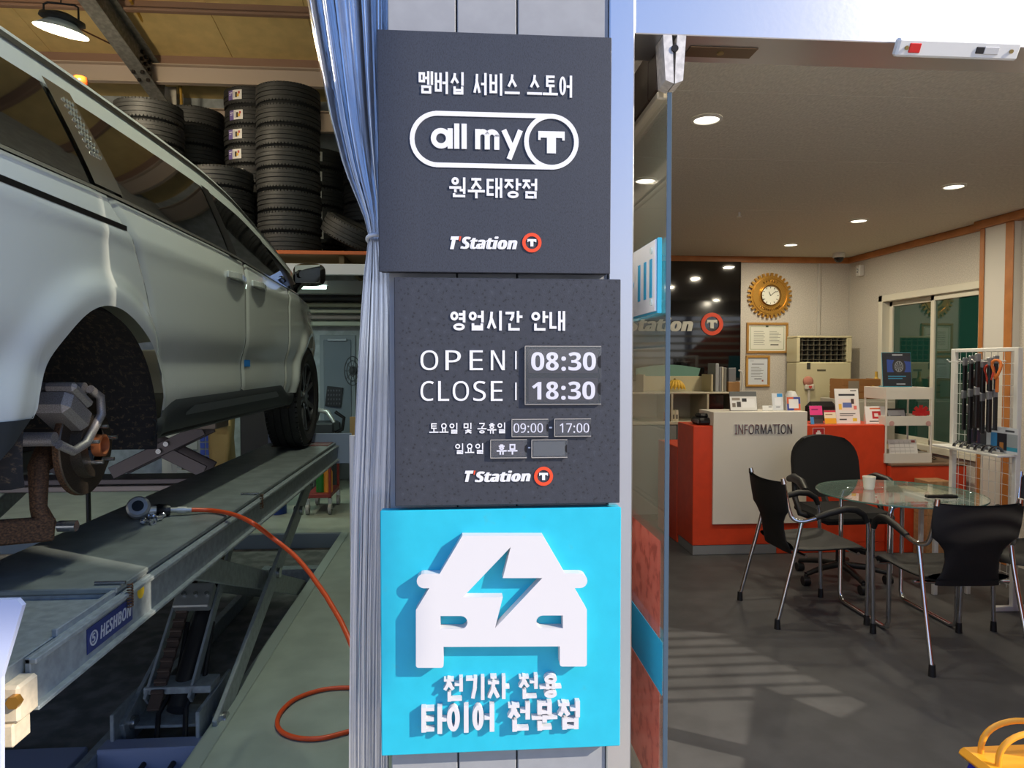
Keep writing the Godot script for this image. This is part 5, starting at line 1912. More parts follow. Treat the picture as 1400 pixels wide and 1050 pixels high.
# ---------------------------------------------------------------- scissor lift and what lies on it
func lift():
	var grey = mat("lift_grey", Color.WHITE, 0.42, 0.2, {"tex": grain("lift_t", c8(146, 154, 156), 0.06, 0.03, 91), "scale": 1.5})
	var grey_d = grey
	var deckm = mat("lift_deck", Color.WHITE, 0.4, 0.35, {"tex": grain("deck_t", c8(140, 148, 146), 0.06, 0.012, 93), "scale": 1.2})
	var rust = mats["rusty_iron"]
	var cream = mat("cream_block", Color.WHITE, 0.5, 0.0, {"tex": grain("creamb_t", c8(212, 198, 174), 0.03, 0.03, 94), "scale": 3.0})
	var steel = mat("bare_steel", c8(176, 178, 178), 0.25, 0.9)
	var li = thing("scissor_lift", "grey scissor lift with two runways standing in the pit", "lift", Vector3(VC, -0.12, -3.4))
	for s in [1, -1]:
		var M = func(x): return x if s == 1 else 2.0 * VC - x
		var BX = func(called, a, b, m, ch = 0.004):
			var p = Vector3(M.call(a.x), a.y, a.z)
			var q = Vector3(M.call(b.x), b.y, b.z)
			return part_box(called, p.min(q), p.max(q), m, li, ch)
		# runway: sliding plate, near deck with flanges, side beams
		BX.call("slide_plate", Vector3(-1.405, 0.846, -5.42), Vector3(-0.915, 0.862, -1.965), deckm, 0.003)
		BX.call("near_deck", Vector3(-1.40, 0.80, -1.965), Vector3(-0.93, 0.835, -1.50), grey, 0.003)
		BX.call("side_flange", Vector3(-0.928, 0.80, -1.96), Vector3(-0.915, 0.858, -1.68), grey, 0.002)
		BX.call("side_flange", Vector3(-0.935, 0.80, -1.68), Vector3(-0.922, 0.842, -1.50), grey, 0.002)
		for x in [-0.905, -1.385]:
			var o = 0.012
			BX.call("side_beam", Vector3(x - o, 0.735, -5.42), Vector3(x, 0.842, -1.56), grey_d, 0.002)
			BX.call("beam_lip", Vector3(x - o, 0.828, -5.42), Vector3(x + 0.012, 0.840, -1.56), grey, 0.002)
			BX.call("beam_lip", Vector3(x - o, 0.728, -5.42), Vector3(x + 0.016, 0.738, -1.56), grey, 0.002)
		BX.call("under_plate", Vector3(-1.38, 0.80, -5.42), Vector3(-0.92, 0.845, -1.97), grey_d, 0.002)
		# cream end block
		BX.call("end_block", Vector3(-1.42, 0.735, -1.56), Vector3(-0.888, 0.812, -1.49), cream, 0.006)
		BX.call("end_tube", Vector3(-1.42, 0.685, -1.55), Vector3(-0.90, 0.733, -1.49), cream, 0.004)
		# far stop plate
		BX.call("stop_plate", Vector3(-1.42, 0.70, -5.45), Vector3(-0.80, 0.93, -5.43), mat("blue_grey_plate", c8(136, 148, 170), 0.45), 0.004)
		BX.call("turn_plate", Vector3(-1.33, 0.862, -5.40), Vector3(-0.93, 0.867, -5.18), mat("red_turn_plate", c8(112, 66, 64), 0.5), 0.003)
		# arms
		var arm = func(x, p, q, w, m):
			var b = MB.new()
			b.bar(Vector3(M.call(x), p.y, p.x), Vector3(M.call(x), q.y, q.x), 0.022, w, Vector3(0, 0, 1).cross(Vector3.UP) if false else Vector3.UP, 0.003)
			return obj("scissor_arm", b, m, li)
		for x in [-0.975, -1.335]:
			var b = MB.new()
			var p = Vector3(M.call(x), -0.02, -2.90)
			var q = Vector3(M.call(x), 0.70, -4.80)
			var d = (q - p).normalized()
			var n = Vector3.RIGHT.cross(d).normalized()
			b.box((p + q) / 2, Vector3(0.02, 0.105, (q - p).length()), 0.003, Basis(Vector3.RIGHT, n, d * (1.0 if Vector3.RIGHT.cross(n).dot(d) > 0 else -1.0)))
			var ao = obj("scissor_arm", b, grey, li)
			for f in [0.03, 0.5, 0.80, 0.97]:
				var c = p.lerp(q, f)
				var bo = MB.new()
				bo.cyl(c - Vector3(0.025, 0, 0), c + Vector3(0.028, 0, 0), 0.028, -1, 14)
				obj("pivot_pin", bo, steel, ao)
		for x in [-1.02, -1.29]:
			var b = MB.new()
			var p = Vector3(M.call(x), 0.70, -2.75)
			var q = Vector3(M.call(x), -0.03, -4.75)
			var d = (q - p).normalized()
			var n = Vector3.RIGHT.cross(d).normalized()
			b.box((p + q) / 2, Vector3(0.02, 0.10, (q - p).length()), 0.003, Basis(Vector3.RIGHT, n, d * (1.0 if Vector3.RIGHT.cross(n).dot(d) > 0 else -1.0)))
			obj("scissor_arm", b, grey_d, li)
		BX.call("cross_plate", Vector3(-1.29, 0.10, -3.10), Vector3(-1.02, 0.13, -2.98), grey_d, 0.003)
		# cylinder, rack and lock block
		var p0 = Vector3(M.call(-1.155), 0.0, -2.94)
		var p1 = Vector3(M.call(-1.155), 0.64, -3.66)
		var d = (p1 - p0).normalized()
		var n = Vector3.RIGHT.cross(d).normalized()
		if n.y < 0: n = -n
		var cy = MB.new()
		cy.cyl(p0 + d * 0.05, p0 + d * 0.62, 0.042, -1, 20)
		obj("lift_cylinder", cy, mat("cylinder_black", c8(34, 33, 34), 0.4), li)
		cy = MB.new()
		cy.cyl(p0 + d * 0.6, p1, 0.024, -1, 16)
		obj("piston_rod", cy, steel, li)
		var rk = MB.new()
		rk.box(p0 + d * 0.52 + n * 0.055 + Vector3(-0.075, 0, 0), Vector3(0.05, 0.012, 0.98), 0.002, Basis(Vector3.RIGHT, n, d if Vector3.RIGHT.cross(n).dot(d) > 0 else -d))
		var ro = obj("lock_rack", rk, mat("rack_brown", c8(88, 74, 66), 0.5, 0.4), li)
		for k in 16:
			var th = MB.new()
			var c = p0 + d * (0.10 + k * 0.045) + n * 0.066 + Vector3(-0.075, 0, 0)
			th.box(c, Vector3(0.052, 0.014, 0.016), 0.002, Basis(Vector3.RIGHT, n, d if Vector3.RIGHT.cross(n).dot(d) > 0 else -d))
			obj("rack_tooth", th, mats["rack_brown"], ro)
		var lb = MB.new()
		lb.box(p0 + d * 0.52 + n * 0.085 + Vector3(-0.03, 0, 0), Vector3(0.16, 0.045, 0.12), 0.006, Basis(Vector3.RIGHT, n, d if Vector3.RIGHT.cross(n).dot(d) > 0 else -d))
		var lo = obj("lock_block", lb, mat("zinc_block", c8(168, 172, 170), 0.35, 0.6), li)
		for ex in [-0.07, -0.02, 0.03]:
			var sc = MB.new()
			var c = p0 + d * 0.52 + n * 0.107 + Vector3(ex, 0, 0)
			sc.cyl(c, c + n * 0.012, 0.010, -1, 8)
			obj("bolt", sc, steel, lo)
		for ex in [0.055, -0.12]:
			var rl = MB.new()
			rl.box(p0 + d * 0.60 + n * 0.04 + Vector3(ex, 0, 0), Vector3(0.012, 0.05, 1.05), 0.002, Basis(Vector3.RIGHT, n, d if Vector3.RIGHT.cross(n).dot(d) > 0 else -d))
			obj("rack_cheek", rl, grey_d, li)
		# hydraulic hoses
		for e in [[-1.10, 0.03], [-1.21, 0.0]]:
			var ho = MB.new()
			ho.tube([Vector3(M.call(e[0]), 0.30, -3.25), Vector3(M.call(e[0] + 0.02), 0.12, -3.08), Vector3(M.call(e[0] - 0.02), 0.02 + e[1], -2.98), Vector3(M.call(e[0] + 0.01), -0.06, -2.88), Vector3(M.call(e[0]), -0.09, -2.7)], 0.011, 8)
			obj("hydraulic_hose", ho, mats["cylinder_black"], li)
		# base frame in the pit
		for x in [-1.40, -0.975]:
			BX.call("base_rail", Vector3(x - 0.02, -0.119, -5.3), Vector3(x + 0.02, -0.03, -2.68), grey_d, 0.003)
			BX.call("base_cheek", Vector3(x - 0.008 + (0.05 if x < -1.2 else -0.05), -0.10, -3.24), Vector3(x + 0.008 + (0.05 if x < -1.2 else -0.05), 0.09, -2.84), grey, 0.003)
		BX.call("base_beam", Vector3(-1.38, -0.118, -2.86), Vector3(-0.995, -0.015, -2.78), mat("base_blue_grey", c8(140, 148, 172), 0.45), 0.004)
		BX.call("base_plate", Vector3(-1.44, -0.1195, -2.98), Vector3(-0.99, -0.104, -2.62), mats["base_blue_grey"], 0.003)
		BX.call("base_shelf", Vector3(-1.33, -0.02, -3.12), Vector3(-1.03, -0.008, -2.94), grey, 0.003)
		for e in [[-1.34, -2.70], [-1.08, -2.70]]:
			var sc = MB.new()
			sc.cyl(Vector3(M.call(e[0]), -0.104, e[1]), Vector3(M.call(e[0]), -0.055, e[1]), 0.012, -1, 6)
			obj("anchor_bolt", sc, steel, li)
		BX.call("base_beam", Vector3(-1.38, -0.118, -5.25), Vector3(-0.995, -0.02, -5.15), grey_d, 0.004)
	# tie plate between both bases
	part_box("tie_plate", Vector3(2 * VC + 1.46, -0.119, -2.90), Vector3(-1.47, -0.06, -2.74), mats["base_blue_grey"], li)
	# spring clips at the plate edge
	for e in [[168, 797], [352, 688]]:
		var c = px_(e[0], e[1], -0.912)
		var m = MB.new()
		m.cyl(Vector3(-0.985, 0.868, c.z), Vector3(-0.905, 0.868, c.z), 0.005, -1, 8)
		obj("clip_pin", m, steel, li)
		m = MB.new()
		var pts = []
		for k in 60:
			var a = k * 0.9
			pts.append(Vector3(-0.893 + cos(a) * 0.007, 0.865 - k * 0.0011, c.z + sin(a) * 0.007))
		m.tube(pts, 0.0022, 5)
		obj("clip_spring", m, rust, li)
	# maker's plate and round sticker on the side beam
	var x = -0.9045
	var a = px_(118, 865, x)
	var b = px_(180, 822, x)
	var yc = 0.785
	var pl = MB.new()
	pl.box(Vector3(x + 0.001, yc, (a.z + b.z) / 2), Vector3(0.0015, 0.062, abs(a.z - b.z)), 0.0)
	var po = obj("maker_plate", pl, mat("plate_navy", c8(34, 48, 108), 0.35), li)
	var le = MB.new()
	le.xf = Transform3D(Basis(Vector3(0, 0, -1), Vector3.UP, Vector3.RIGHT), Vector3(x + 0.002, 0, 0))
	var u0 = -a.z
	var u1 = -b.z
	letters(le, "HESHBON", lerp(u0, u1, 0.26), yc - 0.017, lerp(u0, u1, 0.97), yc + 0.017, 0, 0.0008, 700, 0.15)
	ring(le, Vector2(lerp(u0, u1, 0.125), yc), 0.017, 0.017, 0.004, 0, 0.0008)
	letters(le, "5", lerp(u0, u1, 0.125) - 0.007, yc - 0.011, lerp(u0, u1, 0.125) + 0.007, yc + 0.011, 0, 0.0008, 700)
	obj("lettering", le, mat("plate_silver", c8(200, 204, 214), 0.3, 0.3), po)
	var ys = px_(192, 806, x)
	var yb = MB.new()
	yb.cyl(Vector3(x + 0.0005, ys.y - 0.005, ys.z), Vector3(x + 0.002, ys.y - 0.005, ys.z), 0.02, -1, 20)
	obj("round_sticker", yb, mat("sticker_yellow", c8(226, 190, 40), 0.4), li)
	# bolt on the cream end block
	var bz = MB.new()
	var bp = pz(22, 917, -1.49)
	bz.cyl(Vector3(bp.x, 0.785, -1.49), Vector3(bp.x, 0.785, -1.475), 0.014, -1, 6)
	obj("end_bolt", bz, mat("zinc_yellow", c8(206, 150, 70), 0.3, 0.8), li)

	# air ratchet with orange hose
	var top = 0.862
	var h = py_(190, 699, top + 0.03)
	var e1 = py_(233, 697, top + 0.025)
	var e2 = py_(262, 697, top + 0.02)
	var wr = thing("air_ratchet", "black and silver air ratchet lying on the lift runway", "ratchet", Vector3(h.x, top, h.z))
	var m = MB.new()
	var dirv = (e1 - h).normalized()
	var cam = (EYE - h).normalized()
	m.lathe([Vector2(0.0, 0.03), Vector2(0.034, 0.03), Vector2(0.042, 0.022), Vector2(0.043, -0.006), Vector2(0.036, -0.018), Vector2(0.0, -0.018)], h + Vector3(0, 0.012, 0), Vector3(0.25, 0.45, 0.85), 28, false)
	m.cyl(h + dirv * 0.02, h + dirv * 0.06, 0.022, 0.018, 16)
	obj("head", m, mat("tool_silver", c8(196, 196, 192), 0.3, 0.5), wr)
	m = MB.new()
	var ax = Vector3(0.25, 0.45, 0.85).normalized()
	m.cyl(h + Vector3(0, 0.012, 0) + ax * 0.03, h + Vector3(0, 0.012, 0) + ax * 0.034, 0.021, -1, 18)
	obj("dial", m, mat("tool_black", c8(26, 26, 28), 0.4), wr)
	m = MB.new()
	m.tube([h + dirv * 0.05, h + dirv * 0.07, h.lerp(e1, 0.5), e1 - dirv * 0.01, e1], [0.018, 0.024, 0.023, 0.024, 0.020], 14)
	obj("grip", m, mats["tool_black"], wr)
	m = MB.new()
	m.tube([e1, e1.lerp(e2, 0.3), e1.lerp(e2, 0.35), e1.lerp(e2, 0.75), e1.lerp(e2, 0.8), e2], [0.010, 0.010, 0.014, 0.014, 0.010, 0.010], 10)
	obj("coupling", m, mats["tool_silver"], wr)
	var hs = MB.new()
	var path = [e2, py_(290, 698, top + 0.012), py_(318, 703, top + 0.014), py_(345, 715, top + 0.014)]
	path += [pz(372, 735, -2.78), pz(400, 757, -2.72), pz(424, 784, -2.62), pz(446, 815, -2.5), pz(466, 849, -2.38), pz(482, 886, -2.28), pz(498, 930, -2.2), pz(508, 990, -2.15)]
	var cv = Curve3D.new()
	for i in path.size():
		var t = (path[min(i + 1, path.size() - 1)] - path[max(i - 1, 0)]) / 6.0
		cv.add_point(path[i], -t, t)
	hs.tube(Array(cv.tessellate(4, 3)), 0.0088, 8)
	one("air_hose", hs, mat("orange_hose", c8(226, 84, 36), 0.4), "orange air hose running from the ratchet over the runway edge", "hose")
	hs = MB.new()
	var y = 0.011
	path = [py_(512, 943, y), py_(477, 940, y), py_(440, 943, y), py_(405, 955, y), py_(385, 972, y), py_(379, 988, y), py_(386, 1001, y), py_(408, 1009, y), py_(440, 1009, y), py_(477, 1000, y), py_(512, 992, y)]
	cv = Curve3D.new()
	for i in path.size():
		var t = (path[min(i + 1, path.size() - 1)] - path[max(i - 1, 0)]) / 6.0
		cv.add_point(path[i], -t, t)
	hs.tube(Array(cv.tessellate(4, 3)), 0.0095, 8)
	one("air_hose", hs, mats["orange_hose"], "loop of orange air hose lying on the green floor", "hose")
	# wheel nuts
	var nuts = [[197, 716, 0.2], [205, 709, 1.2], [213, 713, 2.5], [220, 707, 0.9], [210, 718, 4.0]]
	var nm = MB.new()
	nm.lathe([Vector2(0.006, 0.0), Vector2(0.012, 0.0), Vector2(0.012, 0.004), Vector2(0.0105, 0.006)], Vector3.ZERO, Vector3.UP, 16, false)
	nm.cyl(Vector3(0, 0.005, 0), Vector3(0, 0.022, 0), 0.0105, 0.0098, 6)
	nm.lathe([Vector2(0.0098, 0.022), Vector2(0.006, 0.027), Vector2(0.0, 0.0275)], Vector3.ZERO, Vector3.UP, 12, false)
	var nmesh = nm.mesh()
	for q in nuts:
		var p = py_(q[0], q[1], top)
		var o = MeshInstance3D.new()
		o.name = numbered("wheel_nut")
		o.mesh = nmesh
		o.set_surface_override_material(0, mat("lug_chrome", c8(206, 208, 214), 0.18, 0.8))
		add_child(o)
		o.position = p + Vector3(0, 0.011, 0)
		o.rotation = Vector3(PI / 2, q[2], 0.0)
		tag(o, "chrome wheel nut lying on the lift runway beside the air ratchet", "wheel nut", "chrome wheel nuts on the runway")
	# pale plate standing at the near end of the runway
	var wb = MB.new()
	var q0 = pz(33, 818, -1.38)
	var q1 = pz(4, 925, -1.38)
	wb.xf = Transform3D(Basis(), Vector3(0, 0, -1.38))
	wb.prism([Vector2(q0.x - 0.01, q0.y), Vector2(q0.x, q0.y - 0.012), Vector2(q1.x, q1.y), Vector2(q1.x - 0.02, 0.0), Vector2(q1.x - 0.5, 0.0), Vector2(q1.x - 0.5, q0.y)], -0.006, 0.006)
	one("runway_ramp_plate", wb, mat("pale_lilac_plate", c8(196, 204, 232), 0.45), "pale lilac metal plate upright at the near end of the runway", "plate")

# ---------------------------------------------------------------- other workshop things
func garage_things():
	# scissor jack across the runways
	var zj = -4.1
	var grey = mat("jack_grey", c8(128, 120, 122), 0.4, 0.4)
	var j = thing("jacking_beam", "grey scissor jack beam bridging the two runways below the van", "jack", Vector3(VC, 0.80, zj))
	var A = pz(192, 655, zj)
	var B = pz(292, 594, zj)
	var mid = -1.70
	part_box("cross_rail", Vector3(2 * VC + 1.42, 0.80, zj - 0.10), Vector3(-1.42, 0.83, zj + 0.10), grey, j)
	part_box("cross_rail", Vector3(2 * VC + 1.5, 0.765, zj + 0.06), Vector3(-1.5, 0.797, zj + 0.12), mat("jack_pale", c8(170, 160, 156), 0.35, 0.5), j)
	for s in [1, -1]:
		for zz in [0.08, -0.08]:
			var xm = -1.62 if s == 1 else 2 * VC + 1.62
			var b = MB.new()
			b.bar(Vector3(xm - 0.26, 0.845, zj + zz), Vector3(xm + 0.22, 1.10, zj + zz), 0.014, 0.075, Vector3(0, 0, 1).cross(Vector3.ONE) if false else Vector3.UP, 0.003)
			b = MB.new()
			var p = Vector3(xm - 0.27, 0.86, zj + zz)
			var q = Vector3(xm + 0.22, 1.10, zj + zz)
			var d = (q - p).normalized()
			b.box((p + q) / 2, Vector3((q - p).length(), 0.07, 0.012), 0.003, Basis(d, Vector3(0, 0, 1).cross(d), Vector3(0, 0, 1)))
			obj("jack_arm", b, grey, j)
			b = MB.new()
			p = Vector3(xm - 0.24, 1.10, zj + zz - 0.016)
			q = Vector3(xm + 0.22, 0.86, zj + zz - 0.016)
			d = (q - p).normalized()
			b.box((p + q) / 2, Vector3((q - p).length(), 0.07, 0.012), 0.003, Basis(d, Vector3(0, 0, 1).cross(d), Vector3(0, 0, 1)))
			obj("jack_arm", b, grey, j)
		var xm2 = -1.62 if s == 1 else 2 * VC + 1.62
		for e in [[-0.09, 1.02], [0.03, 1.02], [-0.01, 0.98]]:
			var c = MB.new()
			c.cyl(Vector3(xm2 + e[0], e[1], zj + 0.086), Vector3(xm2 + e[0], e[1], zj + 0.105), 0.014, -1, 12)
			obj("pin", c, mats["stud_zinc"], j)
		part_box("top_saddle", Vector3(xm2 - 0.26, 1.10, zj - 0.11), Vector3(xm2 + 0.30, 1.15, zj + 0.11), mat("saddle_cream", c8(178, 164, 150), 0.4, 0.3), j)
	# clutter against the rear wall, seen under the van
	var z = -7.6
	var ground = 0.0
	var unit = func(called, label, cat, x0, x1, y1, zz, dz, m):
		var a = pz(x0, 600, zz)
		var b = pz(x1, 600, zz)
		var t = thing(called, label, cat, Vector3((a.x + b.x) / 2, 0, zz - dz / 2))
		part_box("body", Vector3(a.x, 0.05, zz - dz), Vector3(b.x, y1, zz), m, t, 0.012)
		part_box("plinth", Vector3(a.x + 0.02, 0.0, zz - dz + 0.02), Vector3(b.x - 0.02, 0.05, zz - 0.02), mats["lamp_black"], t)
		return t
	var cab = unit.call("tool_cabinet", "grey cabinet with blue drawer labels near the rear wall", "cabinet", 252, 292, 0.98, -7.9, 0.45, mat("cab_grey", c8(120, 124, 124), 0.5))
	var ca = pz(281, 616, -7.898)
	for k in 4:
		for i in 2:
			part_box("drawer_label", Vector3(ca.x - 0.055 + i * 0.06, ca.y + 0.10 - k * 0.075, -7.899), Vector3(ca.x - 0.005 + i * 0.06, ca.y + 0.16 - k * 0.075, -7.893), mat("label_blue", c8(32, 60, 150), 0.4), cab, 0.002)
	for k in 4:
		part_box("drawer", Vector3(ca.x - 0.30, 0.12 + k * 0.2, -7.899), Vector3(ca.x - 0.08, 0.30 + k * 0.2, -7.886), mat("drawer_grey", c8(136, 140, 140), 0.45), cab)
	var bag = thing("waste_sack", "open brown paper sack standing near the rear wall", "sack", pz(304, 620, -7.7) * Vector3(1, 0, 1))
	var mb = MB.new()
	var bc = pz(304, 620, -7.7)
	var g = []
	for i in 9:
		var row = []
		for k in 24:
			var a = TAU * k / 24
			var w = 0.115 + 0.008 * sin(a * 3 + i)
			row.append(Vector3(bc.x + sign(cos(a)) * pow(abs(cos(a)), 0.5) * w, 0.001 + 0.885 * i / 8.0, bc.z + sign(sin(a)) * pow(abs(sin(a)), 0.5) * w))
		g.append(row)
	mb.sheet(g, 1.0, true)
	obj("sack_wall", mb, mat("kraft_brown", c8(128, 106, 66), 0.8), bag)
	mb = MB.new()
	mb.box(Vector3(bc.x, 0.01, bc.z), Vector3(0.2, 0.015, 0.2), 0.002)
	obj("sack_bottom", mb, mats["kraft_brown"], bag)
	mb = MB.new()
	mb.bx(Vector3(bc.x - 0.125, 0.80, bc.z + 0.118), Vector3(bc.x + 0.125, 0.885, bc.z + 0.126), 0.003)
	obj("folded_rim", mb, mat("kraft_light", c8(148, 124, 80), 0.8), bag)
	var oil = unit.call("oil_drainer", "black steel waste oil box with red lid near the front wheel", "drainer", 328, 372, 1.04, -7.2, 0.35, mat("oil_black", c8(36, 37, 38), 0.4))
	var oc = pz(358, 575, -7.25)
	part_box("lid", Vector3(oc.x - 0.06, 1.04, -7.5), Vector3(oc.x + 0.07, 1.11, -7.25), mat("lid_red", c8(176, 36, 36), 0.4), oil, 0.02)
	mb = MB.new()
	mb.lathe([Vector2(0.0, 0.0), Vector2(0.09, 0.0), Vector2(0.09, 0.62), Vector2(0.05, 0.80), Vector2(0.03, 0.84), Vector2(0.0, 0.84)], pz(378, 600, -7.0) * Vector3(1, 0, 1), Vector3.UP, 20, false)
	one("blue_canister", mb, mat("canister_blue", c8(30, 66, 150), 0.35), "tall blue plastic canister behind the front wheel", "canister")
	var bot = MB.new()
	bot.lathe([Vector2(0.0, 0.0), Vector2(0.05, 0.0), Vector2(0.05, 0.16), Vector2(0.02, 0.21), Vector2(0.02, 0.24), Vector2(0.0, 0.24)], py_(349, 615, 0.862) * Vector3(1, 0, 1) + Vector3(0, 0.862, 0), Vector3.UP, 18, false)
	# (a small clear bottle stands on the far runway end)
	# red tool trolley on castors behind the lift
	var tz = -6.9
	var ta = pz(418, 600, tz)
	var tb = pz(452, 600, tz)
	var tro = thing("tool_trolley", "low red metal trolley on castors beyond the lift", "trolley", Vector3((ta.x + tb.x) / 2, 0, tz - 0.25))
	var red = mat("trolley_red", c8(132, 46, 42), 0.45)
	part_box("lower_tray", Vector3(ta.x, 0.16, tz - 0.5), Vector3(tb.x, 0.20, tz), red, tro)
	part_box("upper_tray", Vector3(ta.x, 0.55, tz - 0.5), Vector3(tb.x, 0.59, tz), red, tro)
	for x in [ta.x + 0.012, tb.x - 0.012]:
		for zz in [tz - 0.012, tz - 0.488]:
			part_box("post", Vector3(x - 0.012, 0.16, zz - 0.012), Vector3(x + 0.012, 0.6, zz + 0.012), red, tro)
			var c = MB.new()
			c.cyl(Vector3(x - 0.015, 0.05, zz), Vector3(x + 0.015, 0.05, zz), 0.05, -1, 18)
			obj("castor", c, mat("castor_grey", c8(150, 150, 150), 0.4), tro)
			part_box("castor_fork", Vector3(x - 0.02, 0.05, zz - 0.01), Vector3(x + 0.02, 0.16, zz + 0.01), mats["stud_zinc"], tro)
	# green and orange bottles on it
	for e in [[438, c8(40, 120, 50), "green spray bottle on the low red trolley", 0.27], [448, c8(220, 140, 40), "orange bottle on the low red trolley", 0.30]]:
		var p = pz(e[0], 600, tz - 0.12)
		var b = MB.new()
		b.lathe([Vector2(0.0, 0.0), Vector2(0.045, 0.0), Vector2(0.045, e[3] * 0.65), Vector2(0.015, e[3] * 0.82), Vector2(0.015, e[3]), Vector2(0.0, e[3])], Vector3(p.x, 0.2, p.z), Vector3.UP, 18, false)
		one("spray_bottle", b, mat("bottle_" + str(e[0]), e[1], 0.3), e[2], "bottle")
	# cardboard sheet and perforated tool boards on the rear wall
	var ka = pz(478, 570, -8.0)
	var kb = pz(500, 640, -8.0)
	mb = MB.new()
	mb.bx(Vector3(ka.x, 0, -8.04), Vector3(kb.x, ka.y, -8.0), 0.003)
	one("board_panel", mb, mat("tan_board", c8(158, 124, 84), 0.7), "upright tan board leaning by the rear door", "board")
	for e in [[445, 467, 529, 556, 8.0, "dark perforated tool holder higher on the rear wall", -0.12], [449, 465, 578, 597, 8.0, "dark perforated tool holder lower on the rear wall", 0.06]]:
		var a = pz(e[0], e[2], -8.8)
		var b = pz(e[1], e[3], -8.8)
		var t = thing("tool_holder", e[5], "tool holder", Vector3((a.x + b.x) / 2, b.y, -8.8))
		mb = MB.new()
		mb.box(Vector3((a.x + b.x) / 2, (a.y + b.y) / 2, -8.84), Vector3(b.x - a.x, a.y - b.y, 0.03), 0.003, Basis(Vector3(0, 0, 1), e[6]))
		obj("plate", mb, mat("holder_dark", c8(34, 35, 38), 0.5), t)
		part_box("wall_bracket", Vector3((a.x + b.x) / 2 - 0.03, (a.y + b.y) / 2 - 0.03, -8.9), Vector3((a.x + b.x) / 2 + 0.03, (a.y + b.y) / 2 + 0.03, -8.855), mats["holder_dark"], t)
		for r in 4:
			for c in 5:
				var q = MB.new()
				q.box(Vector3(lerp(a.x, b.x, 0.15 + c * 0.175), lerp(b.y, a.y, 0.15 + r * 0.22), -8.822), Vector3(0.016, 0.022, 0.008), 0.0, Basis(Vector3(0, 0, 1), e[6]))
				obj("socket", q, mat("socket_grey", c8(104, 106, 110), 0.3, 0.6), t)
	# wheel balancer arm: silver and black machine
	var wz = -8.2
	var wc = pz(446, 570, wz)
	var wbm = thing("wheel_balancer", "dark wheel balancing machine with silver arm behind the front wheel", "machine", Vector3(wc.x, 0, wz))
	part_box("cabinet", Vector3(wc.x - 0.28, 0.0, wz - 0.3), Vector3(wc.x + 0.1, 0.78, wz + 0.1), mat("balancer_dark", c8(52, 54, 58), 0.45), wbm, 0.02)
	mb = MB.new()
	mb.tube([Vector3(wc.x - 0.15, 0.76, wz - 0.1), Vector3(wc.x - 0.10, 0.92, wz - 0.05), Vector3(wc.x + 0.02, 0.90, wz + 0.02), Vector3(wc.x + 0.10, 0.78, wz + 0.06)], [0.03, 0.035, 0.03, 0.02], 10)
	obj("arm", mb, mats["tool_silver"], wbm)
	mb = MB.new()
	mb.tube([Vector3(wc.x + 0.1, 0.90, wz), Vector3(wc.x + 0.2, 0.83, wz), Vector3(wc.x + 0.18, 0.70, wz), Vector3(wc.x + 0.1, 0.66, wz)], 0.02, 8)
	obj("handle", mb, mats["tool_black"], wbm)
	# orange lashing strap end on the loft behind the van roof
	var oz = pz(110, 112, -6.4)
	var orb = thing("warning_beacon", "small orange beacon showing just above the van roof line", "beacon", oz)
	mb = MB.new()
	mb.lathe([Vector2(0.0, 0.05), Vector2(0.05, 0.04), Vector2(0.06, -0.03), Vector2(0.0, -0.03)], oz, Vector3.UP, 18, true)
	obj("dome", mb, mat("beacon_orange", c8(220, 92, 36), 0.3), orb)
	mb = MB.new()
	mb.cyl(oz + Vector3(0, -0.03, 0), Vector3(oz.x, 0, oz.z), 0.02, -1, 10)
	obj("mast", mb, mats["tool_black"], orb)

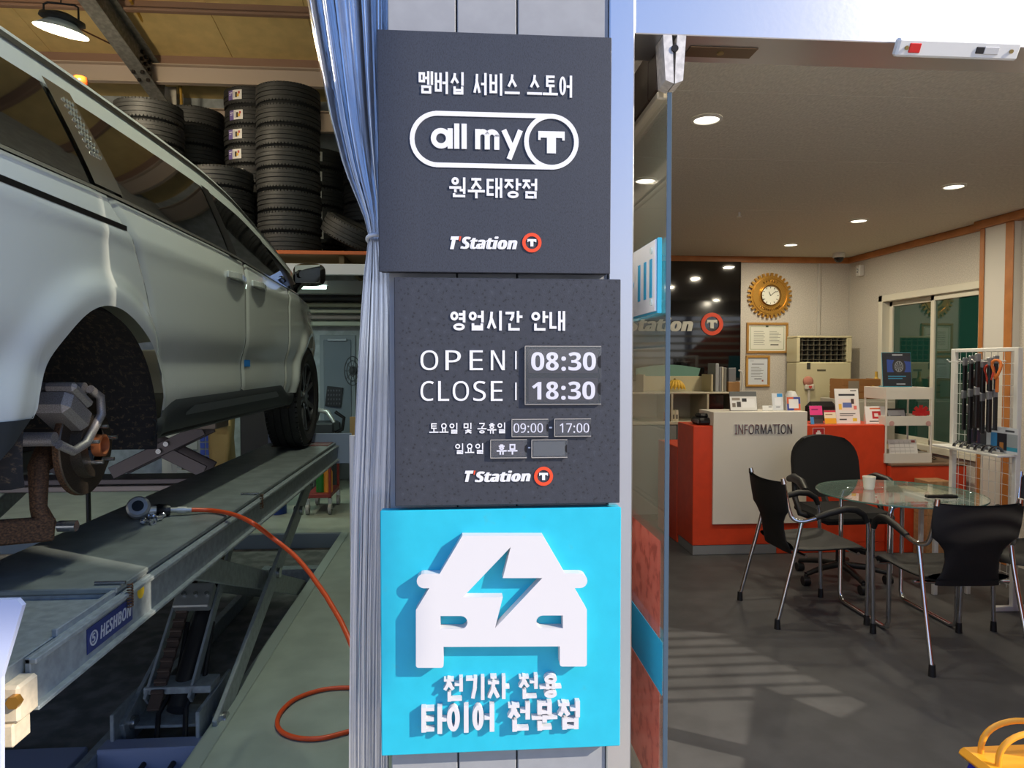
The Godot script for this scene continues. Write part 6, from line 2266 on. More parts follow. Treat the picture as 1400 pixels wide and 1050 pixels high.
# ---------------------------------------------------------------- office fittings
func office():
	var white = mat("white_frame", c8(214, 210, 194), 0.45)
	var wood = mats["wood_trim"]
	# downlights
	var spots = [[966, 162], [1304, 254], [1174, 301], [1081, 334], [882, 246]]
	var ringm = mat("downlight_ring", c8(220, 216, 204), 0.4)
	var glow = mat("downlight_glow", c8(255, 252, 240), 0.4, 0.0, {"emit": Color(1.0, 0.98, 0.90), "power": 4.0})
	var names = ["recessed round downlight in the ceiling close to the brown transom beam", "recessed round downlight nearest the wood trimmed pilaster", "recessed round downlight between the dome camera and the pilaster light", "recessed round downlight closest to the gold clock wall", "recessed round downlight in the ceiling seen through the glass leaf"]
	for i in spots.size():
		var c = py_(spots[i][0], spots[i][1], CEIL)
		var t = thing("ceiling_downlight", names[i], "downlight", c, "downlights in the office ceiling")
		var mb = MB.new()
		mb.lathe([Vector2(0.066, -0.0005), Vector2(0.068, -0.008), Vector2(0.055, -0.010), Vector2(0.052, -0.004)], c, Vector3.UP, 28, false)
		obj("trim_ring", mb, ringm, t)
		mb = MB.new()
		mb.cyl(c + Vector3(0, -0.001, 0), c + Vector3(0, -0.006, 0), 0.054, -1, 28)
		obj("light_lens", mb, glow, t)
		lamp_area("downlight", c + Vector3(0, -0.014, 0), Vector2(0.09, 0.09), 1.25, Color(1.0, 0.95, 0.84))
	for x in [1.2, 2.7, 4.4]:  # extra lamps added out of view to brighten the office
		var c = Vector3(x, CEIL, -2.12)
		var t = thing("ceiling_downlight", "added unseen fill downlight in the row just inside the steel header", "downlight", c, "added fill downlights inside the header")
		var rm = MB.new()
		rm.lathe([Vector2(0.066, -0.0005), Vector2(0.068, -0.008), Vector2(0.055, -0.010), Vector2(0.052, -0.004)], c, Vector3.UP, 28, false)
		obj("trim_ring", rm, ringm, t)
		rm = MB.new()
		rm.cyl(c + Vector3(0, -0.001, 0), c + Vector3(0, -0.006, 0), 0.054, -1, 28)
		obj("light_lens", rm, glow, t)
		lamp_area("downlight", c + Vector3(0, -0.014, 0), Vector2(0.09, 0.09), 0.8, Color(1.0, 0.95, 0.84))
	# sprinkler nub
	var sp = thing("sprinkler_head", "tiny sprinkler head on the office ceiling", "sprinkler", py_(1011, 290, CEIL))
	var mb = MB.new()
	var sc = py_(1011, 290, CEIL)
	mb.cyl(sc, sc + Vector3(0, -0.03, 0), 0.008, -1, 10)
	mb.cyl(sc + Vector3(0, -0.03, 0), sc + Vector3(0, -0.034, 0), 0.02, -1, 14)
	obj("nozzle", mb, ringm, sp)
	# dome camera and white detector
	var dc = py_(1147, 346, CEIL)
	var cam = thing("dome_camera", "white dome security camera under the ceiling by the back wall", "camera", dc)
	mb = MB.new()
	mb.cyl(dc, dc + Vector3(0, -0.045, 0), 0.055, -1, 24)
	obj("base", mb, mat("cam_white", c8(214, 212, 206), 0.4), cam)
	mb = MB.new()
	mb.lathe([Vector2(0.045, -0.045), Vector2(0.04, -0.07), Vector2(0.022, -0.088), Vector2(0.0, -0.092)], dc, Vector3.UP, 22, true)
	obj("dome", mb, mat("cam_dome", c8(28, 28, 30), 0.1), cam)
	var det = px_(1179, 370, XW)
	var dt = thing("wall_detector", "small white detector box high on the right wall", "detector", det)
	part_box("housing", det + Vector3(-0.05, -0.055, -0.035), det + Vector3(0.0, 0.055, 0.035), mat("cam_white", Color.WHITE), dt, 0.006)
	for k in 2:
		part_box("button", det + Vector3(-0.053, -0.02 + k * 0.03, -0.008), det + Vector3(-0.05, -0.008 + k * 0.03, 0.008), mats["cam_dome"], dt, 0.001)
	# cable conduits on the back wall
	for e in [[1120, 2.47, 1.6, "thin white conduit down the back wall beside the clock"], [1164, 2.47, 1.5, "white conduit in the back corner of the office"]]:
		var c = pz(e[0], 400, ZW + 0.014)
		mb = MB.new()
		mb.bx(Vector3(c.x - 0.016, e[2] - 1.0, ZW), Vector3(c.x + 0.016, e[1], ZW + 0.018), 0.004)
		one("cable_conduit", mb, mat("conduit_grey", c8(190, 186, 178), 0.6), e[3], "conduit")
	# black wall panel with the shop name
	var zb = ZW + 0.03
	var pr = pz(1013, 430, zb).x
	var pt = pz(960, 357, zb).y
	var bp = thing("logo_panel", "glossy black wall panel with white shop lettering and round orange mark", "panel", Vector3(pr - 1.0, 1.3, zb))
	part_box("panel", Vector3(1.2, 1.28, ZW + 0.001), Vector3(pr, pt, zb), mat("black_gloss", c8(9, 9, 10), 0.06, 0.0, {"coat": 1.0}), bp)
	station(bp, 838, 434, 948, 453, zb, 0.012, mat("logo_white", c8(200, 200, 190), 0.5), mat("logo_orange", c8(206, 66, 34), 0.5), 973, 443, 15.8)
	# gold gear clock
	var cz = ZW + 0.03
	var cc = pz(1053, 404, cz)
	var gold = mat("gold_cast", Color.WHITE, 0.3, 0.85, {"tex": grain("gold_t", c8(214, 164, 80), 0.12, 0.05, 101), "scale": 6.0})
	var ck = thing("gear_clock", "gold gear shaped wall clock with white dial on the back wall", "clock", cc)
	var R = 0.198
	var poly = []
	for k in 30:
		for e in [[-0.28, R], [-0.2, R * 1.16], [0.2, R * 1.16], [0.28, R]]:
			var a = TAU * (k + e[0]) / 30.0
			poly.append(Vector2(cc.x + cos(a) * e[1], cc.y + sin(a) * e[1]))
	mb = MB.new()
	mb.prism(poly, ZW, cz)
	obj("gear_ring", mb, gold, ck)
	for rr in [[0.178, 0.012], [0.112, 0.012]]:
		mb = MB.new()
		ring(mb, Vector2(cc.x, cc.y), rr[0], rr[0], rr[1], cz, 0.008, 40)
		obj("raised_rim", mb, gold, ck)
	mb = MB.new()
	mb.lathe([Vector2(0.106, 0.0), Vector2(0.106, 0.025), Vector2(0.098, 0.03), Vector2(0.094, 0.02), Vector2(0.094, 0.006)], Vector3(cc.x, cc.y, cz), Vector3(0, 0, 1), 40, false)
	obj("bezel", mb, mat("clock_brass", c8(150, 112, 60), 0.2, 0.9), ck)
	mb = MB.new()
	mb.cyl(Vector3(cc.x, cc.y, cz), Vector3(cc.x, cc.y, cz + 0.006), 0.094, -1, 40)
	obj("dial", mb, mat("clock_dial", c8(226, 226, 212), 0.5), ck)
	mb = MB.new()
	for k in 12:
		var a = TAU * k / 12
		stroke(mb, Vector2(cc.x + sin(a) * 0.075, cc.y + cos(a) * 0.075), Vector2(cc.x + sin(a) * 0.082, cc.y + cos(a) * 0.082), 0.007, cz + 0.006, 0.001)
	obj("hour_marks", mb, mat("clock_black", c8(24, 24, 24), 0.5), ck)
	mb = MB.new()
	stroke(mb, Vector2(cc.x, cc.y), Vector2(cc.x - 0.016, cc.y + 0.034), 0.007, cz + 0.008, 0.002)
	obj("hour_hand", mb, mats["clock_black"], ck)
	mb = MB.new()
	stroke(mb, Vector2(cc.x, cc.y), Vector2(cc.x + 0.052, cc.y + 0.040), 0.005, cz + 0.011, 0.002)
	obj("minute_hand", mb, mats["clock_black"], ck)
	for e in [["ROTARY", 1.0], ["INTERNATIONAL", -1.0]]:
		var n = e[0].length()
		mb = MB.new()
		for i in n:
			var st = 0.135 if n > 8 else 0.19
			var a = (i - (n - 1) / 2.0) * st * e[1]
			var up = Vector3(sin(a), cos(a), 0) * e[1] * 1.0
			var right = Vector3(cos(a), -sin(a), 0) if e[1] > 0 else Vector3(cos(a), -sin(a), 0)
			var pos = Vector3(cc.x, cc.y, cz) + Vector3(sin(a if e[1] > 0 else -a), cos(a) * e[1], 0) * 0.145
			if e[1] < 0:
				a = (i - (n - 1) / 2.0) * st
				pos = Vector3(cc.x + sin(a) * 0.145, cc.y - cos(a) * 0.145, cz)
				right = Vector3(cos(a), sin(a), 0)
				up = Vector3(-sin(a), cos(a), 0)
			mb.xf = Transform3D(Basis(right, up, Vector3(0, 0, 1)), pos)
			var w = 0.007 if e[0][i] != "I" else 0.003
			letters(mb, e[0][i], -w, -0.011, w, 0.011, 0, 0.006, 700)
		obj("lettering", mb, mat("gold_dark", c8(120, 84, 34), 0.35, 0.8), ck)
	# framed certificates
	var certs = [[1021, 441, 1078, 483, c8(176, 132, 70), "landscape certificate in a pale wood frame below the clock", true], [1020, 486, 1053, 529, c8(186, 140, 70), "small portrait certificate in a golden wood frame", false]]
	for e in certs:
		var r = rct(e[0], e[1], e[2], e[3], ZW + 0.02)
		var t = thing("framed_certificate", e[5], "certificate", Vector3((r[0] + r[2]) / 2, r[1], ZW + 0.01))
		var w = 0.024
		var fm = mat("cert_frame_" + str(e[0]), e[4], 0.35, 0.1)
		part_box("frame_rail", Vector3(r[0], r[1], ZW), Vector3(r[2], r[1] + w, ZW + 0.022), fm, t)
		part_box("frame_rail", Vector3(r[0], r[3] - w, ZW), Vector3(r[2], r[3], ZW + 0.022), fm, t)
		part_box("frame_rail", Vector3(r[0], r[1] + w, ZW), Vector3(r[0] + w, r[3] - w, ZW + 0.022), fm, t)
		part_box("frame_rail", Vector3(r[2] - w, r[1] + w, ZW), Vector3(r[2], r[3] - w, ZW + 0.022), fm, t)
		var q = MB.new()
		q.quad(Vector3(r[0] + w, r[1] + w, ZW + 0.008), Vector3(r[2] - w, r[1] + w, ZW + 0.008), Vector3(r[2] - w, r[3] - w, ZW + 0.008), Vector3(r[0] + w, r[3] - w, ZW + 0.008))
		obj("printed_sheet", q, mat("cert_print_" + str(e[0]), Color.WHITE, 0.25, 0.0, {"tex": ImageTexture.create_from_image(cert_image(e[6])), "uv": true}), t)
	# window in the right wall
	var z0 = px_(1205, 405, XW).z
	var z1 = px_(1352, 383, XW).z
	var y0 = 0.70
	var y1 = 2.09
	mb = MB.new()
	var F = 0.06
	mb.bx(Vector3(XW - 0.03, y0, z0), Vector3(XW + 0.12, y0 + F, z1), 0.004)
	mb.bx(Vector3(XW - 0.03, y1 - F, z0), Vector3(XW + 0.12, y1, z1), 0.004)
	mb.bx(Vector3(XW - 0.03, y0, z0), Vector3(XW + 0.12, y1, z0 + F), 0.004)
	mb.bx(Vector3(XW - 0.03, y0, z1 - F), Vector3(XW + 0.12, y1, z1), 0.004)
	var wn = struct("window_1", mb, white, "white framed sliding window with dark green panes")
	var zm = px_(1275, 450, XW).z
	var gm = mat("green_glass", c8(24, 66, 58), 0.03, 0.0, {"coat": 1.0})
	for e in [[z0 + F, zm + 0.03, 0.045], [zm - 0.03, z1 - F, 0.0]]:
		var s = MB.new()
		var f = 0.045
		var xa = XW + e[2]
		s.bx(Vector3(xa, y0 + F, e[0]), Vector3(xa + 0.035, y0 + F + f, e[1]), 0.003)
		s.bx(Vector3(xa, y1 - F - f, e[0]), Vector3(xa + 0.035, y1 - F, e[1]), 0.003)
		s.bx(Vector3(xa, y0 + F, e[0]), Vector3(xa + 0.035, y1 - F, e[0] + f), 0.003)
		s.bx(Vector3(xa, y0 + F, e[1] - f), Vector3(xa + 0.035, y1 - F, e[1]), 0.003)
		var so = obj("sash", s, white, wn)
		var g = MB.new()
		g.quad(Vector3(xa + 0.017, y0 + F + f, e[0] + f), Vector3(xa + 0.017, y0 + F + f, e[1] - f), Vector3(xa + 0.017, y1 - F - f, e[1] - f), Vector3(xa + 0.017, y1 - F - f, e[0] + f), Vector3(-1, 0, 0))
		obj("pane", g, gm, so)
	# wall behind the window so that no daylight enters there
	mb = MB.new()
	mb.bx(Vector3(XW + 0.2, 0, -7.2), Vector3(XW + 0.25, 2.75, -4.5))
	struct("wall_outer", mb, mat("outer_teal", c8(60, 90, 86), 0.7), "outer wall skin behind the sliding window")
	# pilaster with wood strips
	var pz0 = px_(1345, 400, XW - 0.02).z
	var pz1 = px_(1384, 400, XW - 0.06).z
	mb = MB.new()
	mb.bx(Vector3(XW - 0.05, 0, pz0), Vector3(XW, CEIL - 0.06, pz1), 0.0)
	var pi = struct("pilaster", mb, mat("pilaster_white", c8(206, 202, 194), 0.7), "white pilaster with wooden edge strips on the right wall")
	part_box("edge_strip", Vector3(XW - 0.062, 0, pz0), Vector3(XW - 0.051, CEIL - 0.06, pz0 + 0.045), wood, pi)
	part_box("edge_strip", Vector3(XW - 0.062, 0, pz1 - 0.075), Vector3(XW - 0.051, CEIL - 0.06, pz1), wood, pi)
	part_box("crown_block", Vector3(XW - 0.09, CEIL - 0.06, pz0 - 0.03), Vector3(XW - 0.031, CEIL - 0.001, -4.3), wood, pi)

func cert_image(wide):
	var w = 200 if wide else 120
	var h = 140 if wide else 160
	var im = Image.create(w, h, false, Image.FORMAT_RGBA8)
	im.fill(c8(222, 222, 208) if wide else c8(208, 214, 222))
	var ink = c8(96, 98, 92)
	if wide:
		im.fill_rect(Rect2i(8, 8, w - 16, 3), c8(150, 160, 130))
		im.fill_rect(Rect2i(8, h - 11, w - 16, 3), c8(150, 160, 130))
		im.fill_rect(Rect2i(8, 8, 3, h - 16), c8(150, 160, 130))
		im.fill_rect(Rect2i(w - 11, 8, 3, h - 16), c8(150, 160, 130))
		im.fill_rect(Rect2i(92, 4, 14, 8), c8(60, 70, 60))
		for k in 8:
			im.fill_rect(Rect2i(28, 34 + k * 10, 52 + (k * 7) % 14, 2), ink)
			im.fill_rect(Rect2i(112, 34 + k * 8, 40 + (k * 11) % 26, 2), ink)
		im.fill_rect(Rect2i(118, 104, 44, 6), c8(70, 70, 70))
	else:
		im.fill_rect(Rect2i(14, 18, 22, 2), ink)
		im.fill_rect(Rect2i(24, 36, 74, 4), c8(70, 72, 78))
		for k in 7:
			im.fill_rect(Rect2i(20, 56 + k * 9, 50 + (k * 13) % 30, 2), ink)
		im.fill_rect(Rect2i(40, 124, 44, 4), c8(90, 90, 96))
		im.fill_rect(Rect2i(86, 132, 10, 10), c8(150, 90, 80))
	return im

# simple printed card face; bands: [x, y, w, h, colour]
func print_mat(key, w, h, base, bands, rough = 0.4):
	if mats.has(key): return mats[key]
	var im = Image.create(w, h, false, Image.FORMAT_RGBA8)
	im.fill(base)
	for b in bands:
		im.fill_rect(Rect2i(b[0], b[1], b[2], b[3]), b[4])
	return mat(key, Color.WHITE, rough, 0.0, {"tex": ImageTexture.create_from_image(im), "uv": true})

# an upright card stand, leaning back, with a printed face; bottom centre at c
func card_stand(called, label, c, w, h, face, edge, lean = 0.22, turn = 0.0):
	var t = thing(called, label, "card stand", c, "", false)
	t.rotation.y = turn
	var mb = MB.new()
	var bs = Basis(Vector3.RIGHT, -lean)
	mb.box(bs * Vector3(0, h / 2, 0), Vector3(w, h, 0.004), 0.0008, bs)
	mb.box(Vector3(0, 0.003, -h * 0.16), Vector3(w * 0.9, 0.006, h * 0.34), 0.001)
	obj("stand", mb, edge, t)
	mb = MB.new()
	var z = 0.0026
	mb.quad(bs * Vector3(-w / 2 + 0.002, 0.003, z), bs * Vector3(w / 2 - 0.002, 0.003, z), bs * Vector3(w / 2 - 0.002, h - 0.002, z), bs * Vector3(-w / 2 + 0.002, h - 0.002, z), bs * Vector3(0, 0, 1))
	obj("printed_face", mb, face, t)
	return t

# ---------------------------------------------------------------- office furniture and small things
func make_chair(called, label, at, turn):
	var chrome = mat("chrome_tube", c8(214, 216, 220), 0.08, 1.0)
	var leather = mat("black_leather", c8(16, 16, 17), 0.58, 0.0, {"nrm": ntex("leather_n", 0.12, null, true, 111), "ns": 0.2, "scale": 6.0})
	var foot = mat("black_foot", c8(16, 16, 16), 0.6)
	var t = thing(called, label, "chair", at, "", false)
	t.rotation.y = turn
	for s in [-1, 1]:
		var fr = MB.new()
		var pts = [Vector3(s * 0.235, 0.03, -0.265), Vector3(s * 0.243, 0.30, -0.262), Vector3(s * 0.250, 0.55, -0.255), Vector3(s * 0.250, 0.615, -0.235), Vector3(s * 0.250, 0.648, -0.185), Vector3(s * 0.249, 0.652, -0.12), Vector3(s * 0.247, 0.630, -0.02), Vector3(s * 0.240, 0.600, 0.075), Vector3(s * 0.226, 0.590, 0.13), Vector3(s * 0.208, 0.605, 0.165), Vector3(s * 0.200, 0.66, 0.185), Vector3(s * 0.198, 0.80, 0.215)]
		var cv = Curve3D.new()
		for i in pts.size():
			var d = (pts[min(i + 1, pts.size() - 1)] - pts[max(i - 1, 0)]) / 7.0
			cv.add_point(pts[i], -d, d)
		fr.tube(Array(cv.tessellate(3, 4)), 0.0115, 10)
		obj("arm_frame", fr, chrome, t)
		var lg = MB.new()
		lg.tube([Vector3(s * 0.226, 0.595, 0.12), Vector3(s * 0.226, 0.48, 0.145), Vector3(s * 0.228, 0.40, 0.165), Vector3(s * 0.232, 0.25, 0.205), Vector3(s * 0.236, 0.03, 0.262)], 0.0115, 10)
		obj("leg", lg, chrome, t)
		var pad = MB.new()
		pad.tube([Vector3(s * 0.250, 0.58, -0.248), Vector3(s * 0.250, 0.622, -0.230), Vector3(s * 0.250, 0.652, -0.18), Vector3(s * 0.249, 0.656, -0.12), Vector3(s * 0.247, 0.634, -0.02), Vector3(s * 0.242, 0.610, 0.05)], [0.015, 0.018, 0.019, 0.019, 0.018, 0.015], 10)
		obj("arm_pad", pad, leather, t)
		for p in [Vector3(s * 0.235, 0, -0.265), Vector3(s * 0.236, 0, 0.262)]:
			var f = MB.new()
			f.cyl(p, p + Vector3(0, 0.055, 0), 0.017, 0.014, 12)
			obj("foot_cap", f, foot, t)
		var cap = MB.new()
		cap.cyl(Vector3(s * 0.198, 0.795, 0.214), Vector3(s * 0.198, 0.825, 0.220), 0.016, 0.012, 12)
		obj("tube_cap", cap, chrome, t)
	for q in [Vector3(0.248, 0.405, -0.20), Vector3(0.236, 0.395, 0.10)]:
		var cr = MB.new()
		cr.tube([Vector3(-q.x, q.y, q.z), q], 0.010, 8)
		obj("seat_bar", cr, chrome, t)
	# seat and back are one leather sling each
	var shell_ = func(rows, th):
		var mb = MB.new()
		var fr = []
		var bk = []
		for i in rows.size():
			var r = rows[i]
			var nx = rows[min(i + 1, rows.size() - 1)]
			var pv = rows[max(i - 1, 0)]
			var tan = Vector3(0, nx[0] - pv[0], nx[1] - pv[1]).normalized()
			var n = tan.cross(Vector3.RIGHT).normalized()
			var a = []
			var b = []
			for j in 15:
				var u = lerp(-1.0, 1.0, j / 14.0)
				var p = Vector3(u * r[2], r[0] - r[3] * (1.0 - u * u), r[1] + r[4] * (1.0 - u * u))
				a.append(p + n * th * (1.0 - pow(abs(u), 6.0) * 0.7))
				b.append(p - n * th * (1.0 - pow(abs(u), 6.0) * 0.7))
			fr.append(a)
			bk.append(b)
		var ringg = []
		for i in rows.size():
			var row = fr[i].duplicate()
			var rb = bk[i].duplicate()
			rb.reverse()
			row.append_array(rb)
			ringg.append(row)
		mb.sheet(ringg, -1.0, true)
		return mb
	obj("seat", shell_.call([[0.385, -0.275, 0.21, 0, 0], [0.410, -0.27, 0.225, 0, 0], [0.432, -0.23, 0.232, 0.004, 0], [0.432, -0.12, 0.232, 0.012, 0], [0.426, 0.0, 0.225, 0.014, 0], [0.425, 0.08, 0.215, 0.012, 0], [0.428, 0.135, 0.205, 0.008, 0], [0.436, 0.155, 0.195, 0.0, 0]], 0.017), leather, t)
	obj("backrest", shell_.call([[0.392, 0.142, 0.155, 0, 0], [0.425, 0.150, 0.150, 0, 0], [0.46, 0.165, 0.135, 0, 0.0], [0.52, 0.176, 0.130, 0, 0.01], [0.57, 0.184, 0.140, 0, 0.016], [0.61, 0.190, 0.172, 0, 0.024], [0.635, 0.195, 0.205, 0, 0.03], [0.70, 0.203, 0.215, 0, 0.034], [0.77, 0.214, 0.215, 0, 0.036], [0.805, 0.220, 0.210, 0.01, 0.036]], 0.012), leather, t)
	return t

func office_things():
	var orange = mat("counter_orange", Color.WHITE, 0.35, 0.0, {"tex": grain("orange_t", c8(206, 66, 34), 0.02, 0.02, 121), "scale": 0.8})
	var cream = mat("counter_cream", c8(214, 208, 196), 0.4)
	var grey = mat("cabinet_grey", c8(122, 126, 124), 0.5)
	var beige = mat("shelf_beige", c8(176, 170, 148), 0.5)
	var black = mat("plain_black", c8(22, 22, 23), 0.4)
	var whitep = mat("card_white", c8(226, 226, 224), 0.45)
	var clear = mat("card_clear", Color(0.9, 0.95, 0.95), 0.05, 0.0, {"alpha": 0.15})
	# ---- reception counter
	var zc = -5.22
	var xl = pz(947, 700, zc).x
	var xm = pz(1104, 700, zc).x
	var xr = pz(1211, 700, zc).x
	var top = pz(1150, 581, zc).y
	var ct = thing("reception_counter", "orange reception counter with cream information panel", "counter", Vector3((xl + xr) / 2, 0, zc - 0.2))
	part_box("front_body", Vector3(xl, 0.075, zc - 0.38), Vector3(xr, top, zc), orange, ct)
	part_box("plinth", Vector3(xl + 0.004, 0.0, zc - 0.36), Vector3(pz(1062, 750, zc).x, 0.075, zc - 0.004), mat("plinth_grey", c8(140, 142, 144), 0.4, 0.3), ct)
	part_box("plinth", Vector3(pz(1062, 750, zc).x, 0.0, zc - 0.36), Vector3(xr, 0.075, zc - 0.001), orange, ct)
	var pa = rct(975, 563, 1103, 716, zc + 0.02)
	part_box("cream_panel", Vector3(pa[0], pa[1], zc + 0.0005), Vector3(pa[2], pa[3], zc + 0.02), cream, ct, 0.002)
	part_box("raised_ledge", Vector3(pa[0], top + 0.001, zc - 0.3), Vector3(pa[2], pa[3], zc), cream, ct, 0.002)
	l_line(ct, "INFORMATION", 1004, 580, 1082, 593, zc + 0.0205, 0.012, mat("silver_letters", c8(206, 208, 214), 0.22, 1.0), 400)
	# left return, lower, running to the back
	var zr = ay_floor(915, 718)
	part_box("return_body", Vector3(xl, 0.001, -6.15), Vector3(xl + 0.5, 0.78, zc - 0.385), orange, ct)
	part_box("desk_top", Vector3(xl + 0.5, 0.70, -6.1), Vector3(3.9, 0.73, zc - 0.385), mat("desk_wood", c8(170, 150, 120), 0.5), ct)
	# right lower wing
	var wt = pz(1250, 634, zc + 0.06).y
	part_box("low_wing", Vector3(xr + 0.002, 0.0, zc - 0.5), Vector3(3.92, wt - 0.02, zc + 0.05), orange, ct)
	part_box("wing_top", Vector3(xr + 0.002, wt - 0.02, zc - 0.5), Vector3(3.92, wt, zc + 0.06), mat("wing_brown", c8(120, 92, 72), 0.4), ct)
	# sticker on the counter front
	var sk = rct(1111, 585, 1127, 606, zc)
	var stk = MB.new()
	stk.quad(Vector3(sk[0], sk[1], zc + 0.0012), Vector3(sk[2], sk[1], zc + 0.0012), Vector3(sk[2], sk[3], zc + 0.0012), Vector3(sk[0], sk[3], zc + 0.0012))
	obj("sticker", stk, print_mat("sticker_print", 32, 42, c8(222, 220, 216), [[1, 1, 30, 29, c8(168, 34, 40)], [9, 12, 14, 9, c8(230, 226, 224)], [12, 7, 8, 6, c8(220, 200, 198)], [6, 33, 20, 3, c8(120, 90, 90)]]), ct)
	# ---- card terminal with cable on the counter end
	var tp = pz(960, 577, zc - 0.12)
	var te = thing("card_terminal", "black card payment terminal on the orange counter end", "terminal", Vector3(tp.x, top, zc - 0.14))
	part_box("body", Vector3(tp.x - 0.055, top + 0.0005, zc - 0.24), Vector3(tp.x + 0.085, top + 0.055, zc - 0.05), black, te, 0.018)
	part_box("raised_head", Vector3(tp.x - 0.03, top + 0.05, zc - 0.22), Vector3(tp.x + 0.07, top + 0.085, zc - 0.10), black, te, 0.015)
	part_box("keypad", Vector3(tp.x - 0.06, top + 0.012, zc - 0.13), Vector3(tp.x - 0.05, top + 0.045, zc - 0.05), mat("keypad_grey", c8(84, 84, 86), 0.5), te, 0.004)
	var cb = MB.new()
	cb.tube([Vector3(tp.x + 0.085, top + 0.02, zc - 0.06), Vector3(tp.x + 0.1, top + 0.01, zc + 0.004), Vector3(tp.x + 0.096, top - 0.09, zc + 0.006), Vector3(tp.x + 0.07, top - 0.155, zc + 0.006), Vector3(tp.x + 0.045, top - 0.12, zc + 0.006), Vector3(tp.x + 0.045, top + 0.004, zc + 0.004)], 0.0025, 6)
	obj("cable", cb, black, te)
	# ---- things on the cream ledge
	var lt = pa[3]
	var lz = zc - 0.10
	var P = func(px): return pz(px, 560, lz).x
	var cat = print_mat("catalog_print", 80, 56, c8(222, 222, 220), [[0, 0, 80, 14, c8(96, 98, 96)], [6, 18, 24, 8, c8(150, 140, 128)], [6, 34, 10, 12, c8(120, 110, 100)], [20, 30, 12, 16, c8(70, 66, 64)], [36, 22, 38, 26, c8(232, 232, 232)], [36, 20, 14, 10, c8(40, 38, 38)]])
	card_stand("desk_catalogue", "folded desk catalogue with product pictures on the cream ledge", Vector3(P.call(1017), lt, lz), 0.215, 0.150, cat, mat("catalogue_dark", c8(60, 60, 62), 0.4), 0.2)
	card_stand("name_card_holder", "small white name card on the cream ledge", Vector3(P.call(1048), lt, lz + 0.02), 0.085, 0.042, print_mat("namecard_print", 40, 20, c8(232, 232, 230), [[24, 4, 12, 3, c8(60, 60, 60)]]), clear, 0.15)
	card_stand("payment_card_stand", "blue and white payment card stand on the cream ledge", Vector3(P.call(1064), lt, lz), 0.092, 0.135, print_mat("pay_blue", 46, 66, c8(214, 218, 224), [[22, 0, 24, 14, c8(58, 146, 214)], [10, 16, 28, 30, c8(228, 230, 236)], [14, 52, 18, 3, c8(90, 96, 110)]]), whitep, 0.18, 0.1)
	card_stand("payment_card_stand", "payment card stand with blue and orange border on the cream ledge", Vector3(P.call(1083), lt, lz + 0.03), 0.112, 0.108, print_mat("pay_orange", 56, 54, c8(52, 66, 150), [[0, 0, 28, 27, c8(214, 96, 58)], [28, 27, 28, 27, c8(214, 96, 58)], [8, 8, 40, 38, c8(230, 228, 228)]]), whitep, 0.15)
	var mz = thc("card_reader_dome", "white rounded card reader behind the payment cards", "reader", Vector3(P.call(1088), lt, lz - 0.08), [Vector2(0.0, 0.15), Vector2(0.03, 0.145), Vector2(0.048, 0.11), Vector2(0.052, 0.05), Vector2(0.055, 0.0), Vector2(0.0, 0.0)], mat("reader_white", c8(210, 210, 208), 0.4))
	# ---- things on the orange part
	var oz = zc - 0.09
	var Q = func(px): return pz(px, 575, oz).x
	card_stand("leaflet_holder", "leaflet holder with bright pink card on the orange counter", Vector3(Q.call(1117), top, oz), 0.105, 0.145, print_mat("leaf_pink", 42, 58, c8(232, 66, 140), [[6, 10, 22, 4, c8(150, 40, 100)], [0, 30, 42, 14, c8(48, 44, 46)], [0, 44, 42, 14, c8(70, 62, 64)]]), clear, 0.2)
	card_stand("leaflet_holder", "leaflet holder with yellow and white card on the orange counter", Vector3(Q.call(1134), top, oz + 0.02), 0.098, 0.11, print_mat("leaf_yellow", 40, 44, c8(238, 226, 200), [[0, 0, 40, 6, c8(214, 46, 80)], [0, 26, 40, 18, c8(232, 170, 44)], [4, 12, 24, 3, c8(160, 120, 90)]]), clear, 0.2)
	card_stand("menu_stand", "tall white poster stand with blue pictogram on the orange counter", Vector3(Q.call(1162), top, oz - 0.02), 0.195, 0.275, print_mat("menu_print", 78, 110, c8(230, 228, 226), [[52, 4, 20, 3, c8(60, 60, 60)], [12, 16, 54, 6, c8(50, 52, 60)], [10, 32, 58, 38, c8(236, 222, 216)], [24, 44, 30, 16, c8(96, 112, 176)], [52, 32, 10, 16, c8(70, 50, 46)], [10, 48, 10, 18, c8(238, 190, 80)], [60, 54, 10, 12, c8(226, 120, 110)], [12, 78, 52, 3, c8(110, 110, 112)], [12, 84, 44, 3, c8(110, 110, 112)], [54, 94, 14, 10, c8(226, 196, 60)], [10, 96, 24, 4, c8(70, 70, 72)]]), whitep, 0.16)
	card_stand("promo_card", "square white card with red picture on the orange counter", Vector3(Q.call(1196), top, oz + 0.02), 0.165, 0.138, print_mat("promo_print", 60, 50, c8(232, 230, 228), [[14, 4, 32, 4, c8(214, 110, 70)], [20, 14, 26, 22, c8(190, 44, 48)], [26, 20, 12, 10, c8(226, 216, 212)], [10, 42, 40, 3, c8(60, 60, 62)]]), whitep, 0.2)
	card_stand("leaflet_holder", "small blue edged leaflet lying at the corner of the cream ledge", Vector3(Q.call(1107.5), top, oz + 0.04), 0.03, 0.06, print_mat("leaf_blue", 12, 24, c8(60, 140, 206), []), clear, 0.25)
	# black monitor back behind the leaflets
	var mo = thing("desk_monitor", "black desk monitor seen from behind above the orange counter", "monitor", Vector3(pz(1122, 600, -5.75).x, 0.73, -5.75))
	var mc = pz(1122, 565, -5.75)
	var mb = MB.new()
	mb.box(Vector3(mc.x, mc.y - 0.02, -5.75), Vector3(0.27, 0.24, 0.09), 0.05)
	obj("shell", mb, mat("monitor_black", c8(18, 18, 19), 0.35), mo)
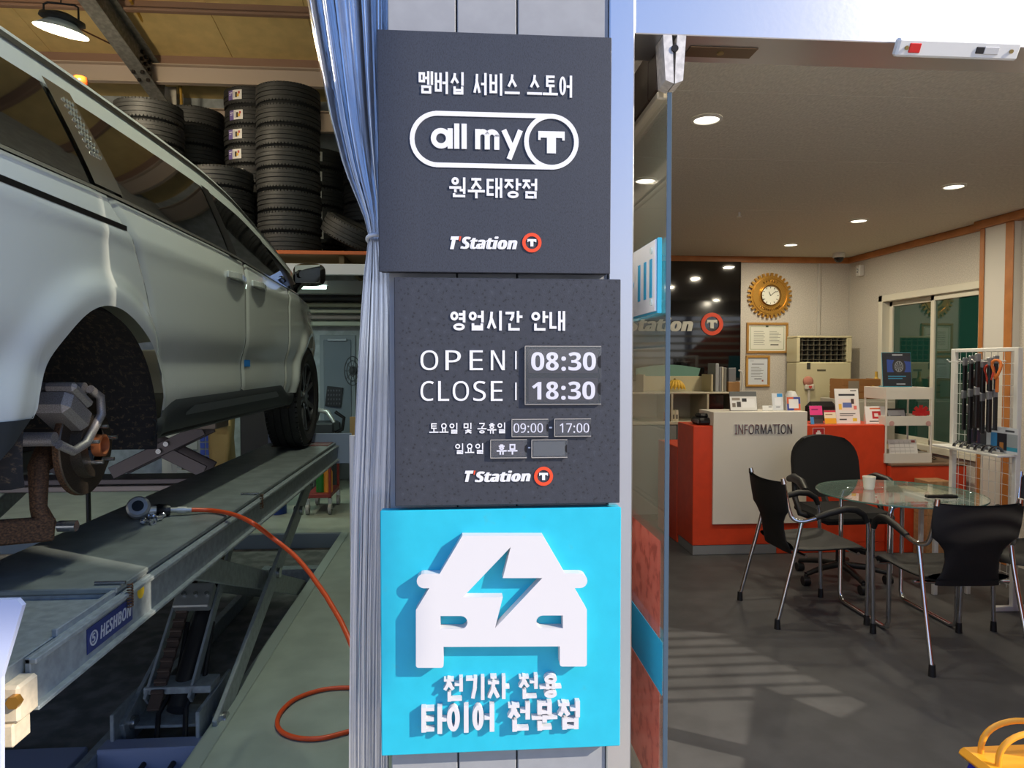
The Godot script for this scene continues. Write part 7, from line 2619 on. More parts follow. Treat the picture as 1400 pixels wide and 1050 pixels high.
	part_box("neck", Vector3(mc.x - 0.03, 0.745, -5.78), Vector3(mc.x + 0.03, mc.y - 0.1, -5.73), mats["monitor_black"], mo)
	part_box("foot", Vector3(mc.x - 0.1, 0.731, -5.85), Vector3(mc.x + 0.1, 0.746, -5.66), mats["monitor_black"], mo)
	# ---- air conditioner
	var za = -6.72
	var a0 = rct(1089, 459, 1164, 600, za)
	var ac = thing("air_conditioner", "cream floor standing air conditioner in the back corner", "air conditioner", Vector3((a0[0] + a0[2]) / 2, 0, za - 0.11))
	var acm = mat("ac_cream", c8(204, 196, 160), 0.35)
	var gr = rct(1094, 462, 1158, 495, za)
	part_box("cabinet", Vector3(a0[0], 0.0, za - 0.22), Vector3(a0[2], gr[1], za), acm, ac, 0.012)
	part_box("top_rail", Vector3(a0[0], gr[3], za - 0.22), Vector3(a0[2], a0[3], za), acm, ac, 0.006)
	part_box("side_rail", Vector3(a0[0], gr[1], za - 0.22), Vector3(gr[0], gr[3], za), acm, ac, 0.004)
	part_box("side_rail", Vector3(gr[2], gr[1], za - 0.22), Vector3(a0[2], gr[3], za), acm, ac, 0.004)
	part_box("duct_back", Vector3(gr[0], gr[1], za - 0.20), Vector3(gr[2], gr[3], za - 0.12), black, ac, 0.0)
	for k in 8:
		var x = lerp(gr[0], gr[2], (k + 0.5) / 8.0)
		part_box("vane", Vector3(x - 0.004, gr[1], za - 0.08), Vector3(x + 0.004, gr[3], za - 0.02), mat("vane_grey", c8(96, 92, 78), 0.5), ac, 0.001)
	for k in 5:
		var y = lerp(gr[1], gr[3], (k + 0.5) / 5.0)
		part_box("louvre", Vector3(gr[0], y - 0.003, za - 0.06), Vector3(gr[2], y + 0.003, za - 0.01), mats["vane_grey"], ac, 0.001)
	var lb = rct(1103, 496, 1108, 505, za)
	part_box("energy_label", Vector3(lb[0], lb[1], za + 0.0003), Vector3(lb[2], lb[3], za + 0.002), mat("label_dark", c8(60, 58, 52), 0.5), ac, 0.0005)
	lb = rct(1117, 505, 1129, 507.5, za)
	part_box("maker_badge", Vector3(lb[0], lb[1], za + 0.0003), Vector3(lb[2], lb[3], za + 0.002), mat("badge_grey", c8(120, 114, 96), 0.3, 0.5), ac, 0.0005)
	# pink soft hat with heart badge hung on it
	var hp = pz(1107, 525, za + 0.03)
	var hat = thing("plush_fan", "pink and white plush hand fan with a heart leaning on the air conditioner", "plush fan", Vector3(hp.x, hp.y - 0.07, hp.z))
	mb = MB.new()
	mb.lathe([Vector2(0.0, 0.028), Vector2(0.03, 0.026), Vector2(0.05, 0.012), Vector2(0.052, 0.0), Vector2(0.0, -0.002)], Vector3(hp.x - 0.005, hp.y + 0.025, hp.z - 0.025), Vector3(0, 0, 1), 24, true)
	obj("crown", mb, mat("plush_pink", c8(188, 126, 108), 0.8), hat)
	part_box("band", Vector3(hp.x - 0.045, hp.y - 0.06, hp.z - 0.028), Vector3(hp.x + 0.055, hp.y + 0.0, hp.z + 0.004), mat("plush_white", c8(206, 198, 184), 0.8), hat, 0.015)
	mb = MB.new()
	var hz = hp.z + 0.005
	mb.prism([Vector2(hp.x + 0.005, hp.y - 0.048), Vector2(hp.x + 0.022, hp.y - 0.030), Vector2(hp.x + 0.020, hp.y - 0.018), Vector2(hp.x + 0.010, hp.y - 0.016), Vector2(hp.x + 0.005, hp.y - 0.022), Vector2(hp.x, hp.y - 0.016), Vector2(hp.x - 0.010, hp.y - 0.018), Vector2(hp.x - 0.012, hp.y - 0.030)], hz - 0.001, hz + 0.003)
	obj("heart", mb, mat("heart_red", c8(196, 74, 66), 0.6), hat)
	part_box("handle", Vector3(hp.x - 0.012, 0.74, hp.z - 0.02), Vector3(hp.x + 0.012, hp.y - 0.058, hp.z - 0.008), mats["plush_white"], hat)
	# ---- low storage shelf by the logo wall
	var zs = -6.42
	var S = func(px, py): return pz(px, py, zs)
	var sx0 = 1.35
	var sx1 = S.call(1018, 560).x
	var ya = S.call(960, 536).y
	var yb = S.call(960, 576).y
	var sh = thing("storage_shelf", "beige open shelf unit on grey cupboards below the logo panel", "shelf", Vector3((sx0 + sx1) / 2, 0, zs - 0.25))
	part_box("shelf_board", Vector3(sx0, ya - 0.018, zs - 0.5), Vector3(sx1, ya, zs), beige, sh)
	part_box("shelf_board", Vector3(sx0, yb - 0.03, zs - 0.5), Vector3(sx1, yb, zs + 0.01), beige, sh)
	part_box("back_board", Vector3(sx0, yb, zs - 0.5), Vector3(sx1, ya - 0.018, zs - 0.48), beige, sh)
	for px in [919, 968, 1017]:
		var x = S.call(px, 550).x
		part_box("divider", Vector3(x - 0.009, yb, zs - 0.48), Vector3(x + 0.009, ya - 0.018, zs), beige, sh, 0.001)
	var dx = [sx0, S.call(925, 650).x, S.call(980, 650).x, sx1]
	for i in 3:
		part_box("cupboard_door", Vector3(dx[i] + 0.003, 0.05, zs - 0.02), Vector3(dx[i + 1] - 0.003, yb - 0.034, zs), grey, sh)
	part_box("cupboard", Vector3(sx0, 0, zs - 0.5), Vector3(sx1, yb - 0.031, zs - 0.022), mat("cupboard_dark", c8(84, 88, 88), 0.5), sh)
	# organiser with curved mint back standing on the shelf
	var og = thing("desk_organiser", "cream desk organiser with curved mint back board on the shelf", "organiser", Vector3(S.call(940, 535).x, ya, zs - 0.2))
	var o0 = S.call(880, 535).x
	var o1 = S.call(976, 535).x
	var yo = S.call(940, 515).y
	part_box("back_board", Vector3(o0, ya, zs - 0.30), Vector3(o1, yo, zs - 0.28), mat("organiser_cream", c8(184, 174, 140), 0.5), og, 0.002)
	part_box("side_board", Vector3(o1 - 0.02, ya, zs - 0.28), Vector3(o1, yo + 0.02, zs - 0.02), mats["organiser_cream"], og, 0.004)
	part_box("side_board", Vector3(o0, ya, zs - 0.28), Vector3(o0 + 0.02, yo + 0.02, zs - 0.02), mats["organiser_cream"], og, 0.004)
	mb = MB.new()
	var mp = []
	for k in 13:
		var f = k / 12.0
		mp.append(Vector2(lerp(o0, o1 - 0.03, f), yo + 0.075 + 0.035 * sin(PI * f)))
	mp.append(Vector2(o1 - 0.05, yo))
	mp.append(Vector2(o0, yo))
	mb.prism(mp, zs - 0.30, zs - 0.285)
	obj("curved_back", mb, mat("mint_board", c8(98, 140, 124), 0.5), og)
	# bananas
	var bc = S.call(930, 535) + Vector3(0, 0, -0.14)
	var bn = thing("banana_bunch", "ripe banana bunch lying on the shelf in the organiser", "bananas", Vector3(bc.x, ya, zs - 0.14))
	var bm = mat("banana_yellow", Color.WHITE, 0.5, 0.0, {"tex": grain("banana_t", c8(206, 164, 50), 0.16, 0.03, 131), "scale": 6.0})
	for k in 6:
		var f = (k - 2.5) / 2.5
		var m = MB.new()
		var pts = []
		var rr = []
		for i in 9:
			var u = i / 8.0
			var ang = f * 0.9
			pts.append(Vector3(bc.x + sin(ang) * 0.10 * u + f * 0.012, ya + 0.105 - 0.085 * pow(u, 1.4), zs - 0.16 + cos(ang) * 0.06 * sin(u * 2.2)))
			rr.append([0.006, 0.012, 0.017, 0.019, 0.019, 0.018, 0.016, 0.011, 0.005][i])
		m.tube(pts, rr, 8)
		obj("banana", m, bm, bn)
	m_stem(bn, Vector3(bc.x, ya + 0.10, zs - 0.16))
	# books and folders standing on the shelf
	var books = [[980, 984.5, 497, c8(150, 154, 156), "tall grey folder standing first beside the organiser"], [985, 988, 502, c8(120, 124, 126), "dark grey folder beside the tall grey folder"], [988.5, 991, 502, c8(190, 186, 170), "cream spiral book between two grey folders"], [991.5, 995, 503, c8(116, 116, 108), "grey green folder next to the file box"]]
	for b in books:
		var x0 = S.call(b[0], 520).x
		var x1 = S.call(b[1], 520).x
		var bk = thing("standing_book", b[4], "book", Vector3((x0 + x1) / 2, ya, zs - 0.14))
		var yt = S.call(b[0], b[2]).y
		part_box("cover", Vector3(x0, ya, zs - 0.24), Vector3(x1, yt, zs - 0.03), mat("book_" + str(b[0]), b[3], 0.5), bk, 0.002)
		part_box("pages", Vector3(x0 + 0.003, ya + 0.004, zs - 0.243), Vector3(x1 - 0.003, yt + 0.0008, zs - 0.034), whitep, bk, 0.0)
	var fb = thing("file_box", "wooden file box with grey papers at the end of the shelf", "file box", Vector3(S.call(1006, 535).x, ya, zs - 0.12))
	part_box("box", Vector3(S.call(997, 530).x, ya, zs - 0.22), Vector3(S.call(1013, 530).x, S.call(1000, 522).y, zs - 0.02), mat("file_wood", c8(150, 112, 66), 0.5), fb)
	part_box("papers", Vector3(S.call(999, 530).x, S.call(1000, 522).y - 0.02, zs - 0.2), Vector3(S.call(1009, 530).x, S.call(1000, 503).y, zs - 0.05), mat("papers_grey", c8(110, 112, 116), 0.6), fb)
	mb = MB.new()
	mb.tube([S.call(1014, 534), S.call(1015.5, 515), S.call(1014, 508), S.call(1010, 506)], 0.008, 8)
	obj("wire_end", mb, mat("wire_white", c8(200, 200, 196), 0.4), fb)
	# dark monitor and small boxes in the cubbies
	var cm = thing("small_monitor", "small dark monitor inside the shelf compartment", "monitor", Vector3(S.call(985, 556).x, yb, zs - 0.2))
	part_box("screen", Vector3(S.call(971, 556).x, yb + 0.03, zs - 0.2), Vector3(S.call(999, 556).x, ya - 0.03, zs - 0.17), mat("screen_dark", c8(24, 22, 26), 0.1), cm)
	part_box("foot", Vector3(S.call(978, 556).x, yb, zs - 0.26), Vector3(S.call(992, 556).x, yb + 0.03, zs - 0.12), black, cm)
	for e in [[911.5, 916.5, 564, c8(206, 110, 40), "orange carton in the shelf compartment"], [920, 924.5, 561, c8(186, 178, 150), "cream carton standing at the shelf divider"], [924.8, 929, 561, c8(196, 190, 168), "second cream carton with a dark window beside the divider"]]:
		var cx = thing("small_carton", e[4], "carton", Vector3(S.call((e[0] + e[1]) / 2, 570).x, yb, zs - 0.1))
		var x0 = S.call(e[0], 570).x
		var x1 = S.call(e[1], 570).x
		var yt = S.call(e[0], e[2]).y
		part_box("carton", Vector3(x0, yb, zs - 0.1), Vector3(x1, yt, zs - 0.03), mat("carton_" + str(e[0]), e[3], 0.6), cx, 0.002)
		part_box("print_window", Vector3(lerp(x0, x1, 0.25), lerp(yb, yt, 0.2), zs - 0.0298), Vector3(lerp(x0, x1, 0.75), lerp(yb, yt, 0.6), zs - 0.029), mat("window_dark_print", c8(70, 66, 58), 0.5), cx, 0.0)
	# white coil of paper on the return desk
	var rl = pz(932, 612, -5.9)
	var rt = thing("paper_roll_tray", "white round tray lying on the low counter return", "tray", Vector3(rl.x, 0.78, -5.9))
	mb = MB.new()
	mb.lathe([Vector2(0.0, 0.006), Vector2(0.07, 0.006), Vector2(0.085, 0.03), Vector2(0.09, 0.03), Vector2(0.075, 0.0), Vector2(0.0, 0.0)], Vector3(rl.x + 0.08, 0.7805, -5.9), Vector3.UP, 28, false)
	obj("dish", mb, whitep, rt)
	# ---- tall pale cabinet with the wood crate
	var zt = -6.15
	var t0 = pz(1152, 560, zt).x
	var t1 = pz(1224, 560, zt).x
	var yt2 = pz(1180, 546, zt).y
	var tc = thing("side_cabinet", "pale side cabinet behind the counter beside the air conditioner", "cabinet", Vector3((t0 + t1) / 2, 0, zt - 0.2))
	part_box("body", Vector3(t0, 0, zt - 0.4), Vector3(t1, yt2, zt), mat("cab_pale", c8(176, 172, 160), 0.5), tc)
	part_box("door", Vector3(t0 + 0.01, 0.06, zt), Vector3((t0 + t1) / 2 - 0.003, yt2 - 0.02, zt + 0.016), mats["cab_pale"], tc)
	part_box("door", Vector3((t0 + t1) / 2 + 0.003, 0.06, zt), Vector3(t1 - 0.01, yt2 - 0.02, zt + 0.016), mats["cab_pale"], tc)
	var k0 = pz(1154, 530, zt).x
	var k1 = pz(1206, 530, zt).x
	var kt = pz(1180, 518, zt).y
	var cr = thing("wooden_crate", "small wooden slatted crate on the side cabinet", "crate", Vector3((k0 + k1) / 2, yt2, zt - 0.12))
	for s in [zt - 0.02, zt - 0.24]:
		for i in 3:
			part_box("slat", Vector3(k0, yt2 + 0.004 + i * (kt - yt2) / 3, s - 0.01), Vector3(k1, yt2 + (i + 1) * (kt - yt2) / 3 - 0.004, s), mat("crate_wood", c8(150, 104, 58), 0.6), cr, 0.002)
	for x in [k0, k1 - 0.012]:
		part_box("end_board", Vector3(x, yt2, zt - 0.24), Vector3(x + 0.012, kt, zt - 0.03), mats["crate_wood"], cr, 0.002)
	part_box("base_board", Vector3(k0 + 0.012, yt2 + 0.001, zt - 0.24), Vector3(k1 - 0.012, yt2 + 0.01, zt - 0.03), mats["crate_wood"], cr, 0.001)
	part_box("notice", Vector3(lerp(k0, k1, 0.14), yt2 + 0.02, zt - 0.0195), Vector3(lerp(k0, k1, 0.42), kt - 0.02, zt - 0.017), mat("notice_print", c8(140, 130, 116), 0.5), cr, 0.0)
	var bo = pz(1198, 518, zt - 0.12)
	var yb2 = thc("small_bottle", "small yellow bottle with green cap in the wooden crate", "bottle", Vector3(bo.x, yt2 + 0.0101, zt - 0.12), [Vector2(0.0, 0.24), Vector2(0.012, 0.24), Vector2(0.012, 0.19), Vector2(0.034, 0.15), Vector2(0.036, 0.0), Vector2(0.0, 0.0)], mat("bottle_yellow", c8(200, 160, 60), 0.3))
	# ---- white three tier shelf on the counter wing
	var zw = zc + 0.02
	var s0 = pz(1211, 580, zw).x
	var s1 = pz(1275, 580, zw).x
	var wsm = mat("tier_white", c8(214, 210, 200), 0.45)
	var ws = thing("tier_shelf", "white three tier shelf standing on the orange counter wing", "shelf", Vector3((s0 + s1) / 2, wt, zw - 0.15))
	var lev = [[632, 620], [582, 569], [546, 530]]
	for i in 3:
		var yl = pz(1240, lev[i][0], zw).y if i else wt + 0.0005
		var yh = pz(1240, lev[i][1], zw).y
		part_box("tier_front", Vector3(s0, yl, zw - 0.008), Vector3(s1, yh, zw), wsm, ws, 0.001)
		part_box("tier_back", Vector3(s0, yl, zw - 0.30), Vector3(s1, yh, zw - 0.292), wsm, ws, 0.001)
		part_box("tier_side", Vector3(s0, yl, zw - 0.292), Vector3(s0 + 0.008, yh, zw - 0.008), wsm, ws, 0.001)
		part_box("tier_side", Vector3(s1 - 0.008, yl, zw - 0.292), Vector3(s1, yh, zw - 0.008), wsm, ws, 0.001)
		part_box("tier_floor", Vector3(s0 + 0.008, yl + 0.003, zw - 0.292), Vector3(s1 - 0.008, yl + 0.010, zw - 0.008), wsm, ws, 0.001)
	var yt3 = pz(1240, 530, zw).y
	for x in [s0 + 0.008, s1 - 0.008]:
		for zz in [zw - 0.008, zw - 0.292]:
			var pm = MB.new()
			pm.cyl(Vector3(x, wt + 0.001, zz), Vector3(x, yt3, zz), 0.008, -1, 10)
			obj("post", pm, wsm, ws)
	for e in [[1219, 579], [1269, 579]]:
		var c = pz(e[0], e[1], zw)
		var m = MB.new()
		m.cyl(Vector3(c.x, c.y, zw), Vector3(c.x, c.y, zw + 0.003), 0.020, -1, 16)
		obj("round_badge", m, mat("badge_pink", c8(190, 150, 146), 0.5), ws)
	# calendar, tablet, red bow, poster
	var yA = wt + 0.0105
	card_stand("desk_calendar", "white desk calendar on the lowest tier of the white shelf", Vector3(pz(1235, 620, zw - 0.1).x, yA, zw - 0.08), 0.235, 0.165, print_mat("calendar_print", 90, 46, c8(226, 224, 220), [[4, 8, 70, 1, c8(170, 168, 164)], [4, 17, 76, 1, c8(170, 168, 164)], [4, 26, 76, 1, c8(170, 168, 164)], [4, 35, 76, 1, c8(170, 168, 164)], [18, 4, 1, 38, c8(180, 178, 174)], [34, 4, 1, 38, c8(180, 178, 174)], [50, 4, 1, 38, c8(180, 178, 174)], [66, 4, 1, 38, c8(180, 178, 174)], [74, 2, 12, 5, c8(150, 60, 60)]]), whitep, 0.28)
	var yB = pz(1240, 582, zw).y + 0.0105
	card_stand("tablet_stand", "dark framed small display on the middle tier", Vector3(pz(1228, 570, zw - 0.1).x, yB, zw - 0.10), 0.16, 0.12, print_mat("tablet_print", 60, 30, c8(190, 192, 196), [[0, 0, 60, 3, c8(30, 30, 32)], [0, 27, 60, 3, c8(30, 30, 32)], [0, 0, 3, 30, c8(30, 30, 32)], [57, 0, 3, 30, c8(30, 30, 32)], [10, 14, 34, 2, c8(120, 124, 130)]]), black, 0.35)
	var rb = pz(1258, 568, zw - 0.06)
	var rbo = thing("red_bow", "red ribbon bow on the middle tier of the white shelf", "bow", Vector3(rb.x, yB, zw - 0.06))
	for k in 8:
		var a = TAU * k / 8
		var m = MB.new()
		m.bar(Vector3(rb.x, yB + 0.08, zw - 0.06), Vector3(rb.x + cos(a) * 0.07, yB + 0.085 + sin(a) * 0.06, zw - 0.05), 0.03, 0.004, Vector3(0, 0, 1), 0.001)
		obj("ribbon_loop", m, mat("ribbon_red", c8(188, 30, 32), 0.5), rbo)
	part_box("bow_foot", Vector3(rb.x - 0.018, yB, zw - 0.08), Vector3(rb.x + 0.018, yB + 0.075, zw - 0.045), mats["ribbon_red"], rbo, 0.004)
	var tyim = Image.create(128, 152, false, Image.FORMAT_RGBA8)
	tyim.fill(c8(16, 20, 30))
	for yy in 152:
		for xx in 128:
			var dd = Vector2(xx - 74, (yy - 62) * 0.8).length()
			var col = c8(16, 20, 30)
			if yy > 16 and yy < 88 and xx > 20:
				if xx < 70 - (yy - 50) * 0.3 or xx > 96: col = c8(34, 62, 140)
				if yy < 28 + xx * 0.1: col = c8(20, 26, 44)
			if dd < 30: col = c8(30, 30, 34)
			if dd < 20: col = c8(120, 124, 130)
			if dd < 17 and int(atan2(yy - 62, xx - 74) * 3.2 + 20) % 2 == 0: col = c8(44, 46, 50)
			tyim.set_pixel(xx, yy, col)
	tyim.fill_rect(Rect2i(46, 8, 46, 5), c8(170, 174, 184))
	tyim.fill_rect(Rect2i(24, 104, 80, 4), c8(46, 130, 170))
	tyim.fill_rect(Rect2i(24, 114, 64, 4), c8(46, 130, 170))
	tyim.fill_rect(Rect2i(60, 138, 40, 5), c8(150, 156, 166))
	card_stand("tyre_poster", "dark tyre advertising poster with blue car on top of the white shelf", Vector3(pz(1229, 526, zw - 0.12).x, yt3, zw - 0.14), 0.225, 0.275, mat("tyre_poster_print", Color.WHITE, 0.35, 0.0, {"tex": ImageTexture.create_from_image(tyim), "uv": true}), mat("poster_cyan", c8(60, 150, 176), 0.4), 0.12, -0.12)
	# cables behind the shelf
	var cb2 = MB.new()
	cb2.tube([Vector3(s1 + 0.02, wt + 0.14, zw - 0.35), Vector3(s1 + 0.05, wt + 0.05, zw - 0.2), Vector3(s1 + 0.09, wt + 0.01, zw - 0.1), Vector3(s1 + 0.14, wt + 0.008, zw - 0.14), Vector3(s1 + 0.10, wt + 0.06, zw - 0.3), Vector3(s1 + 0.05, wt + 0.10, zw - 0.38), Vector3(s1 + 0.02, wt + 0.005, zw - 0.30)], 0.004, 6)
	one("power_cable", cb2, black, "tangled black cable on the counter wing beside the white shelf", "cable")
	rack_and_table()

func m_stem(parent, c):
	var m = MB.new()
	m.cyl(c + Vector3(0, -0.005, 0), c + Vector3(0, 0.02, -0.01), 0.014, 0.010, 10)
	obj("stem", m, mat("banana_stem", c8(96, 74, 34), 0.6), parent)

func ay_floor(px, py):
	return py_(px, py, 0.0).z

func thc(called, label, category, at, prof, m):
	var t = thing(called, label, category, at)
	var mb = MB.new()
	var p = prof.duplicate()
	p.reverse()
	mb.lathe(p, at, Vector3.UP, 26, false)
	obj("body", mb, m, t)
	return t

func rack_and_table():
	var black = mats["plain_black"]
	var whitep = mats["card_white"]
	# ---- wire grid display rack
	var xr = 3.27
	var za = px_(1304, 560, xr).z
	var zb = px_(1391, 560, xr).z
	var yt = px_(1304, 477, xr).y
	var wm = mat("rack_white", c8(216, 216, 212), 0.4)
	var rk = thing("wire_display_rack", "white wire grid display rack beside the counter wing", "rack", Vector3(xr, 0, (za + zb) / 2))
	for z in [za, zb]:
		part_box("post", Vector3(xr - 0.016, 0, z - 0.016), Vector3(xr + 0.016, yt, z + 0.016), wm, rk, 0.003)
		part_box("foot_bar", Vector3(xr - 0.12, 0.0, z - 0.016), Vector3(xr + 0.22, 0.03, z + 0.016), wm, rk, 0.003)
	part_box("top_rail", Vector3(xr - 0.012, yt - 0.024, za + 0.016), Vector3(xr + 0.012, yt, zb - 0.016), wm, rk, 0.003)
	var gm = MB.new()
	var nz = 10
	for k in nz - 1:
		var z = lerp(za, zb, (k + 1.0) / nz)
		gm.tube([Vector3(xr, 0.12, z), Vector3(xr, yt - 0.02, z)], 0.0018, 5)
	for k in 21:
		var y = 0.14 + k * 0.066
		gm.tube([Vector3(xr + 0.003, y, za), Vector3(xr + 0.003, y, zb)], 0.0018, 5)
	obj("wire_grid", gm, wm, rk)
	var ys = px_(1304, 607, xr).y
	part_box("shelf_board", Vector3(xr - 0.135, ys - 0.016, za - 0.02), Vector3(xr - 0.018, ys, zb + 0.02), wm, rk, 0.003)
	# wiper blades on hooks
	var hook_y = px_(1350, 498, xr).y
	for k in 3:
		var z = lerp(za, zb, 0.42 + k * 0.2)
		var h = MB.new()
		h.tube([Vector3(xr, hook_y + 0.02, z), Vector3(xr - 0.20, hook_y + 0.015, z), Vector3(xr - 0.215, hook_y + 0.03, z)], 0.004, 6)
		obj("hook", h, wm, rk)
	var proto = thing("wiper_blade", "boxed black wiper blade hanging on the rack, first from the rear post", "wiper blade", Vector3.ZERO, "wiper blades on the wire rack", false)
	var m = MB.new()
	m.box(Vector3(0, -0.22, 0), Vector3(0.026, 0.44, 0.014), 0.004)
	obj("blade", m, mat("wiper_black", c8(26, 26, 28), 0.3), proto)
	m = MB.new()
	m.box(Vector3(0, -0.02, 0), Vector3(0.03, 0.05, 0.018), 0.004)
	obj("end_cap", m, mat("wiper_grey", c8(120, 122, 126), 0.35), proto)
	m = MB.new()
	m.box(Vector3(-0.004, -0.22, 0), Vector3(0.03, 0.05, 0.018), 0.004)
	obj("connector", m, mats["wiper_grey"], proto)
	var spots = []
	for k in 11:
		spots.append([0.56 + 0.034 * k, -0.03 - 0.05 * (k % 3), 0.012 * (k % 4)])
	for i in spots.size():
		var s = spots[i]
		var p = Vector3(xr - 0.05 + s[1], hook_y + 0.06 - s[2] - (0.10 if i < 2 else 0.0), lerp(za, zb, s[0]))
		if i == 0: proto.position = p
		else: dup(proto, p, 0.0, "boxed black wiper blade hanging on the rack, %s from the rear post" % ["first", "second", "third", "fourth", "fifth", "sixth", "seventh", "eighth", "ninth", "tenth", "eleventh"][i])
	# orange and red tool gloves / ties on the first hook
	for e in [[1352, 512, c8(196, 62, 40), "red cloth gloves hanging on the wire rack hook"], [1362, 505, c8(220, 120, 50), "orange topped wiper pack hanging beside the red gloves"]]:
		var c = px_(e[0], e[1], xr - 0.12)
		var t = thing("hanging_pack", e[3], "pack", c)
		var pts = []
		for k in 14:
			var a = TAU * k / 14
			pts.append(c + Vector3(0.01 * sin(a * 2), sin(a) * 0.055, cos(a) * 0.03))
		m = MB.new()
		m.tube(pts, 0.009, 6, true)
		obj("loop", m, mat("pack_" + str(e[0]), e[2], 0.6), t)
		m = MB.new()
		m.box(c + Vector3(0, -0.09, 0.01), Vector3(0.012, 0.09, 0.022), 0.004)
		obj("tag", m, mats["wiper_grey"] if e[0] == 1352 else mats["pack_1362"], t)
	# printed display card and strip samples on the rack shelf
	var c0 = px_(1324, 600, xr - 0.05)
	var c1 = px_(1388, 600, xr - 0.05)
	var dcx = thing("display_card", "long printed display card with small pictures on the rack shelf", "display card", Vector3(xr - 0.06, ys, (c0.z + c1.z) / 2))
	var ch = 0.155
	part_box("board", Vector3(xr - 0.034, ys, c0.z), Vector3(xr - 0.029, ys + ch, c1.z), whitep, dcx, 0.0005)
	m = MB.new()
	m.quad(Vector3(xr - 0.0346, ys + 0.002, c0.z), Vector3(xr - 0.0346, ys + 0.002, c1.z), Vector3(xr - 0.0346, ys + ch, c1.z), Vector3(xr - 0.0346, ys + ch, c0.z), Vector3(-1, 0, 0))
	obj("printed_face", m, print_mat("strip_print", 120, 40, c8(206, 212, 222), [[10, 4, 60, 3, c8(70, 74, 84)], [90, 4, 22, 3, c8(70, 74, 84)], [0, 10, 26, 26, c8(40, 34, 72)], [8, 18, 10, 12, c8(160, 70, 40)], [26, 10, 16, 26, c8(58, 66, 74)], [42, 10, 12, 26, c8(170, 180, 190)], [54, 10, 16, 26, c8(54, 130, 190)], [70, 10, 24, 26, c8(38, 40, 52)], [76, 24, 10, 12, c8(180, 120, 60)], [94, 10, 26, 26, c8(150, 160, 168)], [94, 30, 26, 6, c8(60, 150, 180)]]), dcx)
	for k in 6:
		var z = lerp(px_(1312, 606, xr - 0.088).z, px_(1362, 610, xr - 0.088).z, k / 5.0)
		var t = thing("tyre_strip_sample", "curved grey and black sample strip, %s from the rear rack post" % ["first", "second", "third", "fourth", "fifth", "sixth"][k], "sample strip", Vector3(xr - 0.088, ys, z), "sample strips on the rack shelf")
		m = MB.new()
		m.lathe([Vector2(0.036, -0.012), Vector2(0.042, -0.012), Vector2(0.042, 0.012), Vector2(0.036, 0.012)], Vector3(xr - 0.088, ys + 0.001, z), Vector3(0, 0, 1), 14, false, -PI / 2 - 1.45, -PI / 2 + 1.45)
		obj("arch", m, mat("sample_grey", c8(96, 98, 102), 0.5), t)
		m = MB.new()
		m.lathe([Vector2(0.0425, -0.006), Vector2(0.044, -0.006), Vector2(0.044, 0.006), Vector2(0.0425, 0.006)], Vector3(xr - 0.088, ys + 0.001, z), Vector3(0, 0, 1), 14, false, -PI / 2 - 1.3, -PI / 2 + 1.3)
		obj("stripe", m, black, t)
	# ---- cardboard boxes by the rack
	var kx = pz(1268, 700, -5.0).x
	var kr = pz(1300, 700, -5.0).x
	var kh = pz(1280, 658, -5.0).y
	for e in [[0.0, kh * 0.55, "lower brown cardboard box of the stack beside the wire rack"], [kh * 0.55, kh, "upper brown cardboard box of the stack beside the wire rack"]]:
		var t = thing("cardboard_box", e[2], "box", Vector3((kx + kr) / 2, e[0], -5.07))
		part_box("carton", Vector3(kx, e[0] + 0.0005, -5.16), Vector3(kr, e[1] - 0.0005, -5.0), mat("cardboard", Color.WHITE, 0.8, 0.0, {"tex": grain("card_t", c8(164, 124, 86), 0.06, 0.03, 141), "scale": 2.0}), t, 0.003)
		part_box("tape", Vector3((kx + kr) / 2 - 0.02, e[1] - 0.06, -4.9997), Vector3((kx + kr) / 2 + 0.02, e[1] - 0.002, -4.9985), mat("box_tape", c8(184, 148, 108), 0.4), t, 0.0)
	# low white side table with a magazine
	var stt = thing("side_table", "low pale side table in front of the wire rack", "table", Vector3(3.11, 0, -4.45))
	part_box("table_top", Vector3(2.98, 0.575, -4.70), Vector3(3.24, 0.60, -4.20), mat("side_white", c8(190, 190, 190), 0.4), stt)
	for x in [3.0, 3.22]:
		for z in [-4.68, -4.22]:
			part_box("leg", Vector3(x - 0.013, 0, z - 0.013), Vector3(x + 0.013, 0.575, z + 0.013), mats["side_white"], stt, 0.002)
	var mg = thing("magazine", "cream magazine lying on the low side table", "magazine", Vector3(3.1, 0.6, -4.35))
	part_box("pages", Vector3(3.0, 0.6005, -4.62), Vector3(3.21, 0.615, -4.25), whitep, mg, 0.001)
	part_box("cover", Vector3(2.998, 0.615, -4.622), Vector3(3.212, 0.6165, -4.248), mat("magazine_cover", c8(206, 190, 160), 0.4), mg, 0.0)
	# ---- chairs
	make_chair("visitor_chair", "black leather chrome armed chair standing sideways between orange counter and glass table", Vector3(2.005, 0, -3.985), -PI / 2 + 0.04)
	make_chair("visitor_chair", "black leather chrome armed chair showing its hourglass back at the glass table", Vector3(2.46, 0, -3.36), -0.06)
	make_chair("visitor_chair", "black leather chrome armed chair beside the wire display rack", Vector3(3.27, 0, -3.62), 2.3)
	# ---- office swivel chair
	var oc = thing("swivel_chair", "black fabric swivel chair in front of the orange counter", "swivel chair", Vector3(2.56, 0, -4.62), "", false)
	var fab = mat("black_fabric", c8(16, 16, 17), 0.95, 0.0, {"rim": 0.2})
	var plastic = mat("chair_plastic", c8(24, 24, 25), 0.45)
	var g = []
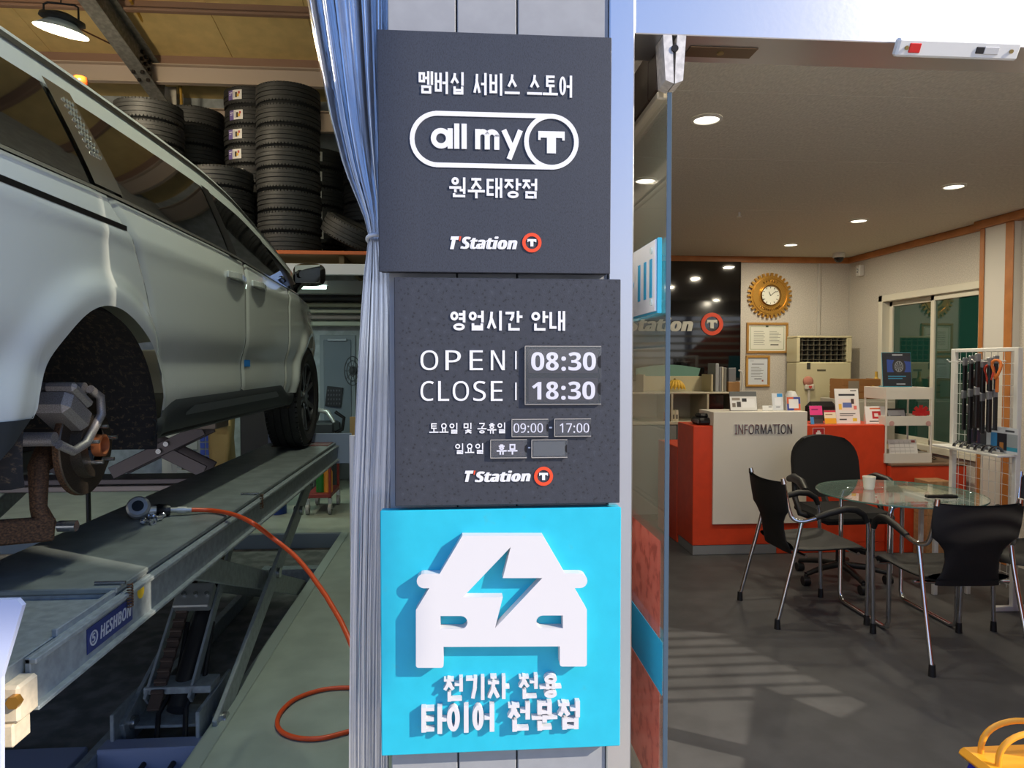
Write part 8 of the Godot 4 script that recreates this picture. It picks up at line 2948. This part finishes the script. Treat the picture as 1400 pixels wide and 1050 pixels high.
	for i in 13:
		var v = i / 12.0
		var row = []
		for j in 17:
			var u = lerp(-1.0, 1.0, j / 16.0)
			var hw = 0.235 * (1.0 - 0.22 * pow(abs(v - 0.45) * 2.0, 4.0)) * (1.0 if v < 0.6 else 1.0 - 0.12 * (v - 0.6))
			var corner = pow(abs(u), 5.0) * pow(abs(v * 2.0 - 1.0), 5.0) * 0.05
			row.append(Vector3(u * hw * (1.0 - corner), lerp(0.53, 0.955, v) - 0.02 * u * u * (v * 2.0 - 1.0), -0.14 + 0.035 * u * u - 0.03 * sin(v * PI) * 0.0 + 0.03 * (1 - v) - 0.04 * v))
		g.append(row)
	m = MB.new()
	m.sheet(g, Vector3(0, 0, 1))
	var g2 = []
	for r in g:
		var row = []
		for p in r: row.append(p - Vector3(0, 0, 0.05))
		g2.append(row)
	m.sheet(g2, Vector3(0, 0, -1))
	for i in g.size() - 1:
		for j in [0, 16]:
			m.quad(g[i][j], g[i + 1][j], g2[i + 1][j], g2[i][j], Vector3(1 if j else -1, 0, 0))
	for j in 16:
		for i in [0, 12]:
			m.quad(g[i][j], g[i][j + 1], g2[i][j + 1], g2[i][j], Vector3(0, 1 if i else -1, 0))
	obj("backrest", m, fab, oc)
	m = MB.new()
	m.box(Vector3(0, 0.465, 0.10), Vector3(0.48, 0.075, 0.45), 0.03)
	obj("seat", m, fab, oc)
	m = MB.new()
	m.bar(Vector3(0, 0.40, -0.06), Vector3(0, 0.62, -0.20), 0.06, 0.02, Vector3(1, 0, 0), 0.004)
	obj("back_bar", m, plastic, oc)
	m = MB.new()
	m.cyl(Vector3(0, 0.10, 0.08), Vector3(0, 0.25, 0.08), 0.03, -1, 16)
	obj("gas_lift", m, plastic, oc)
	m = MB.new()
	m.cyl(Vector3(0, 0.25, 0.08), Vector3(0, 0.43, 0.08), 0.014, -1, 14)
	obj("lift_rod", m, mats["chrome_tube"], oc)
	for s in [-1, 1]:
		m = MB.new()
		m.tube([Vector3(s * 0.22, 0.44, 0.08), Vector3(s * 0.285, 0.46, 0.08), Vector3(s * 0.29, 0.55, 0.02), Vector3(s * 0.285, 0.66, 0.0)], 0.020, 8)
		obj("arm_post", m, plastic, oc)
		m = MB.new()
		m.tube([Vector3(s * 0.285, 0.665, -0.08), Vector3(s * 0.29, 0.685, 0.0), Vector3(s * 0.30, 0.675, 0.12), Vector3(s * 0.31, 0.635, 0.20)], [0.022, 0.03, 0.03, 0.022], 10)
		obj("arm_pad", m, plastic, oc)
	for k in 5:
		var a = TAU * k / 5 + 0.35
		var e = Vector3(cos(a) * 0.29, 0.075, 0.08 + sin(a) * 0.29)
		m = MB.new()
		m.tube([Vector3(0, 0.115, 0.08), Vector3(cos(a) * 0.15, 0.105, 0.08 + sin(a) * 0.15), e], [0.024, 0.021, 0.016], 8)
		obj("base_spoke", m, plastic, oc)
		m = MB.new()
		m.cyl(e + Vector3(-0.022, -0.045, 0), e + Vector3(0.022, -0.045, 0), 0.03, -1, 14)
		m.cyl(e + Vector3(0, -0.02, 0), e, 0.012, -1, 8)
		obj("castor", m, plastic, oc)
	# ---- round glass table
	var tc = Vector3(2.53, 0, -3.88)
	var ty = 0.72
	var tb = thing("glass_table", "round glass table on two chrome tube loops", "table", tc)
	m = MB.new()
	m.lathe([Vector2(0.0, ty), Vector2(0.436, ty), Vector2(0.44, ty - 0.003), Vector2(0.44, ty - 0.007), Vector2(0.436, ty - 0.010), Vector2(0.0, ty - 0.010)], tc, Vector3.UP, 64, false)
	var gl = StandardMaterial3D.new()
	gl.resource_name = "table_glass"
	gl.albedo_color = Color(0.72, 0.86, 0.80, 0.10)
	gl.roughness = 0.02
	gl.transparency = BaseMaterial3D.TRANSPARENCY_ALPHA
	gl.cull_mode = BaseMaterial3D.CULL_DISABLED
	obj("glass_top", m, gl, tb)
	m = MB.new()
	m.lathe([Vector2(0.4405, ty - 0.001), Vector2(0.4415, ty - 0.005), Vector2(0.4405, ty - 0.009)], tc, Vector3.UP, 64, false)
	obj("glass_rim", m, mat("rim_green", c8(86, 116, 104), 0.1), tb)
	for s in [-1, 1]:
		var x = tc.x + s * 0.195
		var z0 = tc.z - 0.26
		var z1 = tc.z + 0.23
		m = MB.new()
		var yy = ty - 0.024
		var pts = [Vector3(tc.x + s * 0.05, yy, z0), Vector3(x - s * 0.05, yy, z0), Vector3(x - s * 0.012, yy - 0.015, z0), Vector3(x, yy - 0.05, z0), Vector3(x, 0.06, z0), Vector3(x, 0.025, z0 + 0.012), Vector3(x, 0.013, z0 + 0.045), Vector3(x, 0.013, z1 - 0.045), Vector3(x, 0.025, z1 - 0.012), Vector3(x, 0.06, z1), Vector3(x, yy - 0.05, z1), Vector3(x - s * 0.012, yy - 0.015, z1), Vector3(x - s * 0.05, yy, z1), Vector3(tc.x + s * 0.05, yy, z1)]
		m.tube(pts, 0.0125, 12)
		obj("tube_loop", m, mats["chrome_tube"], tb)
	m = MB.new()
	for z in [tc.z - 0.26, tc.z + 0.23]:
		m.tube([Vector3(tc.x - 0.06, ty - 0.024, z), Vector3(tc.x + 0.06, ty - 0.024, z)], 0.0125, 10)
		for s in [-1, 1]:
			m.cyl(Vector3(tc.x + s * 0.12, ty - 0.012, z), Vector3(tc.x + s * 0.12, ty - 0.0102, z), 0.016, -1, 14)
	obj("cross_tube", m, mats["chrome_tube"], tb)
	# cup and pen case on the table
	var cu = py_(1188, 668.5, ty)
	thc("paper_cup", "white paper cup standing on the glass table", "cup", Vector3(cu.x, ty + 0.0005, cu.z), [Vector2(0.030, 0.010), Vector2(0.033, 0.072), Vector2(0.036, 0.074), Vector2(0.037, 0.071), Vector2(0.036, 0.069), Vector2(0.027, 0.0), Vector2(0.0, 0.0)], mat("cup_white", c8(226, 222, 206), 0.5))
	var pe = py_(1287, 681, ty)
	var pn = thing("pen_case", "slim black case lying on the glass table", "case", Vector3(pe.x, ty, pe.z))
	m = MB.new()
	m.box(Vector3(pe.x, ty + 0.009, pe.z), Vector3(0.17, 0.016, 0.035), 0.006, Basis(Vector3.UP, -0.12))
	obj("shell", m, mat("case_black", c8(16, 16, 17), 0.3), pn)
	m = MB.new()
	m.box(Vector3(pe.x + 0.04, ty + 0.0185, pe.z), Vector3(0.05, 0.003, 0.008), 0.001, Basis(Vector3.UP, -0.12))
	obj("clip", m, mats["chair_plastic"], pn)
	# ---- yellow basket by the entrance
	var by = 0.27
	var b0 = py_(1306, 1018, by)
	var yel = mat("basket_yellow", c8(236, 160, 36), 0.4)
	var W = 0.36
	var Dp = 0.30
	var bk = thing("plastic_basket", "yellow lidded plastic basket with hoop handles and blue body", "basket", Vector3(b0.x + W / 2, 0, b0.z + Dp / 2))
	var cx = b0.x + W / 2
	var cz = b0.z + Dp / 2
	part_box("lid", Vector3(cx - W / 2, by - 0.035, cz - Dp / 2), Vector3(cx + W / 2, by, cz + Dp / 2), yel, bk, 0.016)
	part_box("body", Vector3(cx - W / 2 + 0.015, 0.001, cz - Dp / 2 + 0.015), Vector3(cx + W / 2 - 0.015, by - 0.03, cz + Dp / 2 - 0.015), mat("basket_blue", c8(38, 44, 170), 0.4), bk, 0.02)
	for z in [cz - 0.03, cz - 0.10]:
		m = MB.new()
		var pts = []
		for k in 17:
			var a = PI * k / 16
			pts.append(Vector3(cx - 0.02 - cos(a) * 0.115, by - 0.005 + pow(sin(a), 0.7) * 0.10, z))
		m.tube(pts, 0.009, 10)
		obj("handle", m, yel, bk)
